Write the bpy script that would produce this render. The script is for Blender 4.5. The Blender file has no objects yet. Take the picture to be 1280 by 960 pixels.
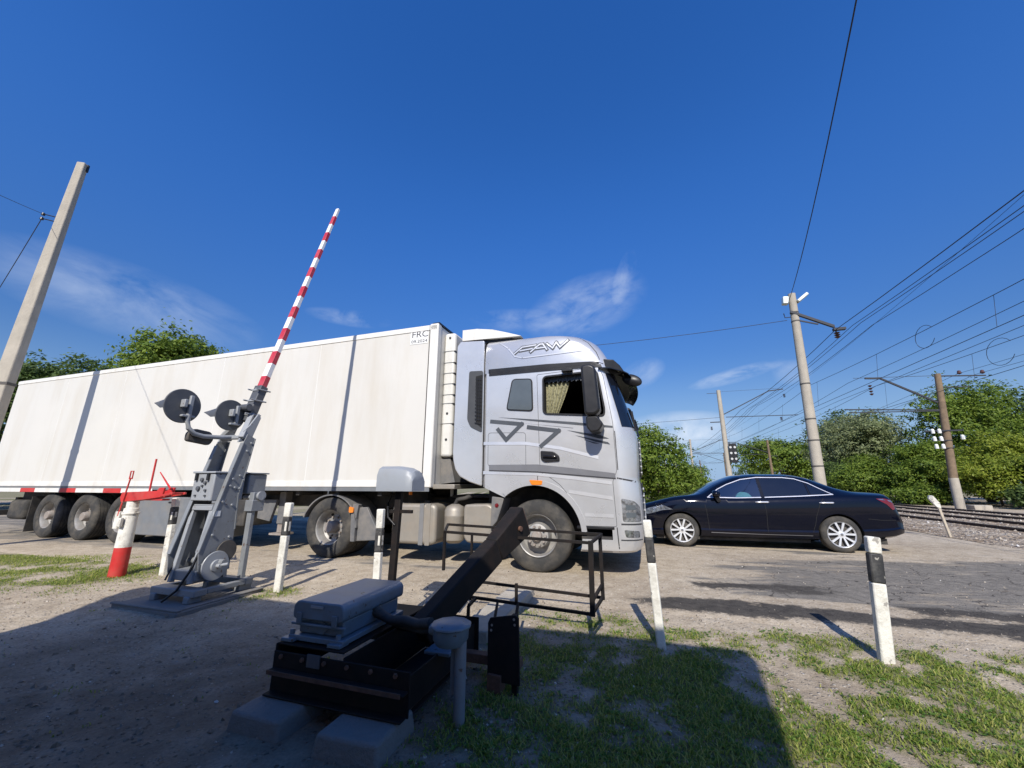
import bpy, bmesh, math, random
import numpy as np
from mathutils import Vector, Matrix, noise
from mathutils.bvhtree import BVHTree

random.seed(7)
rng = np.random.default_rng(7)
scene = bpy.context.scene
COL = scene.collection
R = math.radians

# ------------------------------------------------------------------ camera, sky, sun, exposure
CAM_H = 1.25
cam_d = bpy.data.cameras.new("camera")
cam = bpy.data.objects.new("camera", cam_d)
COL.objects.link(cam)
cam.location = (0, 0, CAM_H)
cam.rotation_euler = (R(90) + math.atan(125 / 490), 0, 0)
cam_d.sensor_width = 36.0
cam_d.lens = 36.0 * 490 / 1280
cam_d.clip_start = 0.05
cam_d.clip_end = 3000
scene.camera = cam

SUN_EL, SUN_AZ_SHADOW = 40.0, 7.5      # shadows fall away from the camera and a little to the right
sd = Vector((math.sin(R(SUN_AZ_SHADOW)) * math.cos(R(SUN_EL)), math.cos(R(SUN_AZ_SHADOW)) * math.cos(R(SUN_EL)), -math.sin(R(SUN_EL))))
sun_d = bpy.data.lights.new("sun", 'SUN')
sun_d.energy = 5.0
sun_d.angle = R(0.5)
sun_d.color = (1.0, 0.95, 0.87)
sun = bpy.data.objects.new("sun", sun_d)
COL.objects.link(sun)
sun.rotation_euler = sd.to_track_quat('-Z', 'Y').to_euler()
sun.location = (-4, -14, 20)

world = bpy.data.worlds.new("World")
scene.world = world
world.use_nodes = True
wn, wl = world.node_tree.nodes, world.node_tree.links
wn.clear()
w_out = wn.new('ShaderNodeOutputWorld')
w_bg = wn.new('ShaderNodeBackground')
w_bg.inputs['Strength'].default_value = 0.118
sky = wn.new('ShaderNodeTexSky')
sky.sky_type = 'NISHITA'
sky.sun_disc = False
sky.sun_elevation = R(SUN_EL)
sky.sun_rotation = R(180 + SUN_AZ_SHADOW)
sky.altitude = 200
sky.air_density = 1.0
sky.dust_density = 0.35
sky.ozone_density = 2.2
w_hsv = wn.new('ShaderNodeHueSaturation')
w_hsv.inputs['Saturation'].default_value = 1.36
w_hsv.inputs['Hue'].default_value = 0.5145
w_hsv.inputs['Value'].default_value = 1.46
wl.new(sky.outputs[0], w_hsv.inputs['Color'])
tc = wn.new('ShaderNodeTexCoord')
sep = wn.new('ShaderNodeSeparateXYZ')
wl.new(tc.outputs['Generated'], sep.inputs[0])


def wmath(op, a, b=None, clamp=False):
    n = wn.new('ShaderNodeMath')
    n.operation = op
    n.use_clamp = clamp
    for i, v in enumerate((a, b)):
        if v is None:
            continue
        if isinstance(v, (int, float)):
            n.inputs[i].default_value = v
        else:
            wl.new(v, n.inputs[i])
    return n.outputs[0]


w_az = wmath('ARCTAN2', sep.outputs[0], sep.outputs[1])
w_el = wmath('ARCSINE', sep.outputs[2])


def cirrus(az, el, ra, re, tilt, amount, scale, stretch, seed, lo, hi):
    """a wisp of cirrus: an elliptic area of the sky filled with stretched noise"""
    a = wmath('SUBTRACT', w_az, R(az))
    e = wmath('SUBTRACT', w_el, R(el))
    ct, st = math.cos(R(tilt)), math.sin(R(tilt))
    u = wmath('ADD', wmath('MULTIPLY', a, ct), wmath('MULTIPLY', e, st))
    v = wmath('SUBTRACT', wmath('MULTIPLY', e, ct), wmath('MULTIPLY', a, st))
    uu = wmath('DIVIDE', u, R(ra))
    vv = wmath('DIVIDE', v, R(re))
    rr = wmath('ADD', wmath('MULTIPLY', uu, uu), wmath('MULTIPLY', vv, vv))
    mask = wmath('SUBTRACT', 1.0, rr, clamp=True)
    cmb = wn.new('ShaderNodeCombineXYZ')
    wl.new(wmath('MULTIPLY', u, scale), cmb.inputs[0])
    wl.new(wmath('MULTIPLY', v, scale * stretch), cmb.inputs[1])
    cmb.inputs[2].default_value = seed
    nz = wn.new('ShaderNodeTexNoise')
    nz.inputs['Scale'].default_value = 1.0
    nz.inputs['Detail'].default_value = 7.0
    nz.inputs['Roughness'].default_value = 0.6
    nz.inputs['Distortion'].default_value = 0.35
    wl.new(cmb.outputs[0], nz.inputs['Vector'])
    mr = wn.new('ShaderNodeMapRange')
    mr.inputs['From Min'].default_value = lo
    mr.inputs['From Max'].default_value = hi
    mr.inputs['To Max'].default_value = amount
    wl.new(nz.outputs['Fac'], mr.inputs['Value'])
    return wmath('MULTIPLY', mr.outputs[0], mask)


wisps = [
    cirrus(11.5, 25.0, 10.0, 4.5, 14, 0.5, 9, 2.4, 3.1, 0.36, 0.8),
    cirrus(17.6, 28.3, 1.5, 4.0, -24, 0.5, 12, 0.6, 5.3, 0.35, 0.75),
    cirrus(1.0, 23.5, 8.0, 1.8, 0, 0.32, 8, 2.2, 8.2, 0.38, 0.75),
    cirrus(-46.0, 18.5, 13.0, 4.0, -6, 0.5, 6, 2.0, 1.7, 0.33, 0.8),
    cirrus(-24.0, 22.0, 6.0, 1.2, 0, 0.35, 11, 2.2, 4.7, 0.4, 0.75),
    cirrus(30.5, 13.5, 6.0, 1.0, 10, 0.7, 9, 2.5, 6.4, 0.35, 0.7),
    cirrus(36.5, 13.0, 2.2, 1.6, 0, 0.45, 11, 1.3, 2.9, 0.36, 0.72),
    cirrus(23.0, 6.5, 9.0, 3.2, 0, 0.85, 7, 1.6, 9.6, 0.3, 0.6),
    cirrus(19.0, 15.0, 3.5, 2.0, 20, 0.4, 10, 1.6, 12.4, 0.36, 0.72),
]
tot = wisps[0]
for wsp in wisps[1:]:
    tot = wmath('ADD', tot, wsp)
tot = wmath('MINIMUM', tot, 0.9)
w_mix = wn.new('ShaderNodeMix')
w_mix.data_type = 'RGBA'
wl.new(tot, w_mix.inputs['Factor'])
# clear dry air: the band near the horizon stays blue instead of washing out to white
w_mr = wn.new('ShaderNodeMapRange')
w_mr.interpolation_type = 'SMOOTHSTEP'
w_mr.inputs['From Min'].default_value = R(-2)
w_mr.inputs['From Max'].default_value = R(42)
w_mr.inputs['To Min'].default_value = 0.40
w_mr.inputs['To Max'].default_value = 1.0
wl.new(w_el, w_mr.inputs['Value'])
w_dim = wn.new('ShaderNodeMix')
w_dim.data_type = 'RGBA'
w_dim.blend_type = 'MULTIPLY'
w_dim.inputs['Factor'].default_value = 1.0
wl.new(w_hsv.outputs[0], w_dim.inputs['A'])
wl.new(w_mr.outputs[0], w_dim.inputs['B'])
w_hz = wn.new('ShaderNodeMapRange')
w_hz.interpolation_type = 'SMOOTHSTEP'
w_hz.inputs['From Min'].default_value = R(-1)
w_hz.inputs['From Max'].default_value = R(17)
w_hz.inputs['To Min'].default_value = 0.9
w_hz.inputs['To Max'].default_value = 0.0
wl.new(w_el, w_hz.inputs['Value'])
w_low = wn.new('ShaderNodeMix')
w_low.data_type = 'RGBA'
wl.new(w_hz.outputs[0], w_low.inputs['Factor'])
wl.new(w_dim.outputs['Result'], w_low.inputs['A'])
w_low.inputs['B'].default_value = (2.2, 3.5, 5.7, 1)
wl.new(w_low.outputs['Result'], w_mix.inputs['A'])
w_mix.inputs['B'].default_value = (5.6, 6.3, 7.4, 1)
wl.new(w_mix.outputs['Result'], w_bg.inputs['Color'])
wl.new(w_bg.outputs[0], w_out.inputs['Surface'])

scene.render.engine = 'CYCLES'
scene.view_settings.view_transform = 'Standard'
scene.view_settings.look = 'None'
scene.view_settings.exposure = 0.2
scene.view_settings.gamma = 1.0
scene.view_settings.use_curve_mapping = False
scene.cycles.max_bounces = 6
scene.cycles.transparent_max_bounces = 8
scene.cycles.caustics_reflective = False
scene.cycles.caustics_refractive = False


# ------------------------------------------------------------------ materials
def new_mat(name):
    m = bpy.data.materials.new(name)
    m.use_nodes = True
    return m, m.node_tree.nodes, m.node_tree.links, m.node_tree.nodes['Principled BSDF']


def nd(nodes, kind, **kw):
    n = nodes.new(kind)
    for k, v in kw.items():
        if k in n.inputs:
            n.inputs[k].default_value = v
        else:
            setattr(n, k, v)
    return n


def ramp(nodes, stops):
    r = nodes.new('ShaderNodeValToRGB')
    el = r.color_ramp.elements
    while len(el) < len(stops):
        el.new(0.5)
    for e, (p, c) in zip(el, stops):
        e.position = p
        e.color = (*c, 1) if len(c) == 3 else c
    return r


def surf(name, col, rough=0.6, chips=None, chip_lo=0.66, chip_scale=22.0,
          metal=0.0, var=0.12, scale=6.0, dirt=None, dirt_amt=0.4, dirt_scale=2.0, bump=0.0, bump_scale=40.0,
         coat=0.0, spec=0.5, flakes=0.0, streak=False):
    """painted / plain surface with tonal variation, patchy dirt and fine bump"""
    m, n, l, b = new_mat(name)
    tc = n.new('ShaderNodeTexCoord')
    n1 = nd(n, 'ShaderNodeTexNoise', Scale=scale, Detail=6.0, Roughness=0.6)
    l.new(tc.outputs['Object'], n1.inputs['Vector'])
    lo = tuple(max(0, c * (1 - var)) for c in col)
    hi = tuple(min(1, c * (1 + var)) for c in col)
    r1 = ramp(n, [(0.3, lo), (0.7, hi)])
    l.new(n1.outputs['Fac'], r1.inputs['Fac'])
    out = r1.outputs['Color']
    if dirt:
        n2 = nd(n, 'ShaderNodeTexNoise', Scale=dirt_scale, Detail=9.0, Roughness=0.68)
        if streak:
            mp = n.new('ShaderNodeMapping')
            mp.inputs['Scale'].default_value = (1.0, 1.0, 0.16)
            l.new(tc.outputs['Object'], mp.inputs['Vector'])
            l.new(mp.outputs[0], n2.inputs['Vector'])
        else:
            l.new(tc.outputs['Object'], n2.inputs['Vector'])
        r2 = ramp(n, [(0.45, (0, 0, 0)), (0.75, (dirt_amt,) * 3)])
        l.new(n2.outputs['Fac'], r2.inputs['Fac'])
        mx = n.new('ShaderNodeMix')
        mx.data_type = 'RGBA'
        l.new(r2.outputs['Color'], mx.inputs['Factor'])
        l.new(out, mx.inputs['A'])
        mx.inputs['B'].default_value = (*dirt, 1)
        out = mx.outputs['Result']
    if chips:
        n4 = nd(n, 'ShaderNodeTexNoise', Scale=chip_scale, Detail=5.0, Roughness=0.55)
        l.new(tc.outputs['Object'], n4.inputs['Vector'])
        r4 = ramp(n, [(chip_lo, (0, 0, 0)), (chip_lo + 0.025, (0.9, 0.9, 0.9))])
        l.new(n4.outputs['Fac'], r4.inputs['Fac'])
        mx4 = n.new('ShaderNodeMix')
        mx4.data_type = 'RGBA'
        l.new(r4.outputs['Color'], mx4.inputs['Factor'])
        l.new(out, mx4.inputs['A'])
        mx4.inputs['B'].default_value = (*chips, 1)
        out = mx4.outputs['Result']
    l.new(out, b.inputs['Base Color'])
    rr = nd(n, 'ShaderNodeMapRange')
    rr.inputs['To Min'].default_value = max(0.02, rough - 0.08)
    rr.inputs['To Max'].default_value = min(1, rough + 0.1)
    l.new(n1.outputs['Fac'], rr.inputs['Value'])
    l.new(rr.outputs[0], b.inputs['Roughness'])
    b.inputs['Metallic'].default_value = metal
    b.inputs['Specular IOR Level'].default_value = spec
    b.inputs['Coat Weight'].default_value = coat
    b.inputs['Coat Roughness'].default_value = 0.04
    if bump:
        n3 = nd(n, 'ShaderNodeTexNoise', Scale=bump_scale, Detail=5.0, Roughness=0.65)
        l.new(tc.outputs['Object'], n3.inputs['Vector'])
        bp = n.new('ShaderNodeBump')
        bp.inputs['Strength'].default_value = bump
        bp.inputs['Distance'].default_value = 0.02
        l.new(n3.outputs['Fac'], bp.inputs['Height'])
        l.new(bp.outputs[0], b.inputs['Normal'])
    return m


DUST = (0.36, 0.29, 0.21)
M = {}
M['trailer'] = surf('trailer_white', (0.59, 0.57, 0.52), 0.42, var=0.03, scale=0.8, dirt=(0.46, 0.40, 0.30), dirt_amt=0.5, dirt_scale=1.5, streak=True)
M['white'] = surf('white_paint', (0.68, 0.665, 0.62), 0.45, var=0.05, dirt=(0.45, 0.4, 0.32), dirt_amt=0.5, dirt_scale=3, streak=True)
M['reefer'] = surf('reefer_white', (0.64, 0.63, 0.59), 0.45, var=0.04, dirt=(0.4, 0.35, 0.28), dirt_amt=0.4, dirt_scale=3, streak=True)
M['silver'] = surf('silver_paint', (0.60, 0.598, 0.595), 0.28, metal=0.5, var=0.03, scale=2.0, dirt=(0.36, 0.33, 0.28), dirt_amt=0.22, dirt_scale=1.6, coat=0.55)
M['silver_dark'] = surf('silver_dark_trim', (0.20, 0.20, 0.215), 0.35, metal=0.4, var=0.05, coat=0.3)
M['decal'] = surf('grey_decal', (0.06, 0.066, 0.075), 0.4, var=0.1)
M['black_trim'] = surf('black_plastic', (0.012, 0.012, 0.0135), 0.38, var=0.2, spec=0.4, dirt=(0.12, 0.1, 0.08), dirt_amt=0.07, dirt_scale=4)
M['vent_grey'] = surf('vent_dark_grey', (0.05, 0.052, 0.055), 0.5, var=0.1)
M['black_gloss'] = surf('black_gloss', (0.01, 0.01, 0.012), 0.12, var=0.1)
M['seam'] = surf('panel_gap', (0.03, 0.03, 0.033), 0.7, var=0.1)
M['inside'] = surf('dark_interior', (0.012, 0.012, 0.012), 0.9, var=0.2)
M['rubber'] = surf('tyre_rubber', (0.032, 0.031, 0.029), 0.85, var=0.2, scale=9, dirt=(0.17, 0.145, 0.11), dirt_amt=0.55, dirt_scale=3.5, bump=0.25, bump_scale=60)
M['rim_steel'] = surf('rim_steel', (0.34, 0.33, 0.31), 0.5, metal=0.35, var=0.15, dirt=(0.16, 0.12, 0.09), dirt_amt=0.7, dirt_scale=7)
M['hub'] = surf('hub_dusty', (0.28, 0.25, 0.22), 0.65, metal=0.1, var=0.2, dirt=(0.2, 0.12, 0.08), dirt_amt=0.7, dirt_scale=14)
M['rim_dark'] = surf('rim_dark', (0.07, 0.065, 0.06), 0.7, var=0.2, dirt=(0.16, 0.13, 0.1), dirt_amt=0.5, dirt_scale=9)
M['alloy'] = surf('alloy', (0.74, 0.75, 0.76), 0.32, metal=0.45, var=0.04)
M['chassis'] = surf('chassis_dark', (0.035, 0.033, 0.031), 0.8, var=0.3, dirt=(0.14, 0.12, 0.09), dirt_amt=0.6, dirt_scale=3)
M['mudguard'] = surf('mudguard_grey', (0.13, 0.13, 0.13), 0.65, var=0.15, dirt=(0.26, 0.22, 0.17), dirt_amt=0.55, dirt_scale=3)
M['toolbox'] = surf('toolbox_grey', (0.15, 0.16, 0.17), 0.6, var=0.1, dirt=(0.25, 0.21, 0.16), dirt_amt=0.5, dirt_scale=2.2)
M['tank'] = surf('fuel_tank_alu', (0.29, 0.265, 0.225), 0.5, metal=0.3, var=0.08, dirt=(0.33, 0.27, 0.2), dirt_amt=0.7, dirt_scale=2.5)
M['tank_strap'] = surf('tank_strap', (0.17, 0.17, 0.17), 0.6, var=0.1)
M['red'] = surf('red_paint', (0.50, 0.025, 0.022), 0.45, chips=(0.32, 0.24, 0.2), chip_lo=0.68, var=0.14, dirt=(0.3, 0.12, 0.09), dirt_amt=0.5, dirt_scale=5)
M['band_red'] = surf('boom_red', (0.46, 0.03, 0.045), 0.4, var=0.1, dirt=(0.4, 0.16, 0.16), dirt_amt=0.4, dirt_scale=6)
M['band_white'] = surf('boom_white', (0.76, 0.75, 0.74), 0.4, var=0.05, dirt=(0.5, 0.46, 0.42), dirt_amt=0.4, dirt_scale=6)
M['post_white'] = surf('post_whitewash', (0.68, 0.66, 0.585), 0.75, chips=(0.27, 0.25, 0.22), chip_lo=0.63, chip_scale=15.0, var=0.08, dirt=(0.30, 0.27, 0.215), dirt_amt=0.85, dirt_scale=7, bump=0.3, bump_scale=50)
M['post_black'] = surf('post_black', (0.02, 0.02, 0.021), 0.6, chips=(0.34, 0.32, 0.28), chip_lo=0.64, chip_scale=18.0, var=0.3, dirt=(0.2, 0.19, 0.17), dirt_amt=0.6, dirt_scale=7)
M['grey_paint'] = surf('grey_machine_paint', (0.205, 0.217, 0.228), 0.45, chips=(0.10, 0.055, 0.035), var=0.07, dirt=(0.13, 0.12, 0.11), dirt_amt=0.45, dirt_scale=5, bump=0.08, bump_scale=30)
M['grey_light'] = surf('grey_light_paint', (0.29, 0.305, 0.32), 0.42, chips=(0.12, 0.07, 0.045), var=0.06, dirt=(0.2, 0.18, 0.16), dirt_amt=0.4, dirt_scale=6)
M['grey_disc'] = surf('lamp_disc_grey', (0.075, 0.08, 0.09), 0.55, var=0.08, dirt=(0.18, 0.17, 0.15), dirt_amt=0.35, dirt_scale=7)
M['blue_grey'] = surf('drive_blue_grey', (0.13, 0.175, 0.215), 0.42, chips=(0.07, 0.045, 0.03), var=0.1, dirt=(0.12, 0.1, 0.08), dirt_amt=0.5, dirt_scale=7)
M['hood_grey'] = surf('hood_grey', (0.27, 0.29, 0.315), 0.45, var=0.06, dirt=(0.18, 0.17, 0.15), dirt_amt=0.4, dirt_scale=6)
M['black_steel'] = surf('black_bitumen_steel', (0.010, 0.0085, 0.008), 0.7, spec=0.25, var=0.3, dirt=(0.06, 0.032, 0.02), dirt_amt=0.3, dirt_scale=8)
M['rust'] = surf('rusty_steel', (0.13, 0.065, 0.04), 0.85, var=0.3, scale=18, dirt=(0.05, 0.03, 0.025), dirt_amt=0.7, dirt_scale=8, bump=0.3)
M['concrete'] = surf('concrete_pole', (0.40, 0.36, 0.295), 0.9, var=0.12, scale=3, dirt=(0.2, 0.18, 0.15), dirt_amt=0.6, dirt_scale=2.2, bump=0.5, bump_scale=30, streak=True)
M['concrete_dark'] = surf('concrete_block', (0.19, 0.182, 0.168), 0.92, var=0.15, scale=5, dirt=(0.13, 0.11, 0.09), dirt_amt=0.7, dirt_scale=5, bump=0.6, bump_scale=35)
M['old_pole'] = surf('weathered_brown_pole', (0.19, 0.135, 0.085), 0.9, var=0.25, scale=5, dirt=(0.07, 0.05, 0.04), dirt_amt=0.6, dirt_scale=4, streak=True)
M['wire'] = surf('wire_dark', (0.02, 0.022, 0.03), 0.6, var=0.1)
M['lamp_alu'] = surf('lamp_alu', (0.62, 0.66, 0.62), 0.4, metal=0.3, var=0.05)
M['insulator'] = surf('insulator_white', (0.52, 0.52, 0.50), 0.25, var=0.05)
M['insulator_brown'] = surf('insulator_brown', (0.08, 0.035, 0.025), 0.3, var=0.1)
M['amber'] = surf('amber_lens', (0.75, 0.21, 0.02), 0.22, var=0.1, coat=0.5)
M['red_lens'] = surf('red_lens', (0.13, 0.008, 0.01), 0.15, var=0.1, coat=0.6)
M['lamp_clear'] = surf('lamp_clear', (0.34, 0.36, 0.38), 0.10, metal=0.75, var=0.7, scale=22, coat=0.9)
M['chrome'] = surf('chrome', (0.78, 0.78, 0.79), 0.22, metal=0.5, var=0.02)
M['car_paint'] = surf('car_midnight_blue', (0.002, 0.0028, 0.008), 0.06, var=0.08, coat=0.3, spec=0.3)
M['glass_dark'] = surf('glass_tinted', (0.006, 0.008, 0.014), 0.05, var=0.05, spec=0.7, coat=0.4)
M['glass_grey'] = surf('glass_grey', (0.09, 0.105, 0.115), 0.1, var=0.08, spec=0.6)
M['curtain'] = surf('curtain_yellow', (0.34, 0.32, 0.19), 0.9, var=0.12, scale=20, chips=(0.16, 0.15, 0.09), chip_lo=0.52, chip_scale=34.0, bump=0.3)
M['turquoise'] = surf('turquoise_cloth', (0.22, 0.55, 0.58), 0.8, var=0.1)
M['seat'] = surf('seat_fabric', (0.035, 0.037, 0.042), 0.85, var=0.2)
M['timber'] = surf('sleeper_timber', (0.10, 0.075, 0.055), 0.9, var=0.3, scale=8, dirt=(0.2, 0.17, 0.14), dirt_amt=0.4, dirt_scale=4)
M['timber_pale'] = surf('pale_timber', (0.46, 0.40, 0.31), 0.85, var=0.15, dirt=(0.2, 0.16, 0.12), dirt_amt=0.4, dirt_scale=5)
M['rail'] = surf('rail_rust', (0.07, 0.042, 0.03), 0.75, var=0.2, dirt=(0.15, 0.08, 0.05), dirt_amt=0.4, dirt_scale=6)
M['rail_top'] = surf('rail_polished', (0.45, 0.44, 0.43), 0.25, metal=0.9, var=0.05)
M['brick'] = surf('booth_wall', (0.36, 0.25, 0.19), 0.9, var=0.15, bump=0.3)
M['roof'] = surf('booth_roof', (0.08, 0.08, 0.085), 0.9, var=0.2)
M['bark'] = surf('bark', (0.10, 0.075, 0.055), 0.95, var=0.3, scale=10, bump=0.6)
M['dark_label'] = surf('placard_ink', (0.06, 0.06, 0.07), 0.6, var=0.1)
M['placard'] = surf('placard_plate', (0.72, 0.72, 0.69), 0.5, var=0.03)
M['stripe_grey'] = surf('lower_stripe_grey', (0.21, 0.21, 0.22), 0.38, metal=0.4, var=0.04, coat=0.3)


def glass_clear():
    m, n, l, b = new_mat('glass_clear')
    n.remove(b)
    tr = nd(n, 'ShaderNodeBsdfTransparent', Color=(0.62, 0.70, 0.72, 1))
    gl = nd(n, 'ShaderNodeBsdfGlossy', Roughness=0.03)
    fr = nd(n, 'ShaderNodeFresnel', IOR=1.55)
    ad = nd(n, 'ShaderNodeMath', operation='ADD')
    ad.inputs[1].default_value = 0.2
    mx = n.new('ShaderNodeMixShader')
    l.new(fr.outputs[0], ad.inputs[0])
    l.new(ad.outputs[0], mx.inputs[0])
    l.new(tr.outputs[0], mx.inputs[1])
    l.new(gl.outputs[0], mx.inputs[2])
    l.new(mx.outputs[0], n['Material Output'].inputs['Surface'])
    return m


M['glass_clear'] = glass_clear()


def leaf_mat(name, dark, mid, light, trans=0.35):
    m, n, l, b = new_mat(name)
    geo = n.new('ShaderNodeNewGeometry')
    nz = nd(n, 'ShaderNodeTexNoise', Scale=0.55, Detail=3.0)
    tc = n.new('ShaderNodeTexCoord')
    l.new(tc.outputs['Object'], nz.inputs['Vector'])
    mx0 = nd(n, 'ShaderNodeMath', operation='MULTIPLY_ADD')
    mx0.inputs[1].default_value = 0.6
    l.new(geo.outputs['Random Per Island'], mx0.inputs[0])
    ml = nd(n, 'ShaderNodeMath', operation='MULTIPLY')
    ml.inputs[1].default_value = 0.5
    l.new(nz.outputs['Fac'], ml.inputs[0])
    l.new(ml.outputs[0], mx0.inputs[2])
    r = ramp(n, [(0.12, dark), (0.45, mid), (0.8, light)])
    l.new(mx0.outputs[0], r.inputs['Fac'])
    l.new(r.outputs['Color'], b.inputs['Base Color'])
    b.inputs['Roughness'].default_value = 0.55
    b.inputs['Specular IOR Level'].default_value = 0.3
    tl = n.new('ShaderNodeBsdfTranslucent')
    l.new(r.outputs['Color'], tl.inputs['Color'])
    mx = n.new('ShaderNodeMixShader')
    mx.inputs[0].default_value = trans
    l.new(b.outputs[0], mx.inputs[1])
    l.new(tl.outputs[0], mx.inputs[2])
    l.new(mx.outputs[0], n['Material Output'].inputs['Surface'])
    return m


M['leaf'] = leaf_mat('leaf_green', (0.055, 0.10, 0.014), (0.125, 0.195, 0.026), (0.225, 0.295, 0.042), 0.45)
M['leaf_dark'] = leaf_mat('leaf_dark', (0.04, 0.07, 0.02), (0.08, 0.13, 0.034), (0.135, 0.19, 0.05), 0.4)
M['leaf_willow'] = leaf_mat('leaf_willow', (0.12, 0.16, 0.06), (0.23, 0.27, 0.12), (0.33, 0.365, 0.185), 0.45)
M['leaf_yellow'] = leaf_mat('leaf_yellow', (0.09, 0.135, 0.014), (0.19, 0.25, 0.024), (0.30, 0.335, 0.045), 0.45)
M['grass'] = leaf_mat('grass_blade', (0.09, 0.15, 0.018), (0.21, 0.29, 0.04), (0.44, 0.43, 0.13), 0.45)
M['weed'] = leaf_mat('weed_leaf', (0.06, 0.13, 0.022), (0.105, 0.20, 0.035), (0.17, 0.28, 0.06), 0.4)


# ------------------------------------------------------------------ object helpers
def tag(o, label=None, cat=None, group=None, kind=None):
    if label:
        o['label'] = label
    if cat:
        o['category'] = cat
    if group:
        o['group'] = group
    if kind:
        o['kind'] = kind
    return o


def thing(name, label, cat, loc=(0, 0, 0), rotz=0.0, group=None):
    o = bpy.data.objects.new(name, None)
    o.empty_display_size = 0.3
    COL.objects.link(o)
    o.location = loc
    o.rotation_euler = (0, 0, rotz)
    return tag(o, label, cat, group)


def copy_thing(root, loc=None, rotz=None, label=None):
    r = root.copy()
    COL.objects.link(r)
    if loc is not None:
        r.location = loc
    if rotz is not None:
        r.rotation_euler = (0, 0, rotz)
    if label:
        r['label'] = label
    for ch in list(root.children):
        c = ch.copy()
        COL.objects.link(c)
        c.parent = r
        for g in list(ch.children):
            d = g.copy()
            COL.objects.link(d)
            d.parent = c
    return r


def copy_part(p, loc=None, scale=None):
    c = p.copy()
    COL.objects.link(c)
    c.parent = p.parent
    if loc is not None:
        c.location = loc
    if scale is not None:
        c.scale = scale
    for g in list(p.children):
        d = g.copy()
        COL.objects.link(d)
        d.parent = c
    return c


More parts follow.
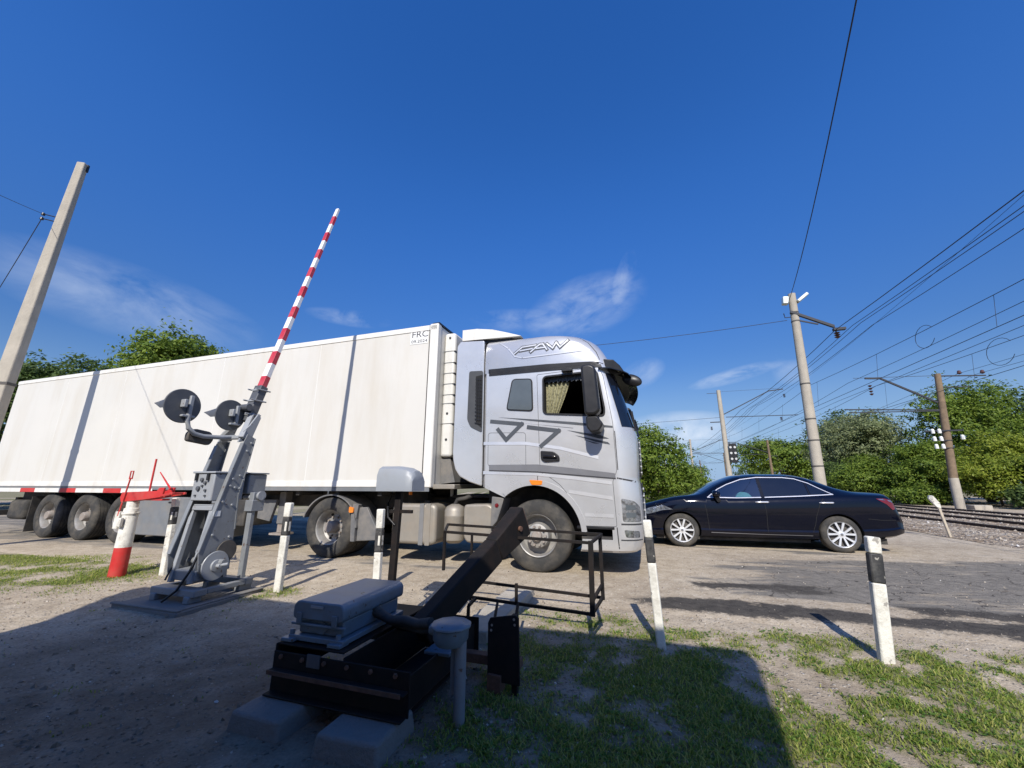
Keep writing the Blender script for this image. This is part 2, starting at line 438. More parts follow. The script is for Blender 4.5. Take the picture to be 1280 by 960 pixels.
class MB:
    """collects shapes into one mesh"""

    def __init__(s):
        s.v, s.f = [], []

    def add(s, v, f):
        n = len(s.v)
        s.v += [tuple(p) for p in v]
        s.f += [tuple(i + n for i in q) for q in f]
        return s

    def box(s, c, d, rz=0.0, mat=None):
        x, y, z = d[0] / 2, d[1] / 2, d[2] / 2
        v = [Vector((a, b, e)) for e in (-z, z) for b in (-y, y) for a in (-x, x)]
        m = mat if mat is not None else Matrix.Rotation(rz, 3, 'Z')
        v = [m @ p + Vector(c) for p in v]
        return s.add(v, [(0, 2, 3, 1), (4, 5, 7, 6), (0, 1, 5, 4), (2, 6, 7, 3), (0, 4, 6, 2), (1, 3, 7, 5)])

    def bounds(s, x0, x1, y0, y1, z0, z1):
        return s.box(((x0 + x1) / 2, (y0 + y1) / 2, (z0 + z1) / 2), (abs(x1 - x0), abs(y1 - y0), abs(z1 - z0)))

    def bar(s, p, q, w, h=None, up=(0, 0, 1), w2=None, h2=None):
        p, q = Vector(p), Vector(q)
        h = w if h is None else h
        w2 = w if w2 is None else w2
        h2 = h if h2 is None else h2
        d = (q - p).normalized()
        up = Vector(up)
        if abs(d.dot(up)) > 0.98:
            up = Vector((0, 1, 0))
        sx = d.cross(up).normalized()
        sy = sx.cross(d).normalized()
        v = []
        for c, a, b in ((p, w, h), (q, w2, h2)):
            for i, j in ((-1, -1), (1, -1), (1, 1), (-1, 1)):
                v.append(c + sx * (i * a / 2) + sy * (j * b / 2))
        return s.add(v, [(0, 3, 2, 1), (4, 5, 6, 7), (0, 1, 5, 4), (1, 2, 6, 5), (2, 3, 7, 6), (3, 0, 4, 7)])

    def tube(s, pts, r, n=10, cap=True):
        pts = [Vector(p) for p in pts]
        rs = r if isinstance(r, (list, tuple)) else [r] * len(pts)
        rings = []
        ref = Vector((0, 0, 1))
        for i, p in enumerate(pts):
            d = (pts[min(i + 1, len(pts) - 1)] - pts[max(i - 1, 0)]).normalized()
            if abs(d.dot(ref)) > 0.95:
                ref = Vector((1, 0, 0)) if abs(d.x) < 0.9 else Vector((0, 1, 0))
            a = d.cross(ref).normalized()
            b = a.cross(d).normalized()
            rings.append([p + (a * math.cos(2 * math.pi * k / n) + b * math.sin(2 * math.pi * k / n)) * rs[i] for k in range(n)])
        return s.loft(rings, cap=cap)

    def loft(s, rings, cap=True, closed=True):
        n = len(rings[0])
        v = [p for r in rings for p in r]
        f = []
        for i in range(len(rings) - 1):
            for k in range(n if closed else n - 1):
                k2 = (k + 1) % n
                f.append((i * n + k, i * n + k2, (i + 1) * n + k2, (i + 1) * n + k))
        if cap and closed:
            f.append(tuple(range(n - 1, -1, -1)))
            f.append(tuple((len(rings) - 1) * n + k for k in range(n)))
        return s.add(v, f)

    def lathe(s, prof, c=(0, 0, 0), axis='y', n=32):
        """prof: (radius, height along the axis)"""
        rings = []
        for r, h in prof:
            ring = []
            for k in range(n):
                a = 2 * math.pi * k / n
                x, y = r * math.cos(a), r * math.sin(a)
                p = {'y': (x, h, y), 'z': (x, y, h), 'x': (h, x, y)}[axis]
                ring.append(Vector(p) + Vector(c))
            rings.append(ring)
        return s.loft(rings, cap=False)

    def prism(s, poly, a, b, axis='y'):
        """2-D polygon extruded along an axis from a to b; poly is (x,z) for y, (y,z) for x, (x,y) for z"""
        def mk(p, t):
            return {'y': (p[0], t, p[1]), 'x': (t, p[0], p[1]), 'z': (p[0], p[1], t)}[axis]
        n = len(poly)
        v = [mk(p, a) for p in poly] + [mk(p, b) for p in poly]
        f = [tuple(range(n)), tuple(range(2 * n - 1, n - 1, -1))]
        f += [(i, i + n, (i + 1) % n + n, (i + 1) % n) for i in range(n)]
        return s.add(v, f)

    def build(s, name, mat, parent=None, smooth=None, bevel=0.0, loc=None, segs=2):
        me = bpy.data.meshes.new(name)
        me.from_pydata(s.v, [], s.f)
        bm = bmesh.new()
        bm.from_mesh(me)
        bmesh.ops.recalc_face_normals(bm, faces=bm.faces)
        bm.to_mesh(me)
        bm.free()
        me.materials.append(mat)
        o = bpy.data.objects.new(name, me)
        COL.objects.link(o)
        if parent:
            o.parent = parent
        if loc is not None:
            o.location = loc
        if smooth is not None:
            me.shade_smooth()
            me.set_sharp_from_angle(angle=R(smooth))
        if bevel:
            md = o.modifiers.new('edge', 'BEVEL')
            md.width = bevel
            md.segments = segs
            md.limit_method = 'ANGLE'
            md.angle_limit = R(40)
            if smooth is None:
                me.shade_smooth()
                me.set_sharp_from_angle(angle=R(35))
        return o


def fillet(poly, r, n=4):
    """rounds the corners of a 2-D polygon"""
    out = []
    k = len(poly)
    for i in range(k):
        p0, p, p1 = Vector(poly[i - 1]), Vector(poly[i]), Vector(poly[(i + 1) % k])
        a, b = (p0 - p), (p1 - p)
        rr = min(r, a.length * 0.45, b.length * 0.45)
        q0, q1 = p + a.normalized() * rr, p + b.normalized() * rr
        for t in range(n + 1):
            u = t / n
            out.append(tuple(q0 * (1 - u) ** 2 + p * 2 * u * (1 - u) + q1 * u * u))
    return out


def stroke(pts, w):
    """2-D polyline with width -> list of quads (polygons)"""
    out = []
    for (x0, z0), (x1, z1) in zip(pts[:-1], pts[1:]):
        dx, dz = x1 - x0, z1 - z0
        L = math.hypot(dx, dz)
        nx, nz = -dz / L * w / 2, dx / L * w / 2
        ex, ez = dx / L * w / 2, dz / L * w / 2
        out.append([(x0 - ex + nx, z0 - ez + nz), (x0 - ex - nx, z0 - ez - nz), (x1 + ex - nx, z1 + ez - nz), (x1 + ex + nx, z1 + ez + nz)])
    return out


def boolean_cut(o, cutter_mb, mat):
    """cuts a solid out of o for good; the new faces get mat"""
    c = cutter_mb.build('cutter', mat, o.parent)
    md = o.modifiers.new('cut', 'BOOLEAN')
    md.operation = 'DIFFERENCE'
    md.solver = 'EXACT'
    md.object = c
    md.material_mode = 'TRANSFER'
    bpy.context.view_layer.update()
    dg = bpy.context.evaluated_depsgraph_get()
    me = bpy.data.meshes.new_from_object(o.evaluated_get(dg))
    o.modifiers.remove(md)
    old = o.data
    o.data = me
    me.name = o.name
    bpy.data.meshes.remove(old)
    bpy.data.objects.remove(c)
    return o


def bvh_of(o):
    bm = bmesh.new()
    bm.from_mesh(o.data)
    t = BVHTree.FromBMesh(bm)
    bm.free()
    return t


def draped(polys, bvh, side, off=0.004, step=0.06, mb=None, far=5.0):
    """2-D polygons (x,z) laid on a body's side (side=-1: seen from -y) as a thin sheet that follows its curve"""
    mb = mb or MB()
    for poly in polys:
        bm = bmesh.new()
        vs = [bm.verts.new((p[0], 0, p[1])) for p in poly]
        bm.faces.new(vs)
        xs = [p[0] for p in poly]
        zs = [p[1] for p in poly]
        for lo, hi, no in ((min(xs), max(xs), (1, 0, 0)), (min(zs), max(zs), (0, 0, 1))):
            k = int((hi - lo) / step)
            for i in range(1, k + 1):
                t = lo + (hi - lo) * i / (k + 1)
                bmesh.ops.bisect_plane(bm, geom=bm.verts[:] + bm.edges[:] + bm.faces[:], plane_co=Vector(no) * t, plane_no=no, dist=1e-5)
        bm.verts.index_update()
        vv, last = [], None
        for v in bm.verts:
            hit = bvh.ray_cast(Vector((v.co.x, side * far, v.co.z)), Vector((0, -side, 0)))
            if hit[0] is not None:
                last = hit[0].y + side * off
                vv.append((v.co.x, last, v.co.z))
            else:
                vv.append((v.co.x, None, v.co.z))
        good = [p for p in vv if p[1] is not None]
        if good:
            vv = [p if p[1] is not None else (p[0], min(good, key=lambda g: (g[0] - p[0]) ** 2 + (g[2] - p[2]) ** 2)[1], p[2]) for p in vv]
            mb.add(vv, [tuple(v.index for v in f.verts) for f in bm.faces])
        bm.free()
    return mb


def frame(origin, yaw):
    a = R(yaw)
    ox, oy = origin

    def w(x, y, z=0.0):
        return Vector((ox + x * math.cos(a) - y * math.sin(a), oy + x * math.sin(a) + y * math.cos(a), z))
    return w
# ------------------------------------------------------------------ frames of the place
TR_O, TR_YAW = (0.7476, 7.3031), -18.1          # truck: x along the road, y away from the camera
TW = frame(TR_O, TR_YAW)
GW = frame((0, 0), -17.55)                       # railway: L across the tracks, s along them


def to_local(x, y, o, yaw):
    a = R(yaw)
    dx, dy = x - o[0], y - o[1]
    return dx * math.cos(a) + dy * math.sin(a), -dx * math.sin(a) + dy * math.cos(a)


def sstep(a, b, x):
    t = min(1, max(0, (x - a) / (b - a)))
    return t * t * (3 - 2 * t)


def fbm(x, y, sc, seed=0.0, oct=4):
    v, a, t = 0.0, 1.0, 0.0
    for i in range(oct):
        v += a * noise.noise(Vector((x * sc + seed, y * sc - seed * 1.7, seed * 0.37)))
        t += a
        a *= 0.55
        sc *= 2.1
    return v / t


ROAD_NEAR, ROAD_FAR = -2.55, 4.3


def grass_cover(x, y):
    """0..1: how much grass grows at a point"""
    rx, ry = to_local(x, y, TR_O, TR_YAW)
    edge = 0.35 * fbm(x, y, 0.9, 3.3)
    n = fbm(x, y, 1.3, 11.0, 6)
    n2 = fbm(x, y, 4.5, 5.0, 5)
    c = 0.0
    # verge to the right of the lower drive
    if rx > -0.6:
        side = sstep(-0.15, 0.9, rx + 0.5 * fbm(x, y, 0.8, 9.1)) * sstep(-2.55, -3.05, ry + edge)
        c = max(c, side * sstep(-0.20, 0.36, 0.8 * n + 0.9 * n2 + 0.05 * sstep(0.5, 2.5, rx) + 0.10 * sstep(2.2, 3.6, rx) + 0.22 * sstep(0.1, 0.5, rx) * sstep(2.4, 1.6, rx) * sstep(-3.2, -3.7, ry)))
    # strip at the left beyond the dirt
    if rx < -4.2:
        side = sstep(-4.6, -5.8, rx) * sstep(-4.5 - 0.05 * (-5 - rx), -3.7, ry + 0.6 * edge) * sstep(-1.7, -2.3, ry + edge)
        c = max(c, side * sstep(-0.35, 0.2, n + 0.4 * n2))
    # tufts round the feet of the barrier and posts
    for (px, py, r, a) in ((-2.75, 5.15, 0.35, 0.8), (-3.0, 5.05, 0.4, 0.75), (1.0, 3.62, 0.55, 0.9), (1.5, 3.6, 0.5, 0.85), (0.35, 3.75, 0.2, 0.8), (-5.2, 6.1, 0.7, 0.6), (2.7, 3.4, 0.5, 0.6)):
        d = math.hypot(x - px, y - py)
        if d < r:
            c = max(c, a * sstep(r, r * 0.35, d) * sstep(-0.35, 0.15, n2))
    # thin weeds in the dirt
    c = max(c, 0.30 * sstep(0.18, 0.5, n2 + 0.4 * n) * sstep(-2.6, -3.2, ry))
    if y > 12 and rx < 7:
        c = max(c, sstep(-0.2, 0.1, n) * sstep(5.2, 7.5, ry))
    if rx > 12.5:
        c = max(c, 0.0)
    return min(1.0, c)


def ground_z(x, y):
    rx, ry = to_local(x, y, TR_O, TR_YAW)
    k = sstep(ROAD_NEAR + 0.1, ROAD_NEAR - 0.7, ry) * (1 - sstep(9, 14, math.hypot(x, y)))
    if k <= 0:
        return 0.0
    return k * (0.028 * fbm(x, y, 0.7, 2.0) + 0.020 * fbm(x, y, 2.6, 4.0) + 0.010 * fbm(x, y, 9.0, 6.0, 3) - 0.006)


def axis(stops):
    out = []
    for a, b, st in stops:
        out += list(np.arange(a, b, st))
    out.append(stops[-1][1])
    return out


gx = axis([(-900, -100, 100), (-100, -20, 10), (-20, -8, 1.0), (-8, 6, 0.06), (6, 14, 0.4), (14, 40, 4), (40, 100, 12), (100, 900, 100)])
gy = axis([(-100, -10, 15), (-10, 0.5, 1.5), (0.5, 8, 0.06), (8, 14, 0.5), (14, 40, 4), (40, 120, 16), (120, 1800, 140)])
nx, ny = len(gx), len(gy)
gv, gg = [], []
for yy in gy:
    for xx in gx:
        gv.append((xx, yy, ground_z(xx, yy)))
        gg.append(grass_cover(xx, yy) if (abs(xx) < 45 and 0 < yy < 60) else (0.7 if abs(xx) > 45 or yy >= 60 else 0.2))
gf = [(j * nx + i, j * nx + i + 1, (j + 1) * nx + i + 1, (j + 1) * nx + i) for j in range(ny - 1) for i in range(nx - 1)]
gme = bpy.data.meshes.new('ground')
gme.from_pydata(gv, [], gf)
gme.shade_smooth()
at = gme.attributes.new('grass_cover', 'FLOAT', 'POINT')
at.data.foreach_set('value', np.array(gg, dtype=np.float32))


shade_tint = []  # soil colour painted darker to deepen the shade round the drive
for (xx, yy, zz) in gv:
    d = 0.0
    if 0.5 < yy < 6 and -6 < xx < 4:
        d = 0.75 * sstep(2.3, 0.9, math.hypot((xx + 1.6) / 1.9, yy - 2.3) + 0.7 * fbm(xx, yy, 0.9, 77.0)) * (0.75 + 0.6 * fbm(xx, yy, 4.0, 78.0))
    shade_tint.append(max(0.0, d))
at = gme.attributes.new('painted_shade', 'FLOAT', 'POINT')
at.data.foreach_set('value', np.array(shade_tint, dtype=np.float32))


def soil_nodes(n, l):
    """trodden dirt with grit: returns colour socket and height socket"""
    geo = n.new('ShaderNodeNewGeometry')
    big = nd(n, 'ShaderNodeTexNoise', Scale=0.55, Detail=8.0, Roughness=0.62)
    mid = nd(n, 'ShaderNodeTexNoise', Scale=5.0, Detail=8.0, Roughness=0.7)
    fine = nd(n, 'ShaderNodeTexNoise', Scale=55.0, Detail=4.0, Roughness=0.7)
    vor = nd(n, 'ShaderNodeTexVoronoi', Scale=42.0)
    vor2 = nd(n, 'ShaderNodeTexVoronoi', Scale=110.0)
    for t in (big, mid, fine, vor, vor2):
        l.new(geo.outputs['Position'], t.inputs['Vector'])
    r1 = ramp(n, [(0.28, (0.20, 0.155, 0.108)), (0.5, (0.42, 0.355, 0.268)), (0.72, (0.60, 0.53, 0.425))])
    ad = nd(n, 'ShaderNodeMath', operation='MULTIPLY_ADD')
    l.new(mid.outputs['Fac'], ad.inputs[0])
    ad.inputs[1].default_value = 0.55
    sc = nd(n, 'ShaderNodeMath', operation='MULTIPLY')
    l.new(big.outputs['Fac'], sc.inputs[0])
    sc.inputs[1].default_value = 0.45
    l.new(sc.outputs[0], ad.inputs[2])
    l.new(ad.outputs[0], r1.inputs['Fac'])
    # grit: some voronoi cells are pale or dark stones
    sp = n.new('ShaderNodeSeparateColor')
    l.new(vor.outputs['Color'], sp.inputs[0])
    st = ramp(n, [(0.0, (0.16, 0.135, 0.11)), (0.45, (0.38, 0.33, 0.26)), (0.9, (0.60, 0.56, 0.49))])
    l.new(sp.outputs[1], st.inputs['Fac'])
    gate = ramp(n, [(0.70, (0, 0, 0)), (0.76, (1, 1, 1))])
    l.new(sp.outputs[0], gate.inputs['Fac'])
    near = ramp(n, [(0.25, (1, 1, 1)), (0.5, (0, 0, 0))])
    l.new(vor.outputs['Distance'], near.inputs['Fac'])
    g2 = nd(n, 'ShaderNodeMath', operation='MULTIPLY')
    l.new(gate.outputs['Color'], g2.inputs[0])
    l.new(near.outputs['Color'], g2.inputs[1])
    mx = n.new('ShaderNodeMix')
    mx.data_type = 'RGBA'
    l.new(g2.outputs[0], mx.inputs['Factor'])
    l.new(r1.outputs['Color'], mx.inputs['A'])
    l.new(st.outputs['Color'], mx.inputs['B'])
    # fine grain
    mx2 = n.new('ShaderNodeMix')
    mx2.data_type = 'RGBA'
    mx2.blend_type = 'MULTIPLY'
    fr = ramp(n, [(0.3, (0.62, 0.60, 0.57)), (0.7, (1.15, 1.14, 1.12))])
    l.new(fine.outputs['Fac'], fr.inputs['Fac'])
    mx2.inputs['Factor'].default_value = 0.8
    l.new(mx.outputs['Result'], mx2.inputs['A'])
    l.new(fr.outputs['Color'], mx2.inputs['B'])
    h = nd(n, 'ShaderNodeMath', operation='MULTIPLY_ADD')
    l.new(mid.outputs['Fac'], h.inputs[0])
    h.inputs[1].default_value = 0.9
    h2 = nd(n, 'ShaderNodeMath', operation='MULTIPLY_ADD')
    l.new(fine.outputs['Fac'], h2.inputs[0])
    h2.inputs[1].default_value = 0.25
    h3 = nd(n, 'ShaderNodeMath', operation='MULTIPLY')
    l.new(g2.outputs[0], h3.inputs[0])
    h3.inputs[1].default_value = 0.35
    l.new(h3.outputs[0], h2.inputs[2])
    l.new(h2.outputs[0], h.inputs[2])
    return mx2.outputs['Result'], h.outputs[0], geo


def attr(n, name):
    a = n.new('ShaderNodeAttribute')
    a.attribute_name = name
    return a.outputs['Fac']


def mixc(n, l, fac, a, b):
    mx = n.new('ShaderNodeMix')
    mx.data_type = 'RGBA'
    for s, v in (('Factor', fac), ('A', a), ('B', b)):
        if isinstance(v, tuple):
            mx.inputs[s].default_value = (*v, 1)
        elif isinstance(v, (int, float)):
            mx.inputs[s].default_value = v
        else:
            l.new(v, mx.inputs[s])
    return mx.outputs['Result']


def ground_mat():
    m, n, l, b = new_mat('ground_soil')
    col, h, geo = soil_nodes(n, l)
    gc = attr(n, 'grass_cover')
    gn = nd(n, 'ShaderNodeTexNoise', Scale=16.0, Detail=5.0, Roughness=0.7)
    l.new(geo.outputs['Position'], gn.inputs['Vector'])
    gr = ramp(n, [(0.3, (0.06, 0.07, 0.022)), (0.55, (0.125, 0.135, 0.045)), (0.8, (0.24, 0.21, 0.10))])
    l.new(gn.outputs['Fac'], gr.inputs['Fac'])
    k = nd(n, 'ShaderNodeMath', operation='MULTIPLY_ADD', use_clamp=True)
    l.new(gc, k.inputs[0])
    k.inputs[1].default_value = 1.1
    j = nd(n, 'ShaderNodeMath', operation='MULTIPLY_ADD')
    l.new(gn.outputs['Fac'], j.inputs[0])
    j.inputs[1].default_value = 0.9
    j.inputs[2].default_value = -0.62
    l.new(j.outputs[0], k.inputs[2])
    # only where grass stands at all
    k2 = nd(n, 'ShaderNodeMath', operation='MULTIPLY', use_clamp=True)
    l.new(k.outputs[0], k2.inputs[0])
    gs = nd(n, 'ShaderNodeMath', operation='MULTIPLY', use_clamp=True)
    l.new(gc, gs.inputs[0])
    gs.inputs[1].default_value = 4.0
    l.new(gs.outputs[0], k2.inputs[1])
    shade_col = mixc(n, l, attr(n, 'painted_shade'), col, (0.085, 0.058, 0.038))  # dark brown mixed into the soil as painted shade
    out = mixc(n, l, k2.outputs[0], shade_col, gr.outputs['Color'])
    l.new(out, b.inputs['Base Color'])
    b.inputs['Roughness'].default_value = 0.95
    b.inputs['Specular IOR Level'].default_value = 0.15
    bp = nd(n, 'ShaderNodeBump', Strength=0.9, Distance=0.03)
    l.new(h, bp.inputs['Height'])
    l.new(bp.outputs[0], b.inputs['Normal'])
    return m


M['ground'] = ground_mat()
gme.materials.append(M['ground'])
ground = bpy.data.objects.new('ground', gme)
COL.objects.link(ground)
tag(ground, 'sheet of trodden brown dirt with grit and thin grass', 'ground', kind='structure')

# ------------------------------------------------------------------ road: worn asphalt under dust, ragged edges
rxs = axis([(-60, -30, 3), (-30, -14, 0.5), (-14, 9, 0.09), (9, 20, 0.4), (20, 40, 4)])
rys = axis([(ROAD_NEAR - 0.35, 3.2, 0.09), (3.2, ROAD_FAR, 0.3)])


def asphalt_cover(x, y):
    """bare asphalt shows: long streaks where tyres wear the dust away"""
    st = fbm(x * 0.28, y * 1.7, 1.0, 21.0, 5)
    s2 = fbm(x * 0.9, y * 3.0, 1.0, 31.0, 4)
    a = 0.0
    # patch to the right, in front of the car
    near = -1.75 - 0.05 * (x - 2) + 0.25 * st
    a = max(a, sstep(1.6, 3.4, x + 1.8 * st) * sstep(near, near + 0.3, y + 0.3 * s2) * sstep(1.5, 0.3, y + 1.0 * st + 0.25 * (3 - x)) * (0.80 + 0.8 * st))
    a = max(a, sstep(3.8, 5.2, x + st) * sstep(2.4, 1.0, y + 1.2 * st) * sstep(-1.9, -1.3, y + 0.5 * st) * 0.85)
    # grey surface far left under the trailer
    a = max(a, sstep(-4.5, -8.5, x + 2.0 * st) * sstep(-2.2, -1.3, y + 0.5 * st) * 0.62)
    # wheel tracks through the middle
    a = max(a, 0.55 * sstep(0.0, 0.32, st + 0.3 * s2) * sstep(-2.0, -1.2, y))
    a *= 0.72 + 0.55 * sstep(-0.25, 0.25, s2 + 0.5 * fbm(x * 0.5, y * 6.0, 1.0, 81.0, 4))
    return min(1, max(0, a))


def tar_cover(x, y):
    """crumbled dark edge of the pavement, and dark repairs"""
    st = fbm(x * 0.5, y * 2.0, 1.0, 41.0, 5)
    mid = -2.20 + 0.12 * fbm(x, 0.0, 0.9, 51.0) + 0.02 * (x - 3)
    t = sstep(0.46, 0.02, abs(y - mid) + 0.30 * st + 0.16 * fbm(x, y, 4.0, 91.0, 3)) * sstep(1.0, 1.9, x + 0.4 * st) * sstep(5.9, 4.6, x + st)
    t = max(t, 0.8 * sstep(0.40, 0.02, abs(y + 1.25 - 0.10 * (x - 2)) + 0.25 * st) * sstep(1.7, 2.3, x) * sstep(4.1, 3.2, x + st))
    t = max(t, 0.8 * sstep(0.36, 0.02, abs(y + 1.75) + 0.25 * st) * sstep(3.6, 4.2, x))
    return min(1, max(0, t))


rv, ra, rt, rd = [], [], [], []
for j, yy in enumerate(rys):
    for xx in rxs:
        y2 = yy
        e = 0.0
        p = TW(xx, y2)
        dz = 0.006
        t = tar_cover(xx, y2)
        a = asphalt_cover(xx, y2)
        fade = sstep(ROAD_NEAR - 0.3, ROAD_NEAR + 0.15, y2 + 0.25 * fbm(xx, y2, 0.8, 61.0))
        f2 = sstep(ROAD_NEAR - 0.35, ROAD_NEAR + 0.1, y2)
        rv.append((p.x, p.y, ground_z(p.x, p.y) - 0.03 * (1 - f2) + (0.008 + 0.012 * t + 0.005 * fbm(xx, y2, 1.3, 71.0)) * f2))
        ra.append(a * fade)
        rt.append(t * fade)
rnx = len(rxs)
rf = [(j * rnx + i, j * rnx + i + 1, (j + 1) * rnx + i + 1, (j + 1) * rnx + i) for j in range(len(rys) - 1) for i in range(rnx - 1)]
rme = bpy.data.meshes.new('road')
rme.from_pydata(rv, [], rf)
rme.shade_smooth()
for nm, arr in (('asphalt_cover', ra), ('tar_cover', rt)):
    at = rme.attributes.new(nm, 'FLOAT', 'POINT')
    at.data.foreach_set('value', np.array(arr, dtype=np.float32))


def road_mat():
    m, n, l, b = new_mat('road_worn_asphalt')
    col, h, geo = soil_nodes(n, l)
    nz = nd(n, 'ShaderNodeTexNoise', Scale=9.0, Detail=7.0, Roughness=0.72)
    l.new(geo.outputs['Position'], nz.inputs['Vector'])
    gr = nd(n, 'ShaderNodeTexNoise', Scale=120.0, Detail=3.0, Roughness=0.7)
    l.new(geo.outputs['Position'], gr.inputs['Vector'])
    asp = ramp(n, [(0.3, (0.10, 0.092, 0.08)), (0.5, (0.175, 0.16, 0.137)), (0.75, (0.36, 0.32, 0.265))])
    mm = nd(n, 'ShaderNodeMath', operation='MULTIPLY_ADD')
    l.new(gr.outputs['Fac'], mm.inputs[0])
    mm.inputs[1].default_value = 0.45
    m2 = nd(n, 'ShaderNodeMath', operation='MULTIPLY')
    l.new(nz.outputs['Fac'], m2.inputs[0])
    m2.inputs[1].default_value = 0.55
    l.new(m2.outputs[0], mm.inputs[2])
    l.new(mm.outputs[0], asp.inputs['Fac'])

    mp = n.new('ShaderNodeMapping')
    mp.inputs['Rotation'].default_value = (0, 0, R(18.1))
    mp.inputs['Scale'].default_value = (0.55, 5.0, 1.0)
    l.new(geo.outputs['Position'], mp.inputs['Vector'])
    stn = nd(n, 'ShaderNodeTexNoise', Scale=1.6, Detail=8.0, Roughness=0.68)
    l.new(mp.outputs[0], stn.inputs['Vector'])
    nmix = nd(n, 'ShaderNodeMath', operation='MULTIPLY_ADD')
    l.new(stn.outputs['Fac'], nmix.inputs[0])
    nmix.inputs[1].default_value = 0.6
    nh = nd(n, 'ShaderNodeMath', operation='MULTIPLY')
    l.new(nz.outputs['Fac'], nh.inputs[0])
    nh.inputs[1].default_value = 0.4
    l.new(nh.outputs[0], nmix.inputs[2])

    rag = nd(n, 'ShaderNodeTexNoise', Scale=4.5, Detail=10.0, Roughness=0.78)
    l.new(geo.outputs['Position'], rag.inputs['Vector'])

    def ragged(name, lo, hi, src=None, amp=1.5):
        a = nd(n, 'ShaderNodeMath', operation='MULTIPLY_ADD')
        l.new(src or nmix.outputs[0], a.inputs[0])
        a.inputs[1].default_value = amp
        l.new(attr(n, name), a.inputs[2])
        mr = nd(n, 'ShaderNodeMapRange')
        mr.inputs['From Min'].default_value = lo
        mr.inputs['From Max'].default_value = hi
        l.new(a.outputs[0], mr.inputs['Value'])
        return mr.outputs[0]
    ck = nd(n, 'ShaderNodeTexVoronoi', Scale=1.7, feature='DISTANCE_TO_EDGE')
    wob = nd(n, 'ShaderNodeTexNoise', Scale=3.0, Detail=4.0)
    l.new(geo.outputs['Position'], wob.inputs['Vector'])
    wv = nd(n, 'ShaderNodeVectorMath', operation='MULTIPLY_ADD')
    l.new(wob.outputs['Color'], wv.inputs[0])
    wv.inputs[1].default_value = (0.5, 0.5, 0.5)
    l.new(geo.outputs['Position'], wv.inputs[2])
    l.new(wv.outputs[0], ck.inputs['Vector'])
    cr = ramp(n, [(0.004, (1, 1, 1)), (0.018, (0, 0, 0))])
    l.new(ck.outputs['Distance'], cr.inputs['Fac'])
    aspc = mixc(n, l, cr.outputs['Color'], asp.outputs['Color'], (0.05, 0.045, 0.04))
    c1 = mixc(n, l, ragged('asphalt_cover', 1.10, 1.40), col, aspc)
    tar = ramp(n, [(0.35, (0.028, 0.026, 0.025)), (0.7, (0.12, 0.108, 0.092))])
    l.new(mm.outputs[0], tar.inputs['Fac'])
    c2 = mixc(n, l, ragged('tar_cover', 1.46, 1.78, rag.outputs['Fac'], 2.3), c1, tar.outputs['Color'])
    l.new(c2, b.inputs['Base Color'])
    b.inputs['Roughness'].default_value = 0.95
    b.inputs['Specular IOR Level'].default_value = 0.08
    bp = nd(n, 'ShaderNodeBump', Strength=0.7, Distance=0.02)
    l.new(h, bp.inputs['Height'])
    l.new(bp.outputs[0], b.inputs['Normal'])
    return m


M['road'] = road_mat()
rme.materials.append(M['road'])
road = bpy.data.objects.new('road', rme)
COL.objects.link(road)
tag(road, 'dusty worn asphalt road with dark crumbled patches crossing the picture', 'road', kind='structure')

# ------------------------------------------------------------------ railway
RAIL_Z = 0.15
RAILS = (9.2, 10.72, 12.3, 13.82)


def ballast_mat():
    m, n, l, b = new_mat('ballast')
    geo = n.new('ShaderNodeNewGeometry')
    v = nd(n, 'ShaderNodeTexVoronoi', Scale=14.0)
    nz = nd(n, 'ShaderNodeTexNoise', Scale=1.2, Detail=6.0)
    for t in (v, nz):
        l.new(geo.outputs['Position'], t.inputs['Vector'])
    sp = n.new('ShaderNodeSeparateColor')
    l.new(v.outputs['Color'], sp.inputs[0])
    r = ramp(n, [(0.0, (0.16, 0.125, 0.09)), (0.5, (0.36, 0.30, 0.225)), (1.0, (0.55, 0.48, 0.38))])
    l.new(sp.outputs[0], r.inputs['Fac'])
    r2 = ramp(n, [(0.35, (0.66, 0.56, 0.46)), (0.65, (1, 1, 1))])
    l.new(nz.outputs['Fac'], r2.inputs['Fac'])
    mx = n.new('ShaderNodeMix')
    mx.data_type = 'RGBA'
    mx.blend_type = 'MULTIPLY'
    mx.inputs['Factor'].default_value = 1.0
    l.new(r.outputs['Color'], mx.inputs['A'])
    l.new(r2.outputs['Color'], mx.inputs['B'])
    l.new(mx.outputs['Result'], b.inputs['Base Color'])
    b.inputs['Roughness'].default_value = 0.95
    bp = nd(n, 'ShaderNodeBump', Strength=1.0, Distance=0.06)
    bp.invert = True
    l.new(v.outputs['Distance'], bp.inputs['Height'])
    l.new(bp.outputs[0], b.inputs['Normal'])
    return m


M['ballast'] = ballast_mat()
prof = [(7.0, 0.008), (7.9, 0.05), (8.5, 0.07), (11.4, 0.075), (14.6, 0.07), (15.4, 0.02), (16.6, -0.02)]
b_s = axis([(8.0, 40, 0.5), (40, 120, 8), (120, 420, 40)])
rings = []
for s_ in b_s:
    rings.append([GW(L + 0.25 * fbm(L, s_, 0.6, 3.0) * (1 if L < 7.5 else 0), s_, z + 0.02 * fbm(L, s_, 1.8, 7.0)) for L, z in prof])
bed = MB().loft(rings, cap=False, closed=False).build('ballast_bed', M['ballast'], smooth=60)
tag(bed, 'broken stone bed under the two railway tracks', 'ballast', kind='structure')

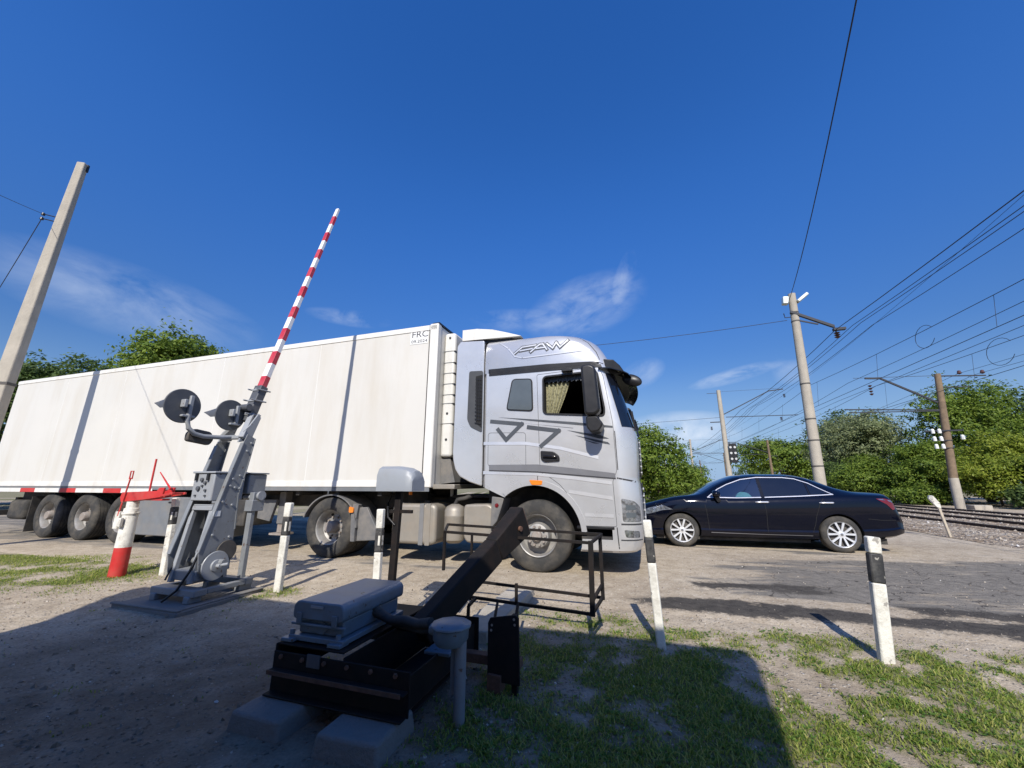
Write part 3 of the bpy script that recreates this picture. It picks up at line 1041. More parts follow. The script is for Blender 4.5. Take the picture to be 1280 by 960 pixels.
# loose ballast stones
stone_v = np.array([(1, 0, 0), (-1, 0, 0), (0, 1, 0), (0, -1, 0), (0, 0, 1), (0, 0, -1), (.6, .6, .5), (-.6, -.6, .45)]) * 0.5
stone_f = [(0, 2, 6), (2, 4, 6), (4, 0, 6), (2, 1, 4), (1, 3, 7), (3, 4, 7), (4, 1, 7), (3, 0, 4), (2, 0, 5), (1, 2, 5), (3, 1, 5), (0, 3, 5)]


def stones(name, pts, smin, smax, mat, label):
    V, F = [], []
    for (x, y, z) in pts:
        s_ = smin + (smax - smin) * rng.random() ** 2.2
        q = Matrix.Rotation(rng.random() * 6.28, 3, 'Z') @ Matrix.Rotation(rng.random() * 6.28, 3, 'X')
        sc = Vector((s_ * rng.uniform(.7, 1.3), s_ * rng.uniform(.7, 1.3), s_ * rng.uniform(.6, 1.0)))
        n0 = len(V)
        for p in stone_v:
            p = Vector(p) * 1.0
            p = q @ Vector((p.x * sc.x, p.y * sc.y, p.z * sc.z))
            V.append((x + p.x, y + p.y, z + p.z))
        F += [tuple(i + n0 for i in f) for f in stone_f]
    o = MB().add(V, F).build(name, mat)
    return tag(o, label, 'gravel', kind='stuff')


def stone_mat():
    m, n, l, b = new_mat('loose_stone')
    geo = n.new('ShaderNodeNewGeometry')
    r = ramp(n, [(0.0, (0.15, 0.12, 0.095)), (0.55, (0.31, 0.265, 0.21)), (0.93, (0.44, 0.39, 0.32)), (1.0, (0.62, 0.6, 0.56))])
    l.new(geo.outputs['Random Per Island'], r.inputs['Fac'])
    l.new(r.outputs['Color'], b.inputs['Base Color'])
    b.inputs['Roughness'].default_value = 0.9
    return m


M['stone'] = stone_mat()
pts = []
for i in range(6000):
    s_ = 8.0 + 18 * rng.random() ** 1.3
    L = rng.uniform(7.0, 15.5)
    z = np.interp(L, [p[0] for p in prof], [p[1] for p in prof])
    p = GW(L, s_, z)
    pts.append((p.x, p.y, p.z))
stones('ballast_stones', pts, 0.035, 0.09, M['stone'], 'loose broken stones lying on the track bed behind the car')
pts = []
while len(pts) < 5200:
    y = 1.5 + 6.0 * rng.random() ** 1.4
    x = rng.uniform(-1.15 * y - 0.6, 1.3 * y)
    rx, ry = to_local(x, y, TR_O, TR_YAW)
    dens = 0.25 + 0.75 * sstep(-0.1, 0.3, fbm(x, y, 1.0, 13.0)) if ry < -2.2 else 0.22
    if abs(x - 0.35) < 0.6 and abs(y - 2.9) < 0.7:
        dens = 1
    if rng.random() < dens:
        pts.append((x, y, (ground_z(x, y) + 0.001) if ry < ROAD_NEAR - .3 else 0.012))
stones('pebbles', pts, 0.004, 0.026, M['stone'], 'small pebbles strewn over the dirt of the verge')
M['clod'] = surf('soil_clod', (0.20, 0.155, 0.11), 0.95, var=0.3, scale=9)
pts = []
while len(pts) < 1500:
    y = 1.4 + 4.6 * rng.random() ** 1.3
    x = rng.uniform(-1.2 * y - 0.4, 1.3 * y)
    rx, ry = to_local(x, y, TR_O, TR_YAW)
    if ry < -2.4 and rng.random() < sstep(-0.15, 0.4, fbm(x, y, 1.4, 23.0)):
        pts.append((x, y, ground_z(x, y) - 0.002))
stones('soil_clods', pts, 0.006, 0.045, M['clod'], 'crumbled clods of brown soil lying on the dirt of the verge')

# rails: head, web and foot as one swept section
sec = [(-0.075, 0.0), (0.075, 0.0), (0.07, 0.02), (0.012, 0.035), (0.012, 0.115), (0.037, 0.125), (0.037, 0.16), (-0.037, 0.16), (-0.037, 0.125), (-0.012, 0.115), (-0.012, 0.035), (-0.07, 0.02)]
rail_labels = ('rusty rail nearest the parked dark car', 'rusty rail of the near track on its far side', 'rusty rail of the far track on the near side', 'rusty rail closest to the green bushes')
for L, lab in zip(RAILS, rail_labels):
    ra_ = MB().loft([[GW(L + p[0], s_, RAIL_Z - 0.16 + p[1]) for p in sec] for s_ in (7.0, 420.0)]).build('rail', M['rail'])
    tag(ra_, lab, 'rail')
    MB().loft([[GW(L + a, s_, RAIL_Z + z) for a, z in ((-0.028, 0.001), (0.028, 0.001), (0.028, 0.004), (-0.028, 0.004))] for s_ in (7.0, 420.0)]).build('rail_head', M['rail_top'], ra_)
n_s = 0
sl = MB().box((0, 0, 0), (2.7, 0.24, 0.16)).build('sleeper', M['timber'], bevel=0.015)
sl.location = (0, 0, -5)
for k, Lc in enumerate(((RAILS[0] + RAILS[1]) / 2, (RAILS[2] + RAILS[3]) / 2)):
    for i in range(46):
        s_ = 9.0 + i * 0.62
        o = sl if n_s == 0 else sl.copy()
        if n_s:
            COL.objects.link(o)
        n_s += 1
        o.location = GW(Lc + 0.03 * rng.standard_normal(), s_, -0.04 - 0.02 * rng.random())
        o.rotation_euler = (0, 0, R(-17.55) + 0.01 * rng.standard_normal())
        tag(o, ('dark timber sleeper of the track nearer the car' if k == 0 else 'dark timber sleeper of the track beside the bushes'), 'sleeper', 'sleepers under the rails of the near track' if k == 0 else 'sleepers under the rails of the far track')
# ------------------------------------------------------------------ wheels
def truck_wheel(parent, loc, dual=False, front=False, r=0.51, w=0.34, out=-1, name='wheel'):
    """a lorry wheel; out=-1 faces the camera side. The rim is the part, tyre and hub hang on it"""
    o = out
    rim = MB()
    if front:
        prof = [(0.30, -0.02), (0.305, 0.0), (0.285, 0.012), (0.275, 0.06), (0.262, 0.14), (0.19, 0.14), (0.165, 0.0), (0.10, -0.02), (0.0, -0.02)]
    else:
        prof = [(0.305, -0.005), (0.305, 0.012), (0.282, 0.02), (0.262, 0.06), (0.25, 0.15), (0.215, 0.17), (0.11, 0.16), (0.0, 0.16)]
    rim.lathe([(a, -o * h) for a, h in prof], n=40)
    rm = rim.build(name, M['rim_steel'], parent, smooth=35, loc=loc)
    ty = MB()
    hw = w
    tp = [(0.295, 0.0), (0.31, -0.012), (0.36, -0.024), (0.42, -0.022), (r - 0.035, -0.008), (r - 0.012, 0.012), (r, 0.04)]
    k = 6
    for i in range(1, k):
        t = hw * i / k
        tp += [(r, t - 0.006), (r - 0.012, t - 0.004), (r - 0.012, t + 0.004), (r, t + 0.006)]
    tp += [(r, hw - 0.04), (r - 0.012, hw - 0.012), (r - 0.035, hw + 0.008), (0.42, hw + 0.02), (0.36, hw + 0.02), (0.295, hw)]
    ty.lathe([(a, -o * h) for a, h in tp], n=48)
    if dual:
        ty.lathe([(a, -o * (h + hw + 0.04)) for a, h in tp], n=48)
    ty.build('tyre', M['rubber'], rm, smooth=40)
    hb = MB()
    if front:
        hb.lathe([(0.0, o * 0.075), (0.06, o * 0.075), (0.075, o * 0.06), (0.08, o * 0.02), (0.08, 0)], n=24)
        for i in range(10):
            a = 2 * math.pi * i / 10
            hb.lathe([(0.0, o * 0.045), (0.016, o * 0.045), (0.019, o * 0.03), (0.019, -o * 0.01)], c=(0.128 * math.cos(a), 0, 0.128 * math.sin(a)), n=8)
    else:
        hb.lathe([(0.0, o * 0.01), (0.085, o * 0.01), (0.10, -o * 0.01), (0.105, -o * 0.16)], n=24)
        for i in range(10):
            a = 2 * math.pi * i / 10
            hb.lathe([(0.0, -o * 0.125), (0.017, -o * 0.125), (0.017, -o * 0.17)], c=(0.165 * math.cos(a), 0, 0.165 * math.sin(a)), n=8)
    hb.build('hub', M['hub'], rm, smooth=35)
    if not front:
        # hand holes in the disc
        hh = MB()
        for i in range(8):
            a = 2 * math.pi * (i + .5) / 8
            hh.lathe([(0.0, -o * 0.156), (0.026, -o * 0.156), (0.026, -o * 0.175)], c=(0.222 * math.cos(a), 0, 0.222 * math.sin(a)), n=12)
        hh.build('hand_holes', M['inside'], rm)
    return rm


# ------------------------------------------------------------------ silver tractor unit
trk = thing('tractor_unit', 'silver long-haul tractor lorry with grey chevron stripes and open driver window', 'truck', (*TR_O, 0), R(TR_YAW))
SY = -1.25


def corner_ring(z, front, back, w, r, rb=0.05, n=10):
    """plan outline of the cab at a height"""
    pts = []
    for cx, cy, a0 in ((front - r, w - r, 90), (front - r, -(w - r), 0)):
        for i in range(n + 1):
            a = R(a0 - 90 * i / n)
            # flat-ish nose: stretch towards the middle
            pts.append(Vector((cx + r * math.cos(a), cy + r * math.sin(a), z)))
    pts.append(Vector((back + rb, -w, z)))
    pts.append(Vector((back, -w + rb, z)))
    pts.append(Vector((back, w - rb, z)))
    pts.append(Vector((back + rb, w, z)))
    return pts


# z, front x, half width, corner radius
cab_sec = [(0.33, 1.40, 1.21, 0.30), (0.36, 1.45, 1.235, 0.31), (0.42, 1.485, 1.245, 0.32), (0.55, 1.505, 1.25, 0.33), (0.80, 1.52, 1.25, 0.33), (1.05, 1.52, 1.25, 0.33),
           (1.26, 1.505, 1.25, 0.33), (1.30, 1.495, 1.25, 0.33), (1.36, 1.50, 1.25, 0.33), (1.60, 1.515, 1.25, 0.33), (1.85, 1.515, 1.25, 0.33), (1.98, 1.505, 1.25, 0.33), (2.06, 1.48, 1.25, 0.32),
           (2.30, 1.415, 1.25, 0.29), (2.60, 1.33, 1.25, 0.26), (2.88, 1.25, 1.25, 0.24), (3.0, 1.22, 1.25, 0.23), (3.05, 1.20, 1.25, 0.23)]
cab = MB().loft([corner_ring(z, f, -0.875, w, r) for z, f, w, r in cab_sec]).build('cab_shell', M['silver'], trk)
# everything below the sill, with the round wheel arch
arch_c, arch_r = (-0.03, 0.53), 0.70
cutp = [(-2.0, -0.3), (-2.0, 1.21), (-0.86, 1.205)]
for i in range(25):
    a = R(132 - i * (132 + 12) / 24)
    cutp.append((arch_c[0] + arch_r * math.cos(a), arch_c[1] + arch_r * math.sin(a)))
cutp += [(0.62, 0.30), (0.62, -0.3)]
boolean_cut(cab, MB().prism(cutp, -2, 2), M['inside'])
# steps recess ahead of the wheel
boolean_cut(cab, MB().bounds(0.5, 1.09, -1.6, -0.95, 0.50, 0.655), M['inside'])
dwin = fillet([(0.155, 2.905), (0.99, 2.93), (1.07, 2.335), (1.06, 2.25), (0.15, 2.325)], 0.06)
boolean_cut(cab, MB().prism(dwin, -1.6, 0.6), M['inside'])
cab.data.shade_smooth()
cab.data.set_sharp_from_angle(angle=R(28))
cbvh = bvh_of(cab)


def side_sheet(name, polys, mat, off, parent=trk, step=0.12, label=None):
    o = draped(polys, cbvh, -1, off=off, step=step).build(name, mat, parent)
    if label:
        o['label'] = label
    return o


def side_panel(name, poly, mat, t0, t1, parent=trk, bevel=0.004):
    """a raised panel on the flat side of the cab, t0..t1 proud of it"""
    return MB().prism(poly, SY - t0, SY - t1).build(name, mat, parent, bevel=bevel)


# dark gap round the door, then the door itself
door_out = [(0.045, 2.96), (1.02, 3.0), (1.085, 2.86), (1.185, 2.13), (1.2, 1.435)]
door_low = [(1.135, 1.285), (1.155, 0.675), (0.64, 0.675), (0.615, 0.80), (0.57, 0.96), (0.48, 1.11), (0.37, 1.24), (0.23, 1.34), (0.07, 1.425)]
door_poly = fillet(door_out + door_low, 0.03, 3)


def inset(poly, d):
    c = Vector((0, 0))
    out = []
    n = len(poly)
    area = sum(poly[i][0] * poly[(i + 1) % n][1] - poly[(i + 1) % n][0] * poly[i][1] for i in range(n))
    sgn = 1 if area > 0 else -1
    for i in range(n):
        p0, p, p1 = Vector(poly[i - 1]), Vector(poly[i]), Vector(poly[(i + 1) % n])
        e0, e1 = (p - p0), (p1 - p)
        if e0.length < 1e-6 or e1.length < 1e-6:
            out.append(tuple(p))
            continue
        n0 = Vector((-e0.y, e0.x)).normalized() * sgn
        n1 = Vector((-e1.y, e1.x)).normalized() * sgn
        b = (n0 + n1)
        b = b / max(0.3, b.length_squared) * 2
        out.append(tuple(p + b * d * 0.5 * 1.0))
    return out


def ring_sheet(outer, inner):
    """quads between two outlines with the same count"""
    n = len(outer)
    return [[outer[i], outer[(i + 1) % n], inner[(i + 1) % n], inner[i]] for i in range(n)]


gap = side_sheet('door_gap', ring_sheet(inset(door_poly, -0.006), inset(door_poly, 0.006)), M['seam'], 0.002, step=0.5)
gap.name = 'door_gap'
# window frame
fr_out, fr_in = inset(dwin, -0.045), inset(dwin, 0.004)
wf = MB()
for q in ring_sheet(fr_out, fr_in):
    wf.prism(q, SY - 0.001, SY - 0.014)
wf.build('door_window_frame', M['black_trim'], trk)
# curtain hung inside the open window, with a dark fringe along the top
cu = MB()
nu, nv = 40, 10
V, F = [], []
for i in range(nu + 1):
    for j in range(nv + 1):
        u, v = i / nu, j / nv
        x = 0.165 + u * (0.36 - 0.20 * v ** 1.2 + 0.02)
        V.append((x, -1.13 + 0.022 * math.sin(u * 34), 2.83 - v * 0.52))
for i in range(nu):
    for j in range(nv):
        a = i * (nv + 1) + j
        F.append((a, a + 1, a + nv + 2, a + nv + 1))
cu.add(V, F).build('window_curtain', M['curtain'], trk, smooth=60)
fg = MB()
for i in range(34):
    x = 0.17 + i * 0.0245
    fg.bar((x, -1.17, 2.93), (x + 0.004, -1.17, 2.835 + 0.012 * math.sin(i * 2.1)), 0.017, 0.012)
fg.bar((0.15, -1.17, 2.93), (1.0, -1.17, 2.945), 0.03, 0.03)
fg.build('curtain_fringe', M['decal'], trk)
# seat back and far window light inside
MB().bounds(-0.02, 0.18, -1.0, -0.5, 1.7, 2.75).build('seat_back', M['seat'], trk, bevel=0.05)
st = MB()
st.lathe([(0.21, -0.012), (0.225, 0), (0.21, 0.012), (0.20, 0)], n=24)
sw_ = st.build('steering_wheel', M['black_trim'], trk, smooth=60, loc=(0.9, 0.55, 2.2))
sw_.rotation_euler = (0, R(0), R(90))

# sleeper window
swp = fillet([(-0.375, 2.925), (-0.03, 2.905), (-0.022, 2.36), (-0.48, 2.405)], 0.07)
side_panel('sleeper_window', swp, M['black_trim'], 0.001, 0.012, bevel=0.004)
swi = inset(swp, 0.042)
gl = MB().prism(swi, SY - 0.013, SY - 0.016).build('sleeper_window_pane', M['glass_grey'], trk)

# dark band at the foot of the roof fairing, lower stripe, chevrons, speed lines
side_sheet('lower_stripe', [[(-0.865, 1.545), (0.03, 1.54), (0.6, 1.475), (1.17, 1.40), (1.18, 1.335), (0.6, 1.385), (0.03, 1.435), (-0.865, 1.468)]], M['stripe_grey'], 0.0035)
side_sheet('lower_stripe_edge', [[(-0.865, 1.466), (0.03, 1.433), (0.6, 1.383), (1.18, 1.333), (1.18, 1.315), (0.6, 1.366), (0.03, 1.416), (-0.865, 1.450)]], M['seam'], 0.0037)
chev = []
for pl, w in (([(-0.72, 2.235), (-0.215, 2.17), (-0.475, 1.93), (-0.61, 2.095)], 0.062), ([(-0.10, 2.115), (0.375, 2.04), (0.10, 1.82)], 0.062)):
    chev += stroke(pl, w)
dec = MB()
for i, q in enumerate(chev):
    draped([q], cbvh, -1, off=0.0042 + 0.0006 * i, step=0.12, mb=dec)
dec.build('chevron_stripes', M['decal'], trk)
sp = MB()
lines = [[(-0.62, 2.30), (0.0, 2.235), (0.6, 2.165), (1.18, 2.08), (1.18, 2.05), (0.6, 2.125), (0.0, 2.205)],
         [(-0.3, 2.20), (0.6, 2.075), (0.6, 2.07)],
         [(0.50, 2.045), (1.0, 1.95), (1.12, 1.895), (0.98, 1.90)],
         [(0.62, 1.965), (1.10, 1.845), (1.13, 1.81), (0.92, 1.855)],
         [(0.74, 1.895), (0.98, 1.825), (0.9, 1.83)]]
for i, q in enumerate(lines):
    draped([q], cbvh, -1, off=0.0036 + 0.0005 * i, step=0.15, mb=sp)
sp.build('speed_lines', M['decal'], trk)
# raised crease lines pressed in the side
cr = MB()
for pl in ([(-0.86, 1.86), (-0.15, 1.84), (0.4, 1.75), (0.95, 1.60)], [(-0.86, 1.40), (0.0, 1.375), (0.6, 1.31), (1.12, 1.24)], [(0.72, 0.80), (1.12, 0.79)], [(0.50, 1.12), (1.12, 1.03)]):
    for (x0, z0), (x1, z1) in zip(pl[:-1], pl[1:]):
        cr.add([(x0, SY - .001, z0 + .05), (x1, SY - .001, z1 + .05), (x1, SY - .006, z1), (x0, SY - .006, z0), (x0, SY - .001, z0 - .004), (x1, SY - .001, z1 - .004)], [(0, 1, 2, 3), (3, 2, 5, 4)])
cr.build('pressed_crease', M['silver'], trk)
# locker lid outline behind the door, seams
seam = MB()
lid = fillet([(-0.785, 2.055), (-0.15, 2.035), (-0.15, 1.515), (-0.785, 1.525)], 0.05)
for q in ring_sheet(lid, inset(lid, 0.012)):
    draped([q], cbvh, -1, off=0.0012, step=0.5, mb=seam)
seam.build('locker_seam', M['seam'], trk)
for q in stroke([(1.205, 1.33), (1.36, 1.30), (1.475, 1.275)], 0.022) + stroke([(0.03, 1.43), (0.03, 1.23)], 0.010) + stroke([(1.205, 2.0), (1.215, 1.45)], 0.012) + stroke([(1.155, 0.66), (1.17, 0.36)], 0.014):
    draped([q], cbvh, -1, off=0.0016, step=0.05).build('panel_seam', M['seam'], trk)
# door handle
hd = MB().prism(fillet([(0.085, 1.745), (0.30, 1.725), (0.375, 1.66), (0.385, 1.585), (0.14, 1.575), (0.09, 1.62)], 0.03), SY - 0.004, SY - 0.03).build('door_handle', M['black_trim'], trk, bevel=0.01)
MB().bar((0.13, SY - 0.045, 1.66), (0.345, SY - 0.045, 1.645), 0.035, 0.03).build('grip', M['black_gloss'], hd, bevel=0.008)
# amber side marker over the arch
MB().prism(fillet([(-0.10, 1.31), (0.11, 1.30), (0.10, 1.235), (-0.06, 1.235)], 0.02), SY - 0.001, SY - 0.03).build('side_marker_lamp', M['amber'], trk, bevel=0.008)
# arch lip
lip = MB()
aa = [R(130 - i * 125 / 30) for i in range(31)]
for a0, a1 in zip(aa[:-1], aa[1:]):
    q = [(arch_c[0] + rr * math.cos(a), arch_c[1] + rr * math.sin(a)) for a, rr in ((a0, arch_r), (a0, arch_r + .075), (a1, arch_r + .075), (a1, arch_r))]
    lip.prism(q, SY - 0.001, SY - 0.022)
lip.build('wheel_arch_lip', M['silver'], trk, smooth=30)
# inner wheel house
MB().bounds(-0.95, 0.62, -0.75, 0.75, 0.45, 1.18).build('wheel_house', M['chassis'], trk)
# black bar and step below the door
MB().bounds(0.60, 1.12, SY - 0.008, SY + 0.05, 0.635, 0.672).build('sill_bar', M['black_trim'], trk, bevel=0.006)
MB().bounds(0.66, 1.08, -1.235, -0.98, 0.50, 0.53).build('step', M['chassis'], trk)
MB().bounds(0.655, 1.075, -1.225, -1.0, 0.34, 0.36).build('step', M['chassis'], trk)

# headlight, fog light on the rounded corner
hl = draped([fillet([(1.235, 1.055), (1.40, 1.02), (1.475, 0.95), (1.485, 0.74), (1.24, 0.745)], 0.03)], cbvh, -1, off=0.006, step=0.03).build('headlight', M['lamp_clear'], trk, smooth=40)
hb_ = MB()
for zc in (0.93, 0.83):
    draped([[(1.29, zc + 0.035), (1.42, zc + 0.03), (1.42, zc - 0.03), (1.29, zc - 0.035)]], cbvh, -1, off=0.009, step=0.03, mb=hb_)
hb_.build('headlight_lens', M['glass_grey'], hl)
draped([fillet([(1.25, 0.635), (1.45, 0.615), (1.45, 0.53), (1.27, 0.54)], 0.02)], cbvh, -1, off=0.006, step=0.03).build('fog_light', M['lamp_clear'], trk, smooth=40)
draped([[(1.215, 0.72), (1.49, 0.715), (1.49, 0.695), (1.215, 0.70)], [(1.20, 0.51), (1.48, 0.505), (1.48, 0.49), (1.20, 0.495)]], cbvh, -1, off=0.005, step=0.03).build('bumper_seam', M['seam'], trk)
# grille on the nose
gr_ = MB().bounds(1.5, 1.53, -0.82, 0.82, 0.62, 1.27)
gr_.bounds(1.49, 1.525, -0.85, 0.85, 1.36, 1.92)
grl = gr_.build('grille', M['black_trim'], trk, bevel=0.01)
sl_ = MB()
for i in range(6):
    sl_.bounds(1.525, 1.55, -0.80, 0.80, 0.67 + i * 0.1, 0.69 + i * 0.1)
    sl_.bounds(1.522, 1.545, -0.80, 0.80, 1.41 + i * 0.09, 1.43 + i * 0.09)
sl_.build('grille_slats', M['chrome'], grl)
nl = copy_part  # far headlight on the other corner
MB().bounds(1.40, 1.5, 0.95, 1.2, 0.75, 1.02).build('headlight', M['lamp_clear'], trk, bevel=0.04)
# windscreen: dark glass from pillar to pillar, slightly proud of the shell
ws = MB()
rr_ = []
for z in np.linspace(2.07, 2.90, 8):
    f = float(np.interp(z, [s[0] for s in cab_sec], [s[1] for s in cab_sec]))
    r = float(np.interp(z, [s[0] for s in cab_sec], [s[3] for s in cab_sec]))
    ring = []
    for cy, a0, a1 in ((-(1.25 - r), -62, 0), ((1.25 - r), 0, 62)):
        for i in range(8):
            a = R(a0 + (a1 - a0) * i / 7)
            ring.append(Vector((f - r + (r + 0.008) * math.cos(a), cy + (r + 0.008) * math.sin(a), z)))
    rr_.append(ring)
ws.loft(rr_, cap=False, closed=False).build('windscreen', M['glass_dark'], trk, smooth=40)
wp = MB()
wp.bar((1.53, -0.9, 2.05), (1.49, -0.25, 2.30), 0.025, 0.02)
wp.bar((1.53, 0.1, 2.05), (1.49, 0.75, 2.30), 0.025, 0.02)
wp.bar((1.50, -1.0, 2.03), (1.46, -1.02, 2.32), 0.03, 0.03)
wp.build('wiper', M['black_trim'], trk)

# roof fairing
roof_sec = [(3.05, 1.20, 1.25, 0.23), (3.10, 1.19, 1.25, 0.24), (3.20, 1.145, 1.249, 0.26), (3.32, 1.085, 1.244, 0.30), (3.44, 1.015, 1.235, 0.36), (3.53, 0.93, 1.215, 0.42), (3.60, 0.84, 1.18, 0.48), (3.65, 0.72, 1.125, 0.55), (3.685, 0.52, 1.04, 0.6), (3.705, 0.28, 0.93, 0.6), (3.715, 0.05, 0.80, 0.5)]
rfm = MB().loft([corner_ring(z, f, -0.875, w, r, 0.03) for z, f, w, r in roof_sec]).build('roof_fairing', M['silver'], trk, smooth=50)
rbvh = bvh_of(rfm)
# black band between cab and fairing
bd = MB()
draped([[(-0.868, 3.125), (0.2, 3.125), (0.8, 3.105), (1.0, 3.095), (1.10, 3.06), (1.10, 3.052), (-0.868, 3.052)]], rbvh, -1, off=0.006, step=0.1, mb=bd)
draped([[(-0.868, 3.049), (1.06, 3.049), (1.08, 2.995), (0.3, 3.005), (-0.868, 3.005)]], cbvh, -1, off=0.006, step=0.1, mb=bd)
bd.build('roof_band', M['black_trim'], trk)
# lettering on the fairing, drawn as slanted ribbons: dark outline with a silver core
let = [[(-0.345, 3.352), (-0.20, 3.462), (0.03, 3.478)], [(-0.235, 3.40), (-0.03, 3.418)],
       [(-0.055, 3.362), (0.10, 3.482), (0.15, 3.482), (0.215, 3.378)], [(0.045, 3.412), (0.175, 3.416)],
       [(0.22, 3.478), (0.315, 3.388), (0.375, 3.485), (0.435, 3.392), (0.565, 3.498)]]
for nm, w, off, mt in (('lettering', 0.054, 0.004, M['decal']), ('lettering_core', 0.022, 0.010, M['silver'])):
    lm = MB()
    kk = 0
    for pl in let:
        for q in stroke(pl, w):
            draped([q], rbvh, -1, off=off + 0.0004 * kk, step=0.05, mb=lm)
            kk += 1
    lm.build(nm, mt, trk)
# shallow swage on the fairing side
sg = MB()
for q in stroke([(-0.62, 3.60), (-0.45, 3.47), (-0.33, 3.31), (-0.2, 3.27), (0.9, 3.30)], 0.022):
    draped([q], rbvh, -1, off=0.008, step=0.06, mb=sg)
sg.build('fairing_crease', M['silver'], trk)
sm = MB()
for q in stroke([(0.70, 3.60), (0.88, 3.44), (1.0, 3.26), (1.045, 3.13)], 0.010):
    draped([q], rbvh, -1, off=0.003, step=0.06, mb=sm)
sm.build('fairing_seam', M['seam'], trk)
# cap with black visor over the windscreen
vp = MB()
vz = []
for x, z, hw in ((1.10, 3.14, 1.20), (1.25, 3.12, 1.18), (1.34, 3.03, 1.14), (1.40, 2.93, 1.10), (1.37, 2.90, 1.10), (1.20, 2.90, 1.18), (1.12, 2.97, 1.21)):
    vz.append((x, z, hw))
n = len(vz)
V = [(x, -hw, z) for x, z, hw in vz] + [(x, 0.0 + hw * 0, z) for x, z, hw in vz] + [(x, hw, z) for x, z, hw in vz]
# bow the middle forward
V = [(x + (0.10 if i // n == 1 else 0.0), y, z) for i, (x, y, z) in enumerate(V)]
F = []
for b_ in (0, n):
    for i in range(n):
        F.append((b_ + i, b_ + (i + 1) % n, b_ + n + (i + 1) % n, b_ + n + i))
F += [tuple(range(n)), tuple(range(3 * n - 1, 2 * n - 1, -1))]
MB().add(V, F).build('brow_panel', M['black_trim'], trk, bevel=0.012)
vs = MB()
V, F = [], []
for i in range(13):
    y = -1.30 + 2.6 * i / 12
    bow = 0.12 * (1 - (y / 1.3) ** 2)
    for x, z in ((1.02, 2.985), (1.20, 2.965), (1.38 + bow, 2.90), (1.46 + bow, 2.85)):
        V.append((x, y, z))
    for x, z in ((1.46 + bow, 2.835), (1.38 + bow, 2.885), (1.20, 2.95), (1.02, 2.97)):
        V.append((x, y, z))
for i in range(12):
    for j in range(8):
        F.append((i * 8 + j, i * 8 + (j + 1) % 8, (i + 1) * 8 + (j + 1) % 8, (i + 1) * 8 + j))
F += [tuple(range(8)), tuple(range(103, 95, -1))]
MB().add(V, F).build('sun_visor', M['black_gloss'], trk, smooth=40)
# kerb mirror at the front corner
km = MB()
km.lathe([(0.0, -0.035), (0.10, -0.03), (0.125, 0.0), (0.10, 0.03), (0.0, 0.035)], n=24)
kmo = km.build('kerb_mirror', M['black_trim'], trk, smooth=50, loc=(1.50, -1.05, 2.80))
kmo.rotation_euler = (R(0), R(24), R(-8))
kmo.scale = (1.25, 1, 0.72)
MB().bar((1.28, -1.05, 2.92), (1.45, -1.05, 2.83), 0.03).build('mirror_arm', M['black_trim'], trk)
# near mirror: a tall black housing held on two arms
mr = MB().prism(fillet([(0.80, 2.93), (0.93, 2.945), (1.01, 2.90), (1.05, 2.25), (0.98, 2.19), (0.83, 2.20)], 0.05), -1.66, -1.44)
mro = mr.build('mirror', M['black_trim'], trk, bevel=0.035, segs=3)
MB().prism(fillet([(0.84, 2.185), (1.0, 2.185), (1.08, 2.07), (1.02, 1.97), (0.9, 1.95), (0.845, 2.03)], 0.03), -1.62, -1.29).build('mirror_foot', M['black_trim'], trk, bevel=0.02)
MB().bar((0.92, -1.25, 2.945), (0.92, -1.55, 2.935), 0.06, 0.05).build('mirror_arm', M['black_trim'], trk, bevel=0.01)
MB().bounds(0.46, 0.63, -1.33, -1.25, 2.955, 3.0).build('window_deflector_mount', M['black_trim'], trk, bevel=0.008)
# far mirror, seen past the windscreen
MB().prism(fillet([(1.24, 2.82), (1.36, 2.84), (1.42, 2.78), (1.44, 2.10), (1.27, 2.10)], 0.05), 1.42, 1.66).build('mirror', M['black_trim'], trk, bevel=0.035, segs=3)
MB().bar((1.1, 1.24, 2.8), (1.3, 1.45, 2.8), 0.06, 0.05).build('mirror_arm', M['black_trim'], trk)

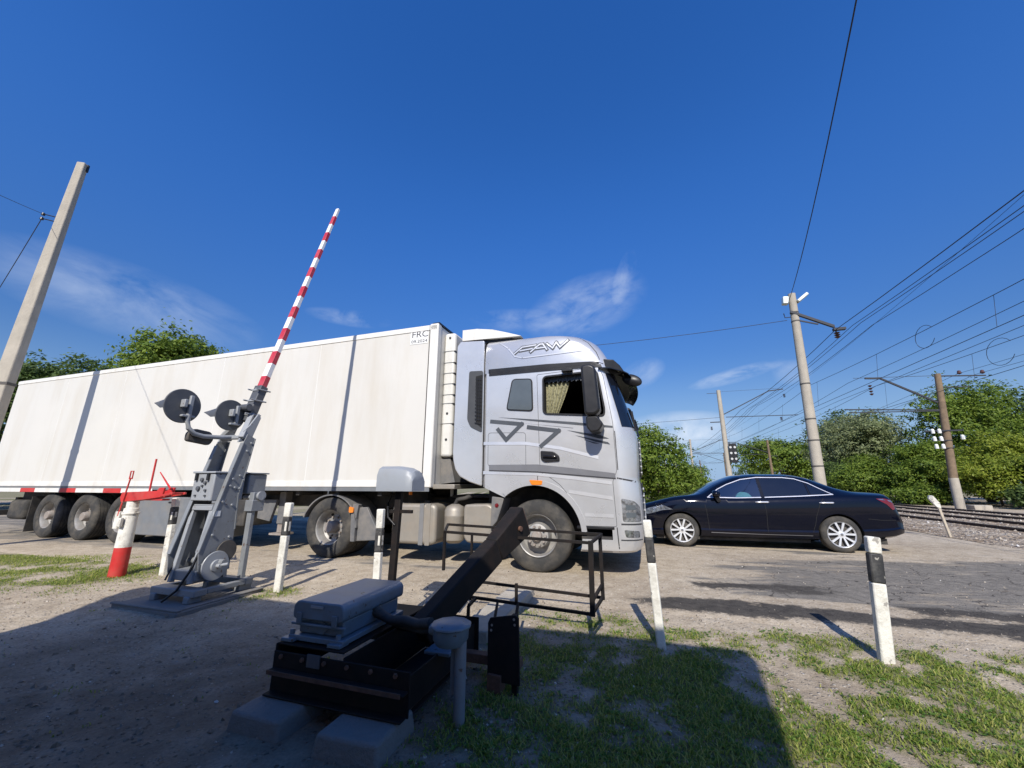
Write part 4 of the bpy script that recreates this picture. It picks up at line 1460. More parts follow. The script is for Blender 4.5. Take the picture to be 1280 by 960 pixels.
# air deflector and side fairings behind the cab
dfp = [(-1.38, 3.99), (-1.1, 3.985), (-0.80, 3.93), (-0.55, 3.84), (-0.27, 3.735), (-0.62, 3.745)]
dfp[-1] = (-1.38, 3.765)
V, F = [], []
for y, k in ((-1.08, 0.92), (-0.98, 1.0), (0.98, 1.0), (1.08, 0.92)):
    for x, z in dfp:
        V.append((x, y, 3.76 + (z - 3.76) * k if z > 3.77 else z))
for j in range(3):
    for i in range(6):
        F.append((j * 6 + i, j * 6 + (i + 1) % 6, (j + 1) * 6 + (i + 1) % 6, (j + 1) * 6 + i))
F += [tuple(range(6)), tuple(range(23, 17, -1))]
MB().add(V, F).build('air_deflector', M['white'], trk, smooth=35)
MB().bounds(-1.34, -0.45, -1.02, 1.02, 3.70, 3.757).build('deflector_gap', M['black_trim'], trk)
for s in (-1, 1):
    ext = fillet([(-0.885, 3.66), (-1.34, 3.69), (-1.40, 3.60), (-1.415, 1.75), (-1.40, 1.62), (-1.36, 1.48), (-1.28, 1.37), (-1.10, 1.28), (-0.885, 1.215)], 0.03)
    sf = MB().prism(ext, s * 1.245, s * 1.19).build('side_fairing', M['silver'], trk, bevel=0.018)
    if s == -1:
        MB().prism(fillet([(-1.15, 3.125), (-0.892, 3.115), (-0.892, 2.06), (-1.10, 2.16), (-1.165, 2.29)], 0.04), -1.246, -1.256).build('vent_panel', M['vent_grey'], sf, bevel=0.006)
        vg = MB()
        vg.prism([(-1.02, 3.02), (-0.90, 3.04), (-0.90, 2.14), (-1.0, 2.22)], -1.257, -1.262)
        vg.build('vent_opening', M['inside'], sf)
        vb = MB()
        for i in range(13):
            z = 2.98 - i * 0.062
            vb.prism([(-1.02, z), (-0.905, z - 0.02), (-0.905, z - 0.04), (-1.02, z - 0.018)], -1.263, -1.272)
        for x in (-0.985, -0.945):
            vb.bounds(x - .006, x + .006, -1.275, -1.263, 2.25, 2.99)
        vb.build('vent_louvres', M['black_trim'], sf)
MB().prism([(-1.30, 3.64), (-0.89, 3.64), (-0.89, 1.4), (-1.25, 1.45)], -1.18, 1.18).build('cab_back_shade', M['inside'], trk)

# chassis, tanks and rear
ch = MB()
for y in (-0.42, 0.42):
    ch.bounds(-4.85, 0.9, y - 0.04, y + 0.04, 0.68, 0.98)
ch.bounds(-4.85, -4.75, -0.5, 0.5, 0.6, 0.98)
ch.bounds(-3.95, -3.65, -1.0, 1.0, 0.42, 0.62)
ch.bounds(-0.1, 0.1, -1.0, 1.0, 0.40, 0.56)
ch.bounds(-1.9, -1.3, -0.42, 0.42, 0.6, 1.0)
ch.build('chassis', M['chassis'], trk)
MB().prism(fillet([(-4.0, 1.00), (-2.7, 1.0), (-2.6, 1.06), (-2.9, 1.14), (-3.8, 1.14)], 0.05), -0.45, 0.45).build('coupling_plate', M['chassis'], trk)
ft = MB().prism(fillet([(-2.53, 0.93), (-1.70, 0.93), (-1.70, 0.30), (-2.53, 0.30)], 0.10), -1.19, -0.52)
fto = ft.build('fuel_tank', M['tank'], trk, bevel=0.05, segs=3)
for x in (-1.95, -1.83, -2.42):
    MB().prism(fillet([(x - .05, 0.937), (x + .03, 0.937), (x + .03, 0.293), (x - .05, 0.293)], 0.01), -1.197, -0.52).build('tank_strap', M['tank_strap'] if x != -1.83 else M['tank'], fto)
MB().lathe([(0.0, 0.0), (0.06, 0.0), (0.06, 0.05), (0.0, 0.05)], c=(-1.99, -0.95, 0.925), axis='z', n=16).build('tank_cap', M['black_trim'], fto)
ab = MB().lathe([(0.0, 0.0), (0.10, 0.0), (0.165, 0.05), (0.17, 0.09), (0.17, 0.40), (0.172, 0.405), (0.172, 0.43), (0.17, 0.435), (0.17, 0.50), (0.14, 0.56), (0.06, 0.60), (0.0, 0.60)], c=(-1.44, -1.02, 0.33), axis='z', n=28).build('air_bottle', M['tank'], trk, smooth=40)
MB().tube([(-1.44, -1.02, 0.92), (-1.40, -1.02, 1.0), (-1.28, -1.0, 1.02), (-1.2, -0.9, 1.06)], 0.035, 10).build('intake_pipe', M['chassis'], ab, smooth=50)
MB().prism(fillet([(-1.22, 0.93), (-0.80, 0.945), (-0.72, 0.90), (-0.74, 0.40), (-0.82, 0.36), (-1.16, 0.36), (-1.22, 0.45)], 0.06), -1.17, -0.7).build('battery_box', M['tank'], trk, bevel=0.03)
mf = MB().prism([(-0.72, 1.06), (-0.52, 1.04), (-0.56, 0.90), (-0.63, 0.70), (-0.74, 0.58)], -1.22, -0.85).build('front_mud_flap', M['mudguard'], trk, bevel=0.01)
MB().lathe([(0.0, -0.012), (0.03, -0.01), (0.032, 0.0)], c=(-0.635, -1.222, 0.93), n=14).build('round_reflector', M['red_lens'], mf)
MB().bounds(-1.75, -0.9, -0.62, 0.62, 1.02, 1.06).build('catwalk', M['chassis'], trk)
pt = MB()
pt.tube([(-1.72, -0.6, 1.04), (-1.72, -0.6, 1.22)], 0.03, 8)
pt.build('marker_stalk', M['white'], trk)
# rear mudguard over the drive wheel
mg = MB()
ring_o, c0 = [], (-3.80, 0.52)
for rr, yy in ((0.585, 0), (0.61, 0)):
    pass
V, F = [], []
aa = [R(165 - i * 165 / 20) for i in range(21)]
for a in aa:
    for rr in (0.575, 0.60):
        for y in (-1.23, -0.60):
            V.append((c0[0] + rr * math.cos(a), y, c0[1] + rr * math.sin(a) * (0.92 if math.sin(a) > 0.5 else 0.97)))
for i in range(20):
    k = i * 4
    F += [(k + 2, k + 3, k + 7, k + 6), (k, k + 4, k + 5, k + 1), (k, k + 2, k + 6, k + 4), (k + 1, k + 5, k + 7, k + 3)]
mgo = mg.add(V, F)
mgo.prism([(-3.225, 0.62), (-3.19, 0.9), (-3.30, 0.92), (-3.33, 0.75), (-3.30, 0.30), (-3.22, 0.30)], -1.23, -1.14)
mgo = mgo.build('rear_mudguard', M['mudguard'], trk, smooth=30)
MB().prism([(-3.215, 0.85), (-3.05, 0.86), (-2.78, 0.45), (-2.80, 0.33), (-3.215, 0.30)], -1.18, -1.12).build('mudguard_skirt', M['mudguard'], trk, bevel=0.01)
MB().prism(fillet([(-3.36, 0.87), (-3.27, 0.85), (-3.27, 0.77), (-3.36, 0.77)], 0.02), -1.235, -1.26).build('side_marker_lamp', M['amber'], trk)
# wheels
for s in (-1, 1):
    truck_wheel(trk, (0, s * 1.20, 0.51), front=True, out=s)
    truck_wheel(trk, (-3.80, s * 1.21, 0.51), dual=True, out=s, w=0.30)

# ------------------------------------------------------------------ white refrigerated semi-trailer
trl = thing('semi_trailer', 'long white box trailer with red and white side tape, coupled to the silver lorry', 'trailer', (*TR_O, 0), R(TR_YAW))
X0, X1, ZB, ZT, HW = -15.1, -1.78, 1.19, 4.08, 1.275
box = MB().bounds(X0, X1, -HW, HW, ZB, ZT).build('box_body', M['trailer'], trl, bevel=0.02)
rl = MB()
rl.bounds(X0 + .01, X1 - .01, -HW - 0.012, -HW + .01, ZT - 0.11, ZT - 0.02)
rl.build('top_rail', M['white'], trl, bevel=0.004)
br_ = MB()
br_.bounds(X0 + .01, X1 - .01, -HW - 0.014, -HW + .01, ZB + 0.012, ZB + 0.115)
br_.build('bottom_rail', M['white'], trl, bevel=0.004)
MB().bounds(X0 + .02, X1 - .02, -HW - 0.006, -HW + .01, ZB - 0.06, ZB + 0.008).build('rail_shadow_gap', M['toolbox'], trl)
fp = MB()
fp.bounds(X1 - 0.16, X1 + 0.012, -HW - 0.012, -HW + 0.12, ZB, ZT + 0.012)
fp.build('front_corner_post', M['white'], trl, bevel=0.02)
MB().bounds(X1 - 0.165, X1 - 0.157, -HW - 0.014, -HW, ZB + .02, ZT - .02).build('post_seam', M['seam'], trl)
MB().bounds(X1 - 0.12, X1 + 0.015, -HW + .02, HW - .02, ZT + 0.001, ZT + 0.035).build('front_roof_cap', M['black_trim'], trl)
for x in (-4.4, -7.05, -10.35, -12.7):
    MB().bounds(x - 0.004, x + 0.004, -HW - 0.0025, -HW, ZB + 0.12, ZT - 0.12).build('panel_joint', M['placard'], trl)
# placard at the top front corner
pl = MB().bounds(-2.34, -1.97, -HW - 0.006, -HW - 0.001, 3.73, 4.04).build('class_placard', M['placard'], trl)


def text_mesh(name, body, size, mat, parent, loc, rot=(math.pi / 2, 0, 0), width=None):
    cu = bpy.data.curves.new(name, 'FONT')
    cu.body = body
    cu.size = size
    cu.extrude = 0.001
    o = bpy.data.objects.new(name, cu)
    COL.objects.link(o)
    bpy.context.view_layer.update()
    me = bpy.data.meshes.new_from_object(o.evaluated_get(bpy.context.evaluated_depsgraph_get()))
    bpy.data.objects.remove(o)
    me.name = name
    me.materials.clear()
    me.materials.append(mat)
    t = bpy.data.objects.new(name, me)
    COL.objects.link(t)
    t.parent = parent
    t.location = loc
    t.rotation_euler = rot
    if width:
        xs = [v.co.x for v in me.vertices]
        k = width / (max(xs) - min(xs))
        t.scale = (k, 1, 1)
    return t


text_mesh('placard_letters', 'FRC', 0.17, M['dark_label'], pl, (-2.32, -HW - 0.0075, 3.86), width=0.33)
text_mesh('placard_date', '09.2024', 0.08, M['dark_label'], pl, (-2.32, -HW - 0.0075, 3.755), width=0.33)
# refrigeration unit on the bulkhead
rfu = MB().bounds(X1 + .005, -1.55, -1.02, 1.02, 1.70, 3.98).build('refrigeration_unit', M['reefer'], trl, bevel=0.05, segs=3)
rb = MB()
for z in (3.62, 3.40, 3.20, 3.0, 2.80, 2.64, 2.28):
    rb.bounds(X1 + .01, -1.545, -1.026, -0.9, z - 0.005, z + 0.005)
rb.build('unit_seams', M['toolbox'], rfu)
lk = MB()
for z in (3.88, 2.46, 2.0):
    lk.lathe([(0.0, -0.012), (0.02, -0.01), (0.022, 0.0)], c=(-1.66, -1.022, z), n=10)
lk.build('unit_latches', M['seam'], rfu)
lowp = MB().prism([(X1 + .004, 1.68), (-1.6, 1.68), (-1.50, 1.28), (X1 + .004, 1.25)], -0.95, 0.95).build('bulkhead_lower', M['mudguard'], trl)
MB().bounds(X1, -1.38, -1.2, 1.2, 1.17, 1.245).build('front_bolster', M['tank'], trl, bevel=0.01)
# red and white tape, a row of plates on the side rail
x = -15.05
i = 0
while x < -9.0:
    w = 0.62 if i % 2 == 0 else 1.02
    MB().bounds(x, x + w, -HW - 0.020, -HW - 0.008, ZB - 0.13, ZB - 0.065 + 0.03).build('red_tape' if i % 2 == 0 else 'white_tape', M['red'] if i % 2 == 0 else M['white'], trl)
    x += w
    i += 1
MB().bounds(-15.0, -9.0, -HW - 0.006, -HW + 0.05, ZB - 0.135, ZB - 0.062).build('tape_rail', M['toolbox'], trl)
# frame, legs, boxes, bumper
f_ = MB()
for y in (-0.55, 0.55):
    f_.bounds(-14.9, -2.2, y - 0.06, y + 0.06, 0.82, 1.185)
for x in np.arange(-14.5, -2.5, 0.9):
    f_.bounds(x - .04, x + .04, -1.2, 1.2, 1.05, 1.185)
f_.build('trailer_frame', M['chassis'], trl)
tb = MB().bounds(-9.02, -6.55, -1.22, -0.55, 0.20, 0.98).build('pallet_box', M['toolbox'], trl, bevel=0.02)
MB().bounds(-8.0, -7.75, -1.23, -1.22, 0.86, 0.89).build('box_latch', M['black_trim'], tb)
MB().bounds(-6.5, -5.9, -1.15, -0.5, 0.45, 0.95).build('equipment_box', M['chassis'], trl, bevel=0.02)
for y in (-0.85, 0.85):
    lg = MB().bounds(-5.32, -5.16, y - 0.08, y + 0.08, 0.50, 1.1).build('landing_leg', M['mudguard'], trl, bevel=0.01)
    MB().bounds(-5.30, -5.18, y - 0.06, y + 0.06, 0.34, 0.52).build('leg_tube', M['hub'], lg)
    MB().bounds(-5.40, -5.08, y - 0.14, y + 0.14, 0.30, 0.335).build('foot_plate', M['hub'], lg)
MB().prism([(-5.75, 0.95), (-5.3, 0.95), (-5.42, 0.55), (-5.75, 0.6)], -1.0, -0.94).build('leg_bracket', M['mudguard'], trl)
ub = MB()
ub.bounds(-14.95, -14.75, -1.2, 1.2, 0.45, 0.58)
for y in (-0.7, 0.7):
    ub.bounds(-14.9, -14.8, y - .05, y + .05, 0.5, 0.9)
ub.build('underrun_bar', M['chassis'], trl)
MB().bounds(-14.1, -13.35, -1.16, -0.6, 0.38, 0.86).build('spare_carrier', M['rubber'], trl, bevel=0.1, segs=4)
MB().bounds(-12.98, -12.96, -1.22, -0.8, 0.12, 0.95).build('mud_flap', M['rubber'], trl)
for x in (-9.45, -10.82, -12.2):
    for s in (-1, 1):
        truck_wheel(trl, (x, s * 1.21, 0.52), out=s, r=0.52, w=0.37)
ax = MB()
for x in (-9.45, -10.82, -12.2):
    ax.tube([(x, -1.1, 0.52), (x, 1.1, 0.52)], 0.07, 10)
    ax.bounds(x - .3, x + .3, -0.62, -0.5, 0.5, 0.8)
ax.build('axle', M['chassis'], trl)
for x in (-3.98, -4.62, -5.5, -2.25):
    MB().tube([(x, -1.1, 1.07), (x, -1.1, 1.13)], 0.03, 8).build('side_marker_lamp', M['lamp_clear'] if x != -2.25 else M['amber'], trl)
# ------------------------------------------------------------------ dark saloon car
CAR_O, CAR_YAW = (3.7513, 9.4231), 180 - 15.86
car = thing('parked_car', 'dark midnight-blue saloon car with ten-spoke alloy wheels and chrome window trim', 'car', (*CAR_O, 0), R(CAR_YAW))


def pchip(xs, ys):
    xs, ys = np.array(xs, float), np.array(ys, float)
    if xs[0] > xs[-1]:
        xs, ys = xs[::-1], ys[::-1]
    h = np.diff(xs)
    d = np.diff(ys) / h
    m = np.zeros_like(ys)
    for i in range(1, len(xs) - 1):
        if d[i - 1] * d[i] > 0:
            w1, w2 = 2 * h[i] + h[i - 1], h[i] + 2 * h[i - 1]
            m[i] = (w1 + w2) / (w1 / d[i - 1] + w2 / d[i])
    m[0], m[-1] = d[0], d[-1]

    def f(x):
        i = int(np.clip(np.searchsorted(xs, x) - 1, 0, len(h) - 1))
        t = (x - xs[i]) / h[i]
        return float((2 * t**3 - 3 * t**2 + 1) * ys[i] + (t**3 - 2 * t**2 + t) * h[i] * m[i] + (-2 * t**3 + 3 * t**2) * ys[i + 1] + (t**3 - t**2) * h[i] * m[i + 1])
    return f


# shoulder (top edge of the body side)
z_sh = pchip([0.97, 0.90, 0.72, 0.42, 0.05, -0.30, -0.60, -1.5, -2.4, -2.9, -3.3, -3.62, -3.71, -3.76, -3.79], [0.62, 0.72, 0.80, 0.875, 0.955, 0.985, 0.965, 0.985, 1.02, 1.035, 1.04, 1.03, 1.0, 0.93, 0.85])
# centre line height: bonnet, screen, roof, rear screen, boot
z_ce = pchip([0.97, 0.90, 0.72, 0.42, 0.05, -0.30, -0.42, -0.80, -1.26, -1.55, -2.05, -2.38, -2.68, -2.95, -3.25, -3.62, -3.71, -3.76, -3.79], [0.64, 0.745, 0.83, 0.915, 1.0, 1.045, 1.085, 1.285, 1.435, 1.46, 1.455, 1.42, 1.33, 1.20, 1.115, 1.09, 1.07, 0.99, 0.88])
# roof rail (upper edge of the side glass)
z_ra = pchip([0.97, 0.90, 0.72, 0.42, 0.05, -0.30, -0.50, -0.77, -0.97, -1.26, -1.58, -2.05, -2.24, -2.46, -2.78, -2.95, -3.25, -3.62, -3.71, -3.76, -3.79], [0.63, 0.735, 0.818, 0.90, 0.985, 1.02, 1.04, 1.185, 1.275, 1.375, 1.405, 1.40, 1.375, 1.295, 1.10, 1.075, 1.062, 1.05, 1.025, 0.95, 0.865])
hw = pchip([0.97, 0.90, 0.75, 0.45, 0.0, -0.8, -1.5, -2.4, -3.0, -3.4, -3.65, -3.74, -3.79], [0.62, 0.72, 0.83, 0.89, 0.915, 0.915, 0.915, 0.915, 0.905, 0.88, 0.83, 0.79, 0.74])
z_lo = pchip([0.97, 0.85, 0.5, -0.6, -2.2, -3.2, -3.6, -3.79], [0.30, 0.22, 0.19, 0.19, 0.19, 0.24, 0.28, 0.34])


def section(x):
    W, zs, zc, zr, zl = hw(x), z_sh(x), z_ce(x), z_ra(x), z_lo(x)
    gh = max(0.0, min(1.0, (zr - zs - 0.03) / 0.36))         # how much cabin stands on the shoulder here
    yr = W * 0.86 - gh * 0.19 * (W / 0.9)
    yb = W * 0.925
    h = zs - zl
    ctl = [(0, zl), (W * 0.80, zl), (W * 0.93, zl + 0.05 * h), (W * 0.975, zl + 0.14 * h), (W * 0.985, zl + 0.20 * h), (W * 0.965, zl + 0.24 * h), (W * 0.985, zl + 0.45 * h), (W, zl + 0.72 * h), (W * 0.992, zl + 0.86 * h), (W * 0.965, zl + 0.96 * h), (yb, zs),
           (yb + (yr - yb) * 0.35, zs + (zr - zs) * 0.36), (yb + (yr - yb) * 0.72, zs + (zr - zs) * 0.74), (yr, zr), (yr * 0.90, zr + (zc - zr) * 0.42), (yr * 0.62, zr + (zc - zr) * 0.80), (yr * 0.3, zr + (zc - zr) * 0.96), (0, zc)]
    return ctl


xs = np.concatenate([np.linspace(0.97, 0.7, 10), np.linspace(0.66, -0.3, 18), np.linspace(-0.34, -3.3, 62), np.linspace(-3.34, -3.79, 14)])
rings = []
for x in xs:
    c = section(float(x))
    ring = [Vector((x, -y, z)) for y, z in c] + [Vector((x, y, z)) for y, z in reversed(c[1:-1])]
    rings.append(ring)
# nose and tail bulge with height: push lower front out, lean the tail
for r_ in rings[:14]:
    for p in r_:
        k = max(0, (p.x - 0.5) / 0.47)
        p.x += 0.05 * k * (1 - abs(p.y) / 0.9) + 0.03 * k * (1 if p.z < 0.55 else 0)
for r_ in rings[-14:]:
    for p in r_:
        k = max(0, (-p.x - 3.35) / 0.44)
        p.x -= k * (0.07 * (1 - (abs(p.y) / 0.85) ** 2) + (0.03 if p.z < 0.62 else -0.045 * (p.z - 0.62) / 0.4))
body = MB().loft(rings).build('body', M['car_paint'], car)
for x in (0.0, -2.775):
    cut = MB().lathe([(0.0, 0.55), (0.365, 0.55), (0.365, 1.2), (0.0, 1.2)], c=(x, 0, 0.335), n=48)
    cut.lathe([(0.0, -0.55), (0.365, -0.55), (0.365, -1.2), (0.0, -1.2)], c=(x, 0, 0.335), n=48)
    boolean_cut(body, cut, M['inside'])
# outlines of the side glass (x, z)
belt = lambda x: z_sh(x) + 0.012
fw = [(-0.60, 1.0), (-0.80, 1.135), (-0.98, 1.225), (-1.26, 1.325), (-1.54, 1.362), (-1.54, belt(-1.5)), (-1.1, belt(-1.1))]
rw = [(-1.60, 1.365), (-2.02, 1.36), (-2.22, 1.335), (-2.37, 1.27), (-2.37, belt(-2.37)), (-1.6, belt(-1.6))]
qw = [(-2.41, 1.252), (-2.55, 1.175), (-2.70, 1.085), (-2.41, belt(-2.41) + .004)]
boolean_cut(body, MB().prism(fw, 0.3, 1.2), M['inside'])
body.data.shade_smooth()
body.data.set_sharp_from_angle(angle=R(32))
kb = bvh_of(body)
full = MB().loft(rings)
bm_ = bmesh.new()
me_ = bpy.data.meshes.new('tmp')
me_.from_pydata(full.v, [], full.f)
bm_.from_mesh(me_)
fb = BVHTree.FromBMesh(bm_)
bm_.free()
bpy.data.meshes.remove(me_)
# y=+ is the side towards the camera
g1 = draped([fw], fb, 1, off=0.002, step=0.08).build('front_side_window', M['glass_clear'], car, smooth=60)
g2 = draped([rw, qw], fb, 1, off=0.003, step=0.08).build('rear_side_window', M['glass_dark'], car, smooth=60)
draped([fw, rw, qw], fb, -1, off=0.003, step=0.08).build('far_side_windows', M['glass_dark'], car, smooth=60)
# chrome trim round the glass
trim = MB()
top = [(-0.56, 0.985), (-0.78, 1.145), (-0.97, 1.24), (-1.255, 1.342), (-1.56, 1.383), (-2.03, 1.378), (-2.235, 1.352), (-2.44, 1.27), (-2.60, 1.165), (-2.78, 1.055)]
bot = [(-0.56, 0.985), (-1.1, belt(-1.1) - .008), (-1.6, belt(-1.6) - .008), (-2.2, belt(-2.2) - .006), (-2.78, 1.055)]
for i, q in enumerate(stroke(top, 0.015) + stroke(bot, 0.016)):
    draped([q], fb, 1, off=0.006 + 0.0003 * (i % 2), step=0.08, mb=trim)
trim.build('chrome_trim', M['chrome'], car)
for q in stroke([(-1.57, belt(-1.57)), (-1.57, 1.365)], 0.06) + stroke([(-2.39, belt(-2.39)), (-2.39, 1.26)], 0.022):
    draped([q], fb, 1, off=0.0045, step=0.06).build('window_pillar', M['black_gloss'], car)
# screens
def screen(name, x0, x1, lo):
    V, F = [], []
    xx = np.linspace(x0, x1, 14)
    for x in xx:
        c = section(float(x))
        seg = [Vector((x, -y, z)) for y, z in c[13:]] + [Vector((x, y, z)) for y, z in reversed(c[13:-1])]
        for i, p in enumerate(seg):
            V.append((p.x, p.y * 0.955, p.z + 0.006))
    m_ = len(V) // 14
    for i in range(13):
        for j in range(m_ - 1):
            F.append((i * m_ + j, i * m_ + j + 1, (i + 1) * m_ + j + 1, (i + 1) * m_ + j))
    return MB().add(V, F).build(name, M['glass_dark'], car, smooth=60)


screen('windscreen', -0.46, -1.20, 0)
screen('rear_window', -2.45, -2.92, 0)
# inside: seats, something pale turquoise at the driver's window
for y in (0.42, -0.42):
    MB().bounds(-1.75, -1.55, y - 0.22, y + 0.22, 0.6, 1.12).build('seat', M['seat'], car, bevel=0.05)
tq = MB()
V = []
for j in range(5):
    for i in range(14):
        u, v = i / 13, j / 4
        V.append((-1.10 - 0.36 * u, 0.60 + 0.06 * v, 0.93 + 0.17 * math.sin(math.pi * u) ** 0.8 * (1 - 0.12 * v) + 0.012 * math.sin(9 * u + v)))
F = [(j * 14 + i, j * 14 + i + 1, (j + 1) * 14 + i + 1, (j + 1) * 14 + i) for j in range(4) for i in range(13)]
n0 = len(V)
V += [(-1.10 - 0.36 * i / 13, 0.66, 0.86) for i in range(14)]
F += [(4 * 14 + i, 4 * 14 + i + 1, n0 + i + 1, n0 + i) for i in range(13)]
tqo = MB().add(V, F).build('folded_cloth', M['turquoise'], None, smooth=60)
tqo.matrix_world = Matrix.Translation((*CAR_O, 0)) @ Matrix.Rotation(R(CAR_YAW), 4, 'Z')
tag(tqo, 'pale turquoise cloth behind the front side window of the dark car', 'cloth')
# door gaps, handles, sill line, mirror, lamps
gp = MB()
for q in stroke([(-0.46, 0.96), (-0.50, 0.70), (-0.52, 0.36), (-0.60, 0.27)], 0.008) + stroke([(-1.56, belt(-1.56) - .02), (-1.58, 0.70), (-1.56, 0.27)], 0.008) + stroke([(-2.62, 1.03), (-2.50, 0.86), (-2.42, 0.66), (-2.38, 0.50), (-2.30, 0.30)], 0.008) + stroke([(-3.25, 0.62), (-3.45, 0.60), (-3.70, 0.60)], 0.008) + stroke([(0.37, 0.56), (0.55, 0.60), (0.80, 0.62)], 0.008):
    draped([q], fb, 1, off=0.0015, step=0.08, mb=gp)
gp.build('door_gaps', M['inside'], car)
for x in (-1.53, -2.62):
    hit = fb.ray_cast(Vector((x, 4, 0.895)), Vector((0, -1, 0)))
    y = hit[0].y
    MB().tube([(x + 0.115, y - 0.004, 0.898), (x + 0.09, y + 0.028, 0.90), (x - 0.09, y + 0.028, 0.902), (x - 0.115, y - 0.004, 0.902)], [0.010, 0.016, 0.016, 0.010], 10).build('door_handle', M['chrome'], car, smooth=50)
ss = MB()
for q in stroke([(-0.55, 0.305), (-1.5, 0.295), (-2.3, 0.295)], 0.014):
    draped([q], fb, 1, off=0.008, step=0.1, mb=ss)
ss.build('sill_trim', M['silver_dark'], car)
mi = MB()
mi.lathe([(0.0, -0.055), (0.055, -0.05), (0.085, -0.015), (0.09, 0.03), (0.07, 0.055), (0.0, 0.06)], axis='x', n=24)
mio = mi.build('door_mirror', M['car_paint'], car, smooth=50, loc=(-0.70, 0.985, 1.055))
mio.scale = (1.25, 1.15, 0.78)
MB().prism(fillet([(-0.66, 1.0), (-0.76, 1.0), (-0.78, 0.91), (-0.72, 0.885)], 0.015), 0.83, 0.97).build('mirror_foot', M['black_gloss'], car, bevel=0.01)
mj = copy_part(mio, loc=(-0.70, -0.985, 1.055))
hl2 = draped([fillet([(0.14, 0.735), (0.34, 0.825), (0.62, 0.76), (0.80, 0.69), (0.84, 0.64), (0.62, 0.64), (0.35, 0.72)], 0.02)], fb, 1, off=0.004, step=0.05).build('headlight', M['lamp_clear'], car, smooth=50)
draped([fillet([(0.14, 0.735), (0.34, 0.825), (0.62, 0.76), (0.80, 0.69), (0.84, 0.64), (0.62, 0.64), (0.35, 0.72)], 0.02)], fb, -1, off=0.004, step=0.05).build('headlight', M['lamp_clear'], car, smooth=50)
for s in (1, -1):
    tl = draped([fillet([(-3.44, 0.985), (-3.58, 0.985), (-3.72, 0.955), (-3.74, 0.80), (-3.68, 0.78), (-3.60, 0.88), (-3.50, 0.94)], 0.012)], fb, s, off=0.005, step=0.03).build('tail_light', M['red_lens'], car, smooth=50)
    draped([[(-3.46, 0.978), (-3.56, 0.978), (-3.60, 0.955), (-3.54, 0.955)], [(-3.62, 0.962), (-3.71, 0.945), (-3.72, 0.905), (-3.66, 0.93)]], fb, s, off=0.008, step=0.03).build('tail_light_clear', M['lamp_clear'], tl)
MB().bounds(-3.55, -2.9, -0.7, 0.7, 0.16, 0.26).build('underbody', M['chassis'], car)
MB().bounds(-2.3, 0.5, -0.75, 0.75, 0.15, 0.2).build('floor_pan', M['chassis'], car)


def car_wheel(loc, out):
    o = out
    rim = MB()
    # outer lip and barrel
    rim.lathe([(0.224, o * 0.012), (0.230, o * 0.016), (0.232, 0.0), (0.218, -o * 0.02), (0.212, o * 0.004), (0.220, o * 0.012)], n=48)
    for i in range(10):
        a = 2 * math.pi * (i // 2) / 5 + (0.30 if i % 2 else -0.30) + 0.3
        d = Vector((math.cos(a), 0, math.sin(a)))
        a2 = 2 * math.pi * (i // 2) / 5 + (0.15 if i % 2 else -0.15) + 0.3
        d0 = Vector((math.cos(a2), 0, math.sin(a2)))
        rim.bar(d0 * 0.045 + Vector((0, -o * 0.004, 0)), d * 0.219 + Vector((0, o * 0.002, 0)), 0.028, 0.03, up=(0, 1, 0), w2=0.036, h2=0.03)
    rim.lathe([(0.0, o * 0.018), (0.03, o * 0.018), (0.062, o * 0.008), (0.066, -o * 0.02)], n=24)
    w_ = rim.build('wheel', M['alloy'], car, smooth=35, loc=loc)
    MB().lathe([(0.0, -o * 0.05), (0.20, -o * 0.05), (0.215, -o * 0.03), (0.215, -o * 0.18), (0, -o * 0.18)], n=32).build('brake_disc', M['rim_dark'], w_)
    tp = [(0.225, -o * 0.0), (0.232, o * 0.016), (0.26, o * 0.022), (0.30, o * 0.012), (0.322, -o * 0.01), (0.330, -o * 0.03), (0.331, -o * 0.10), (0.330, -o * 0.17), (0.322, -o * 0.19), (0.30, -o * 0.21), (0.225, -o * 0.2)]
    MB().lathe(tp, n=56).build('tyre', M['rubber'], w_, smooth=40)
    MB().lathe([(0.0, o * 0.022), (0.024, o * 0.021), (0.026, o * 0.015)], n=20).build('hub_cap', M['silver_dark'], w_, smooth=40)


for x in (0.0, -2.775):
    for s in (1, -1):
        car_wheel((x, s * 0.875, 0.331), s)
# ------------------------------------------------------------------ grey crossing barrier with its boom raised
BA_O, BA_YAW = (-3.55, 4.95), -18.1
slab = MB().prism(fillet([(-0.52, -0.57), (0.50, -0.59), (0.44, 0.42), (-0.54, 0.42)], 0.02), -0.1, 0.03, axis='z')
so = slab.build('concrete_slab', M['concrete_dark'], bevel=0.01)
so.location = (*BA_O, 0)
so.rotation_euler = (0, 0, R(BA_YAW))
tag(so, 'flat concrete slab under the grey barrier machine', 'concrete slab')
MB().add(*(lambda m: (m.v, m.f))(MB().bounds(-0.52, 0.49, -0.585, -0.53, 0.03, 0.05).bounds(0.41, 0.46, -0.52, 0.40, 0.03, 0.045))).build('rim', M['concrete_dark'], so, bevel=0.012)

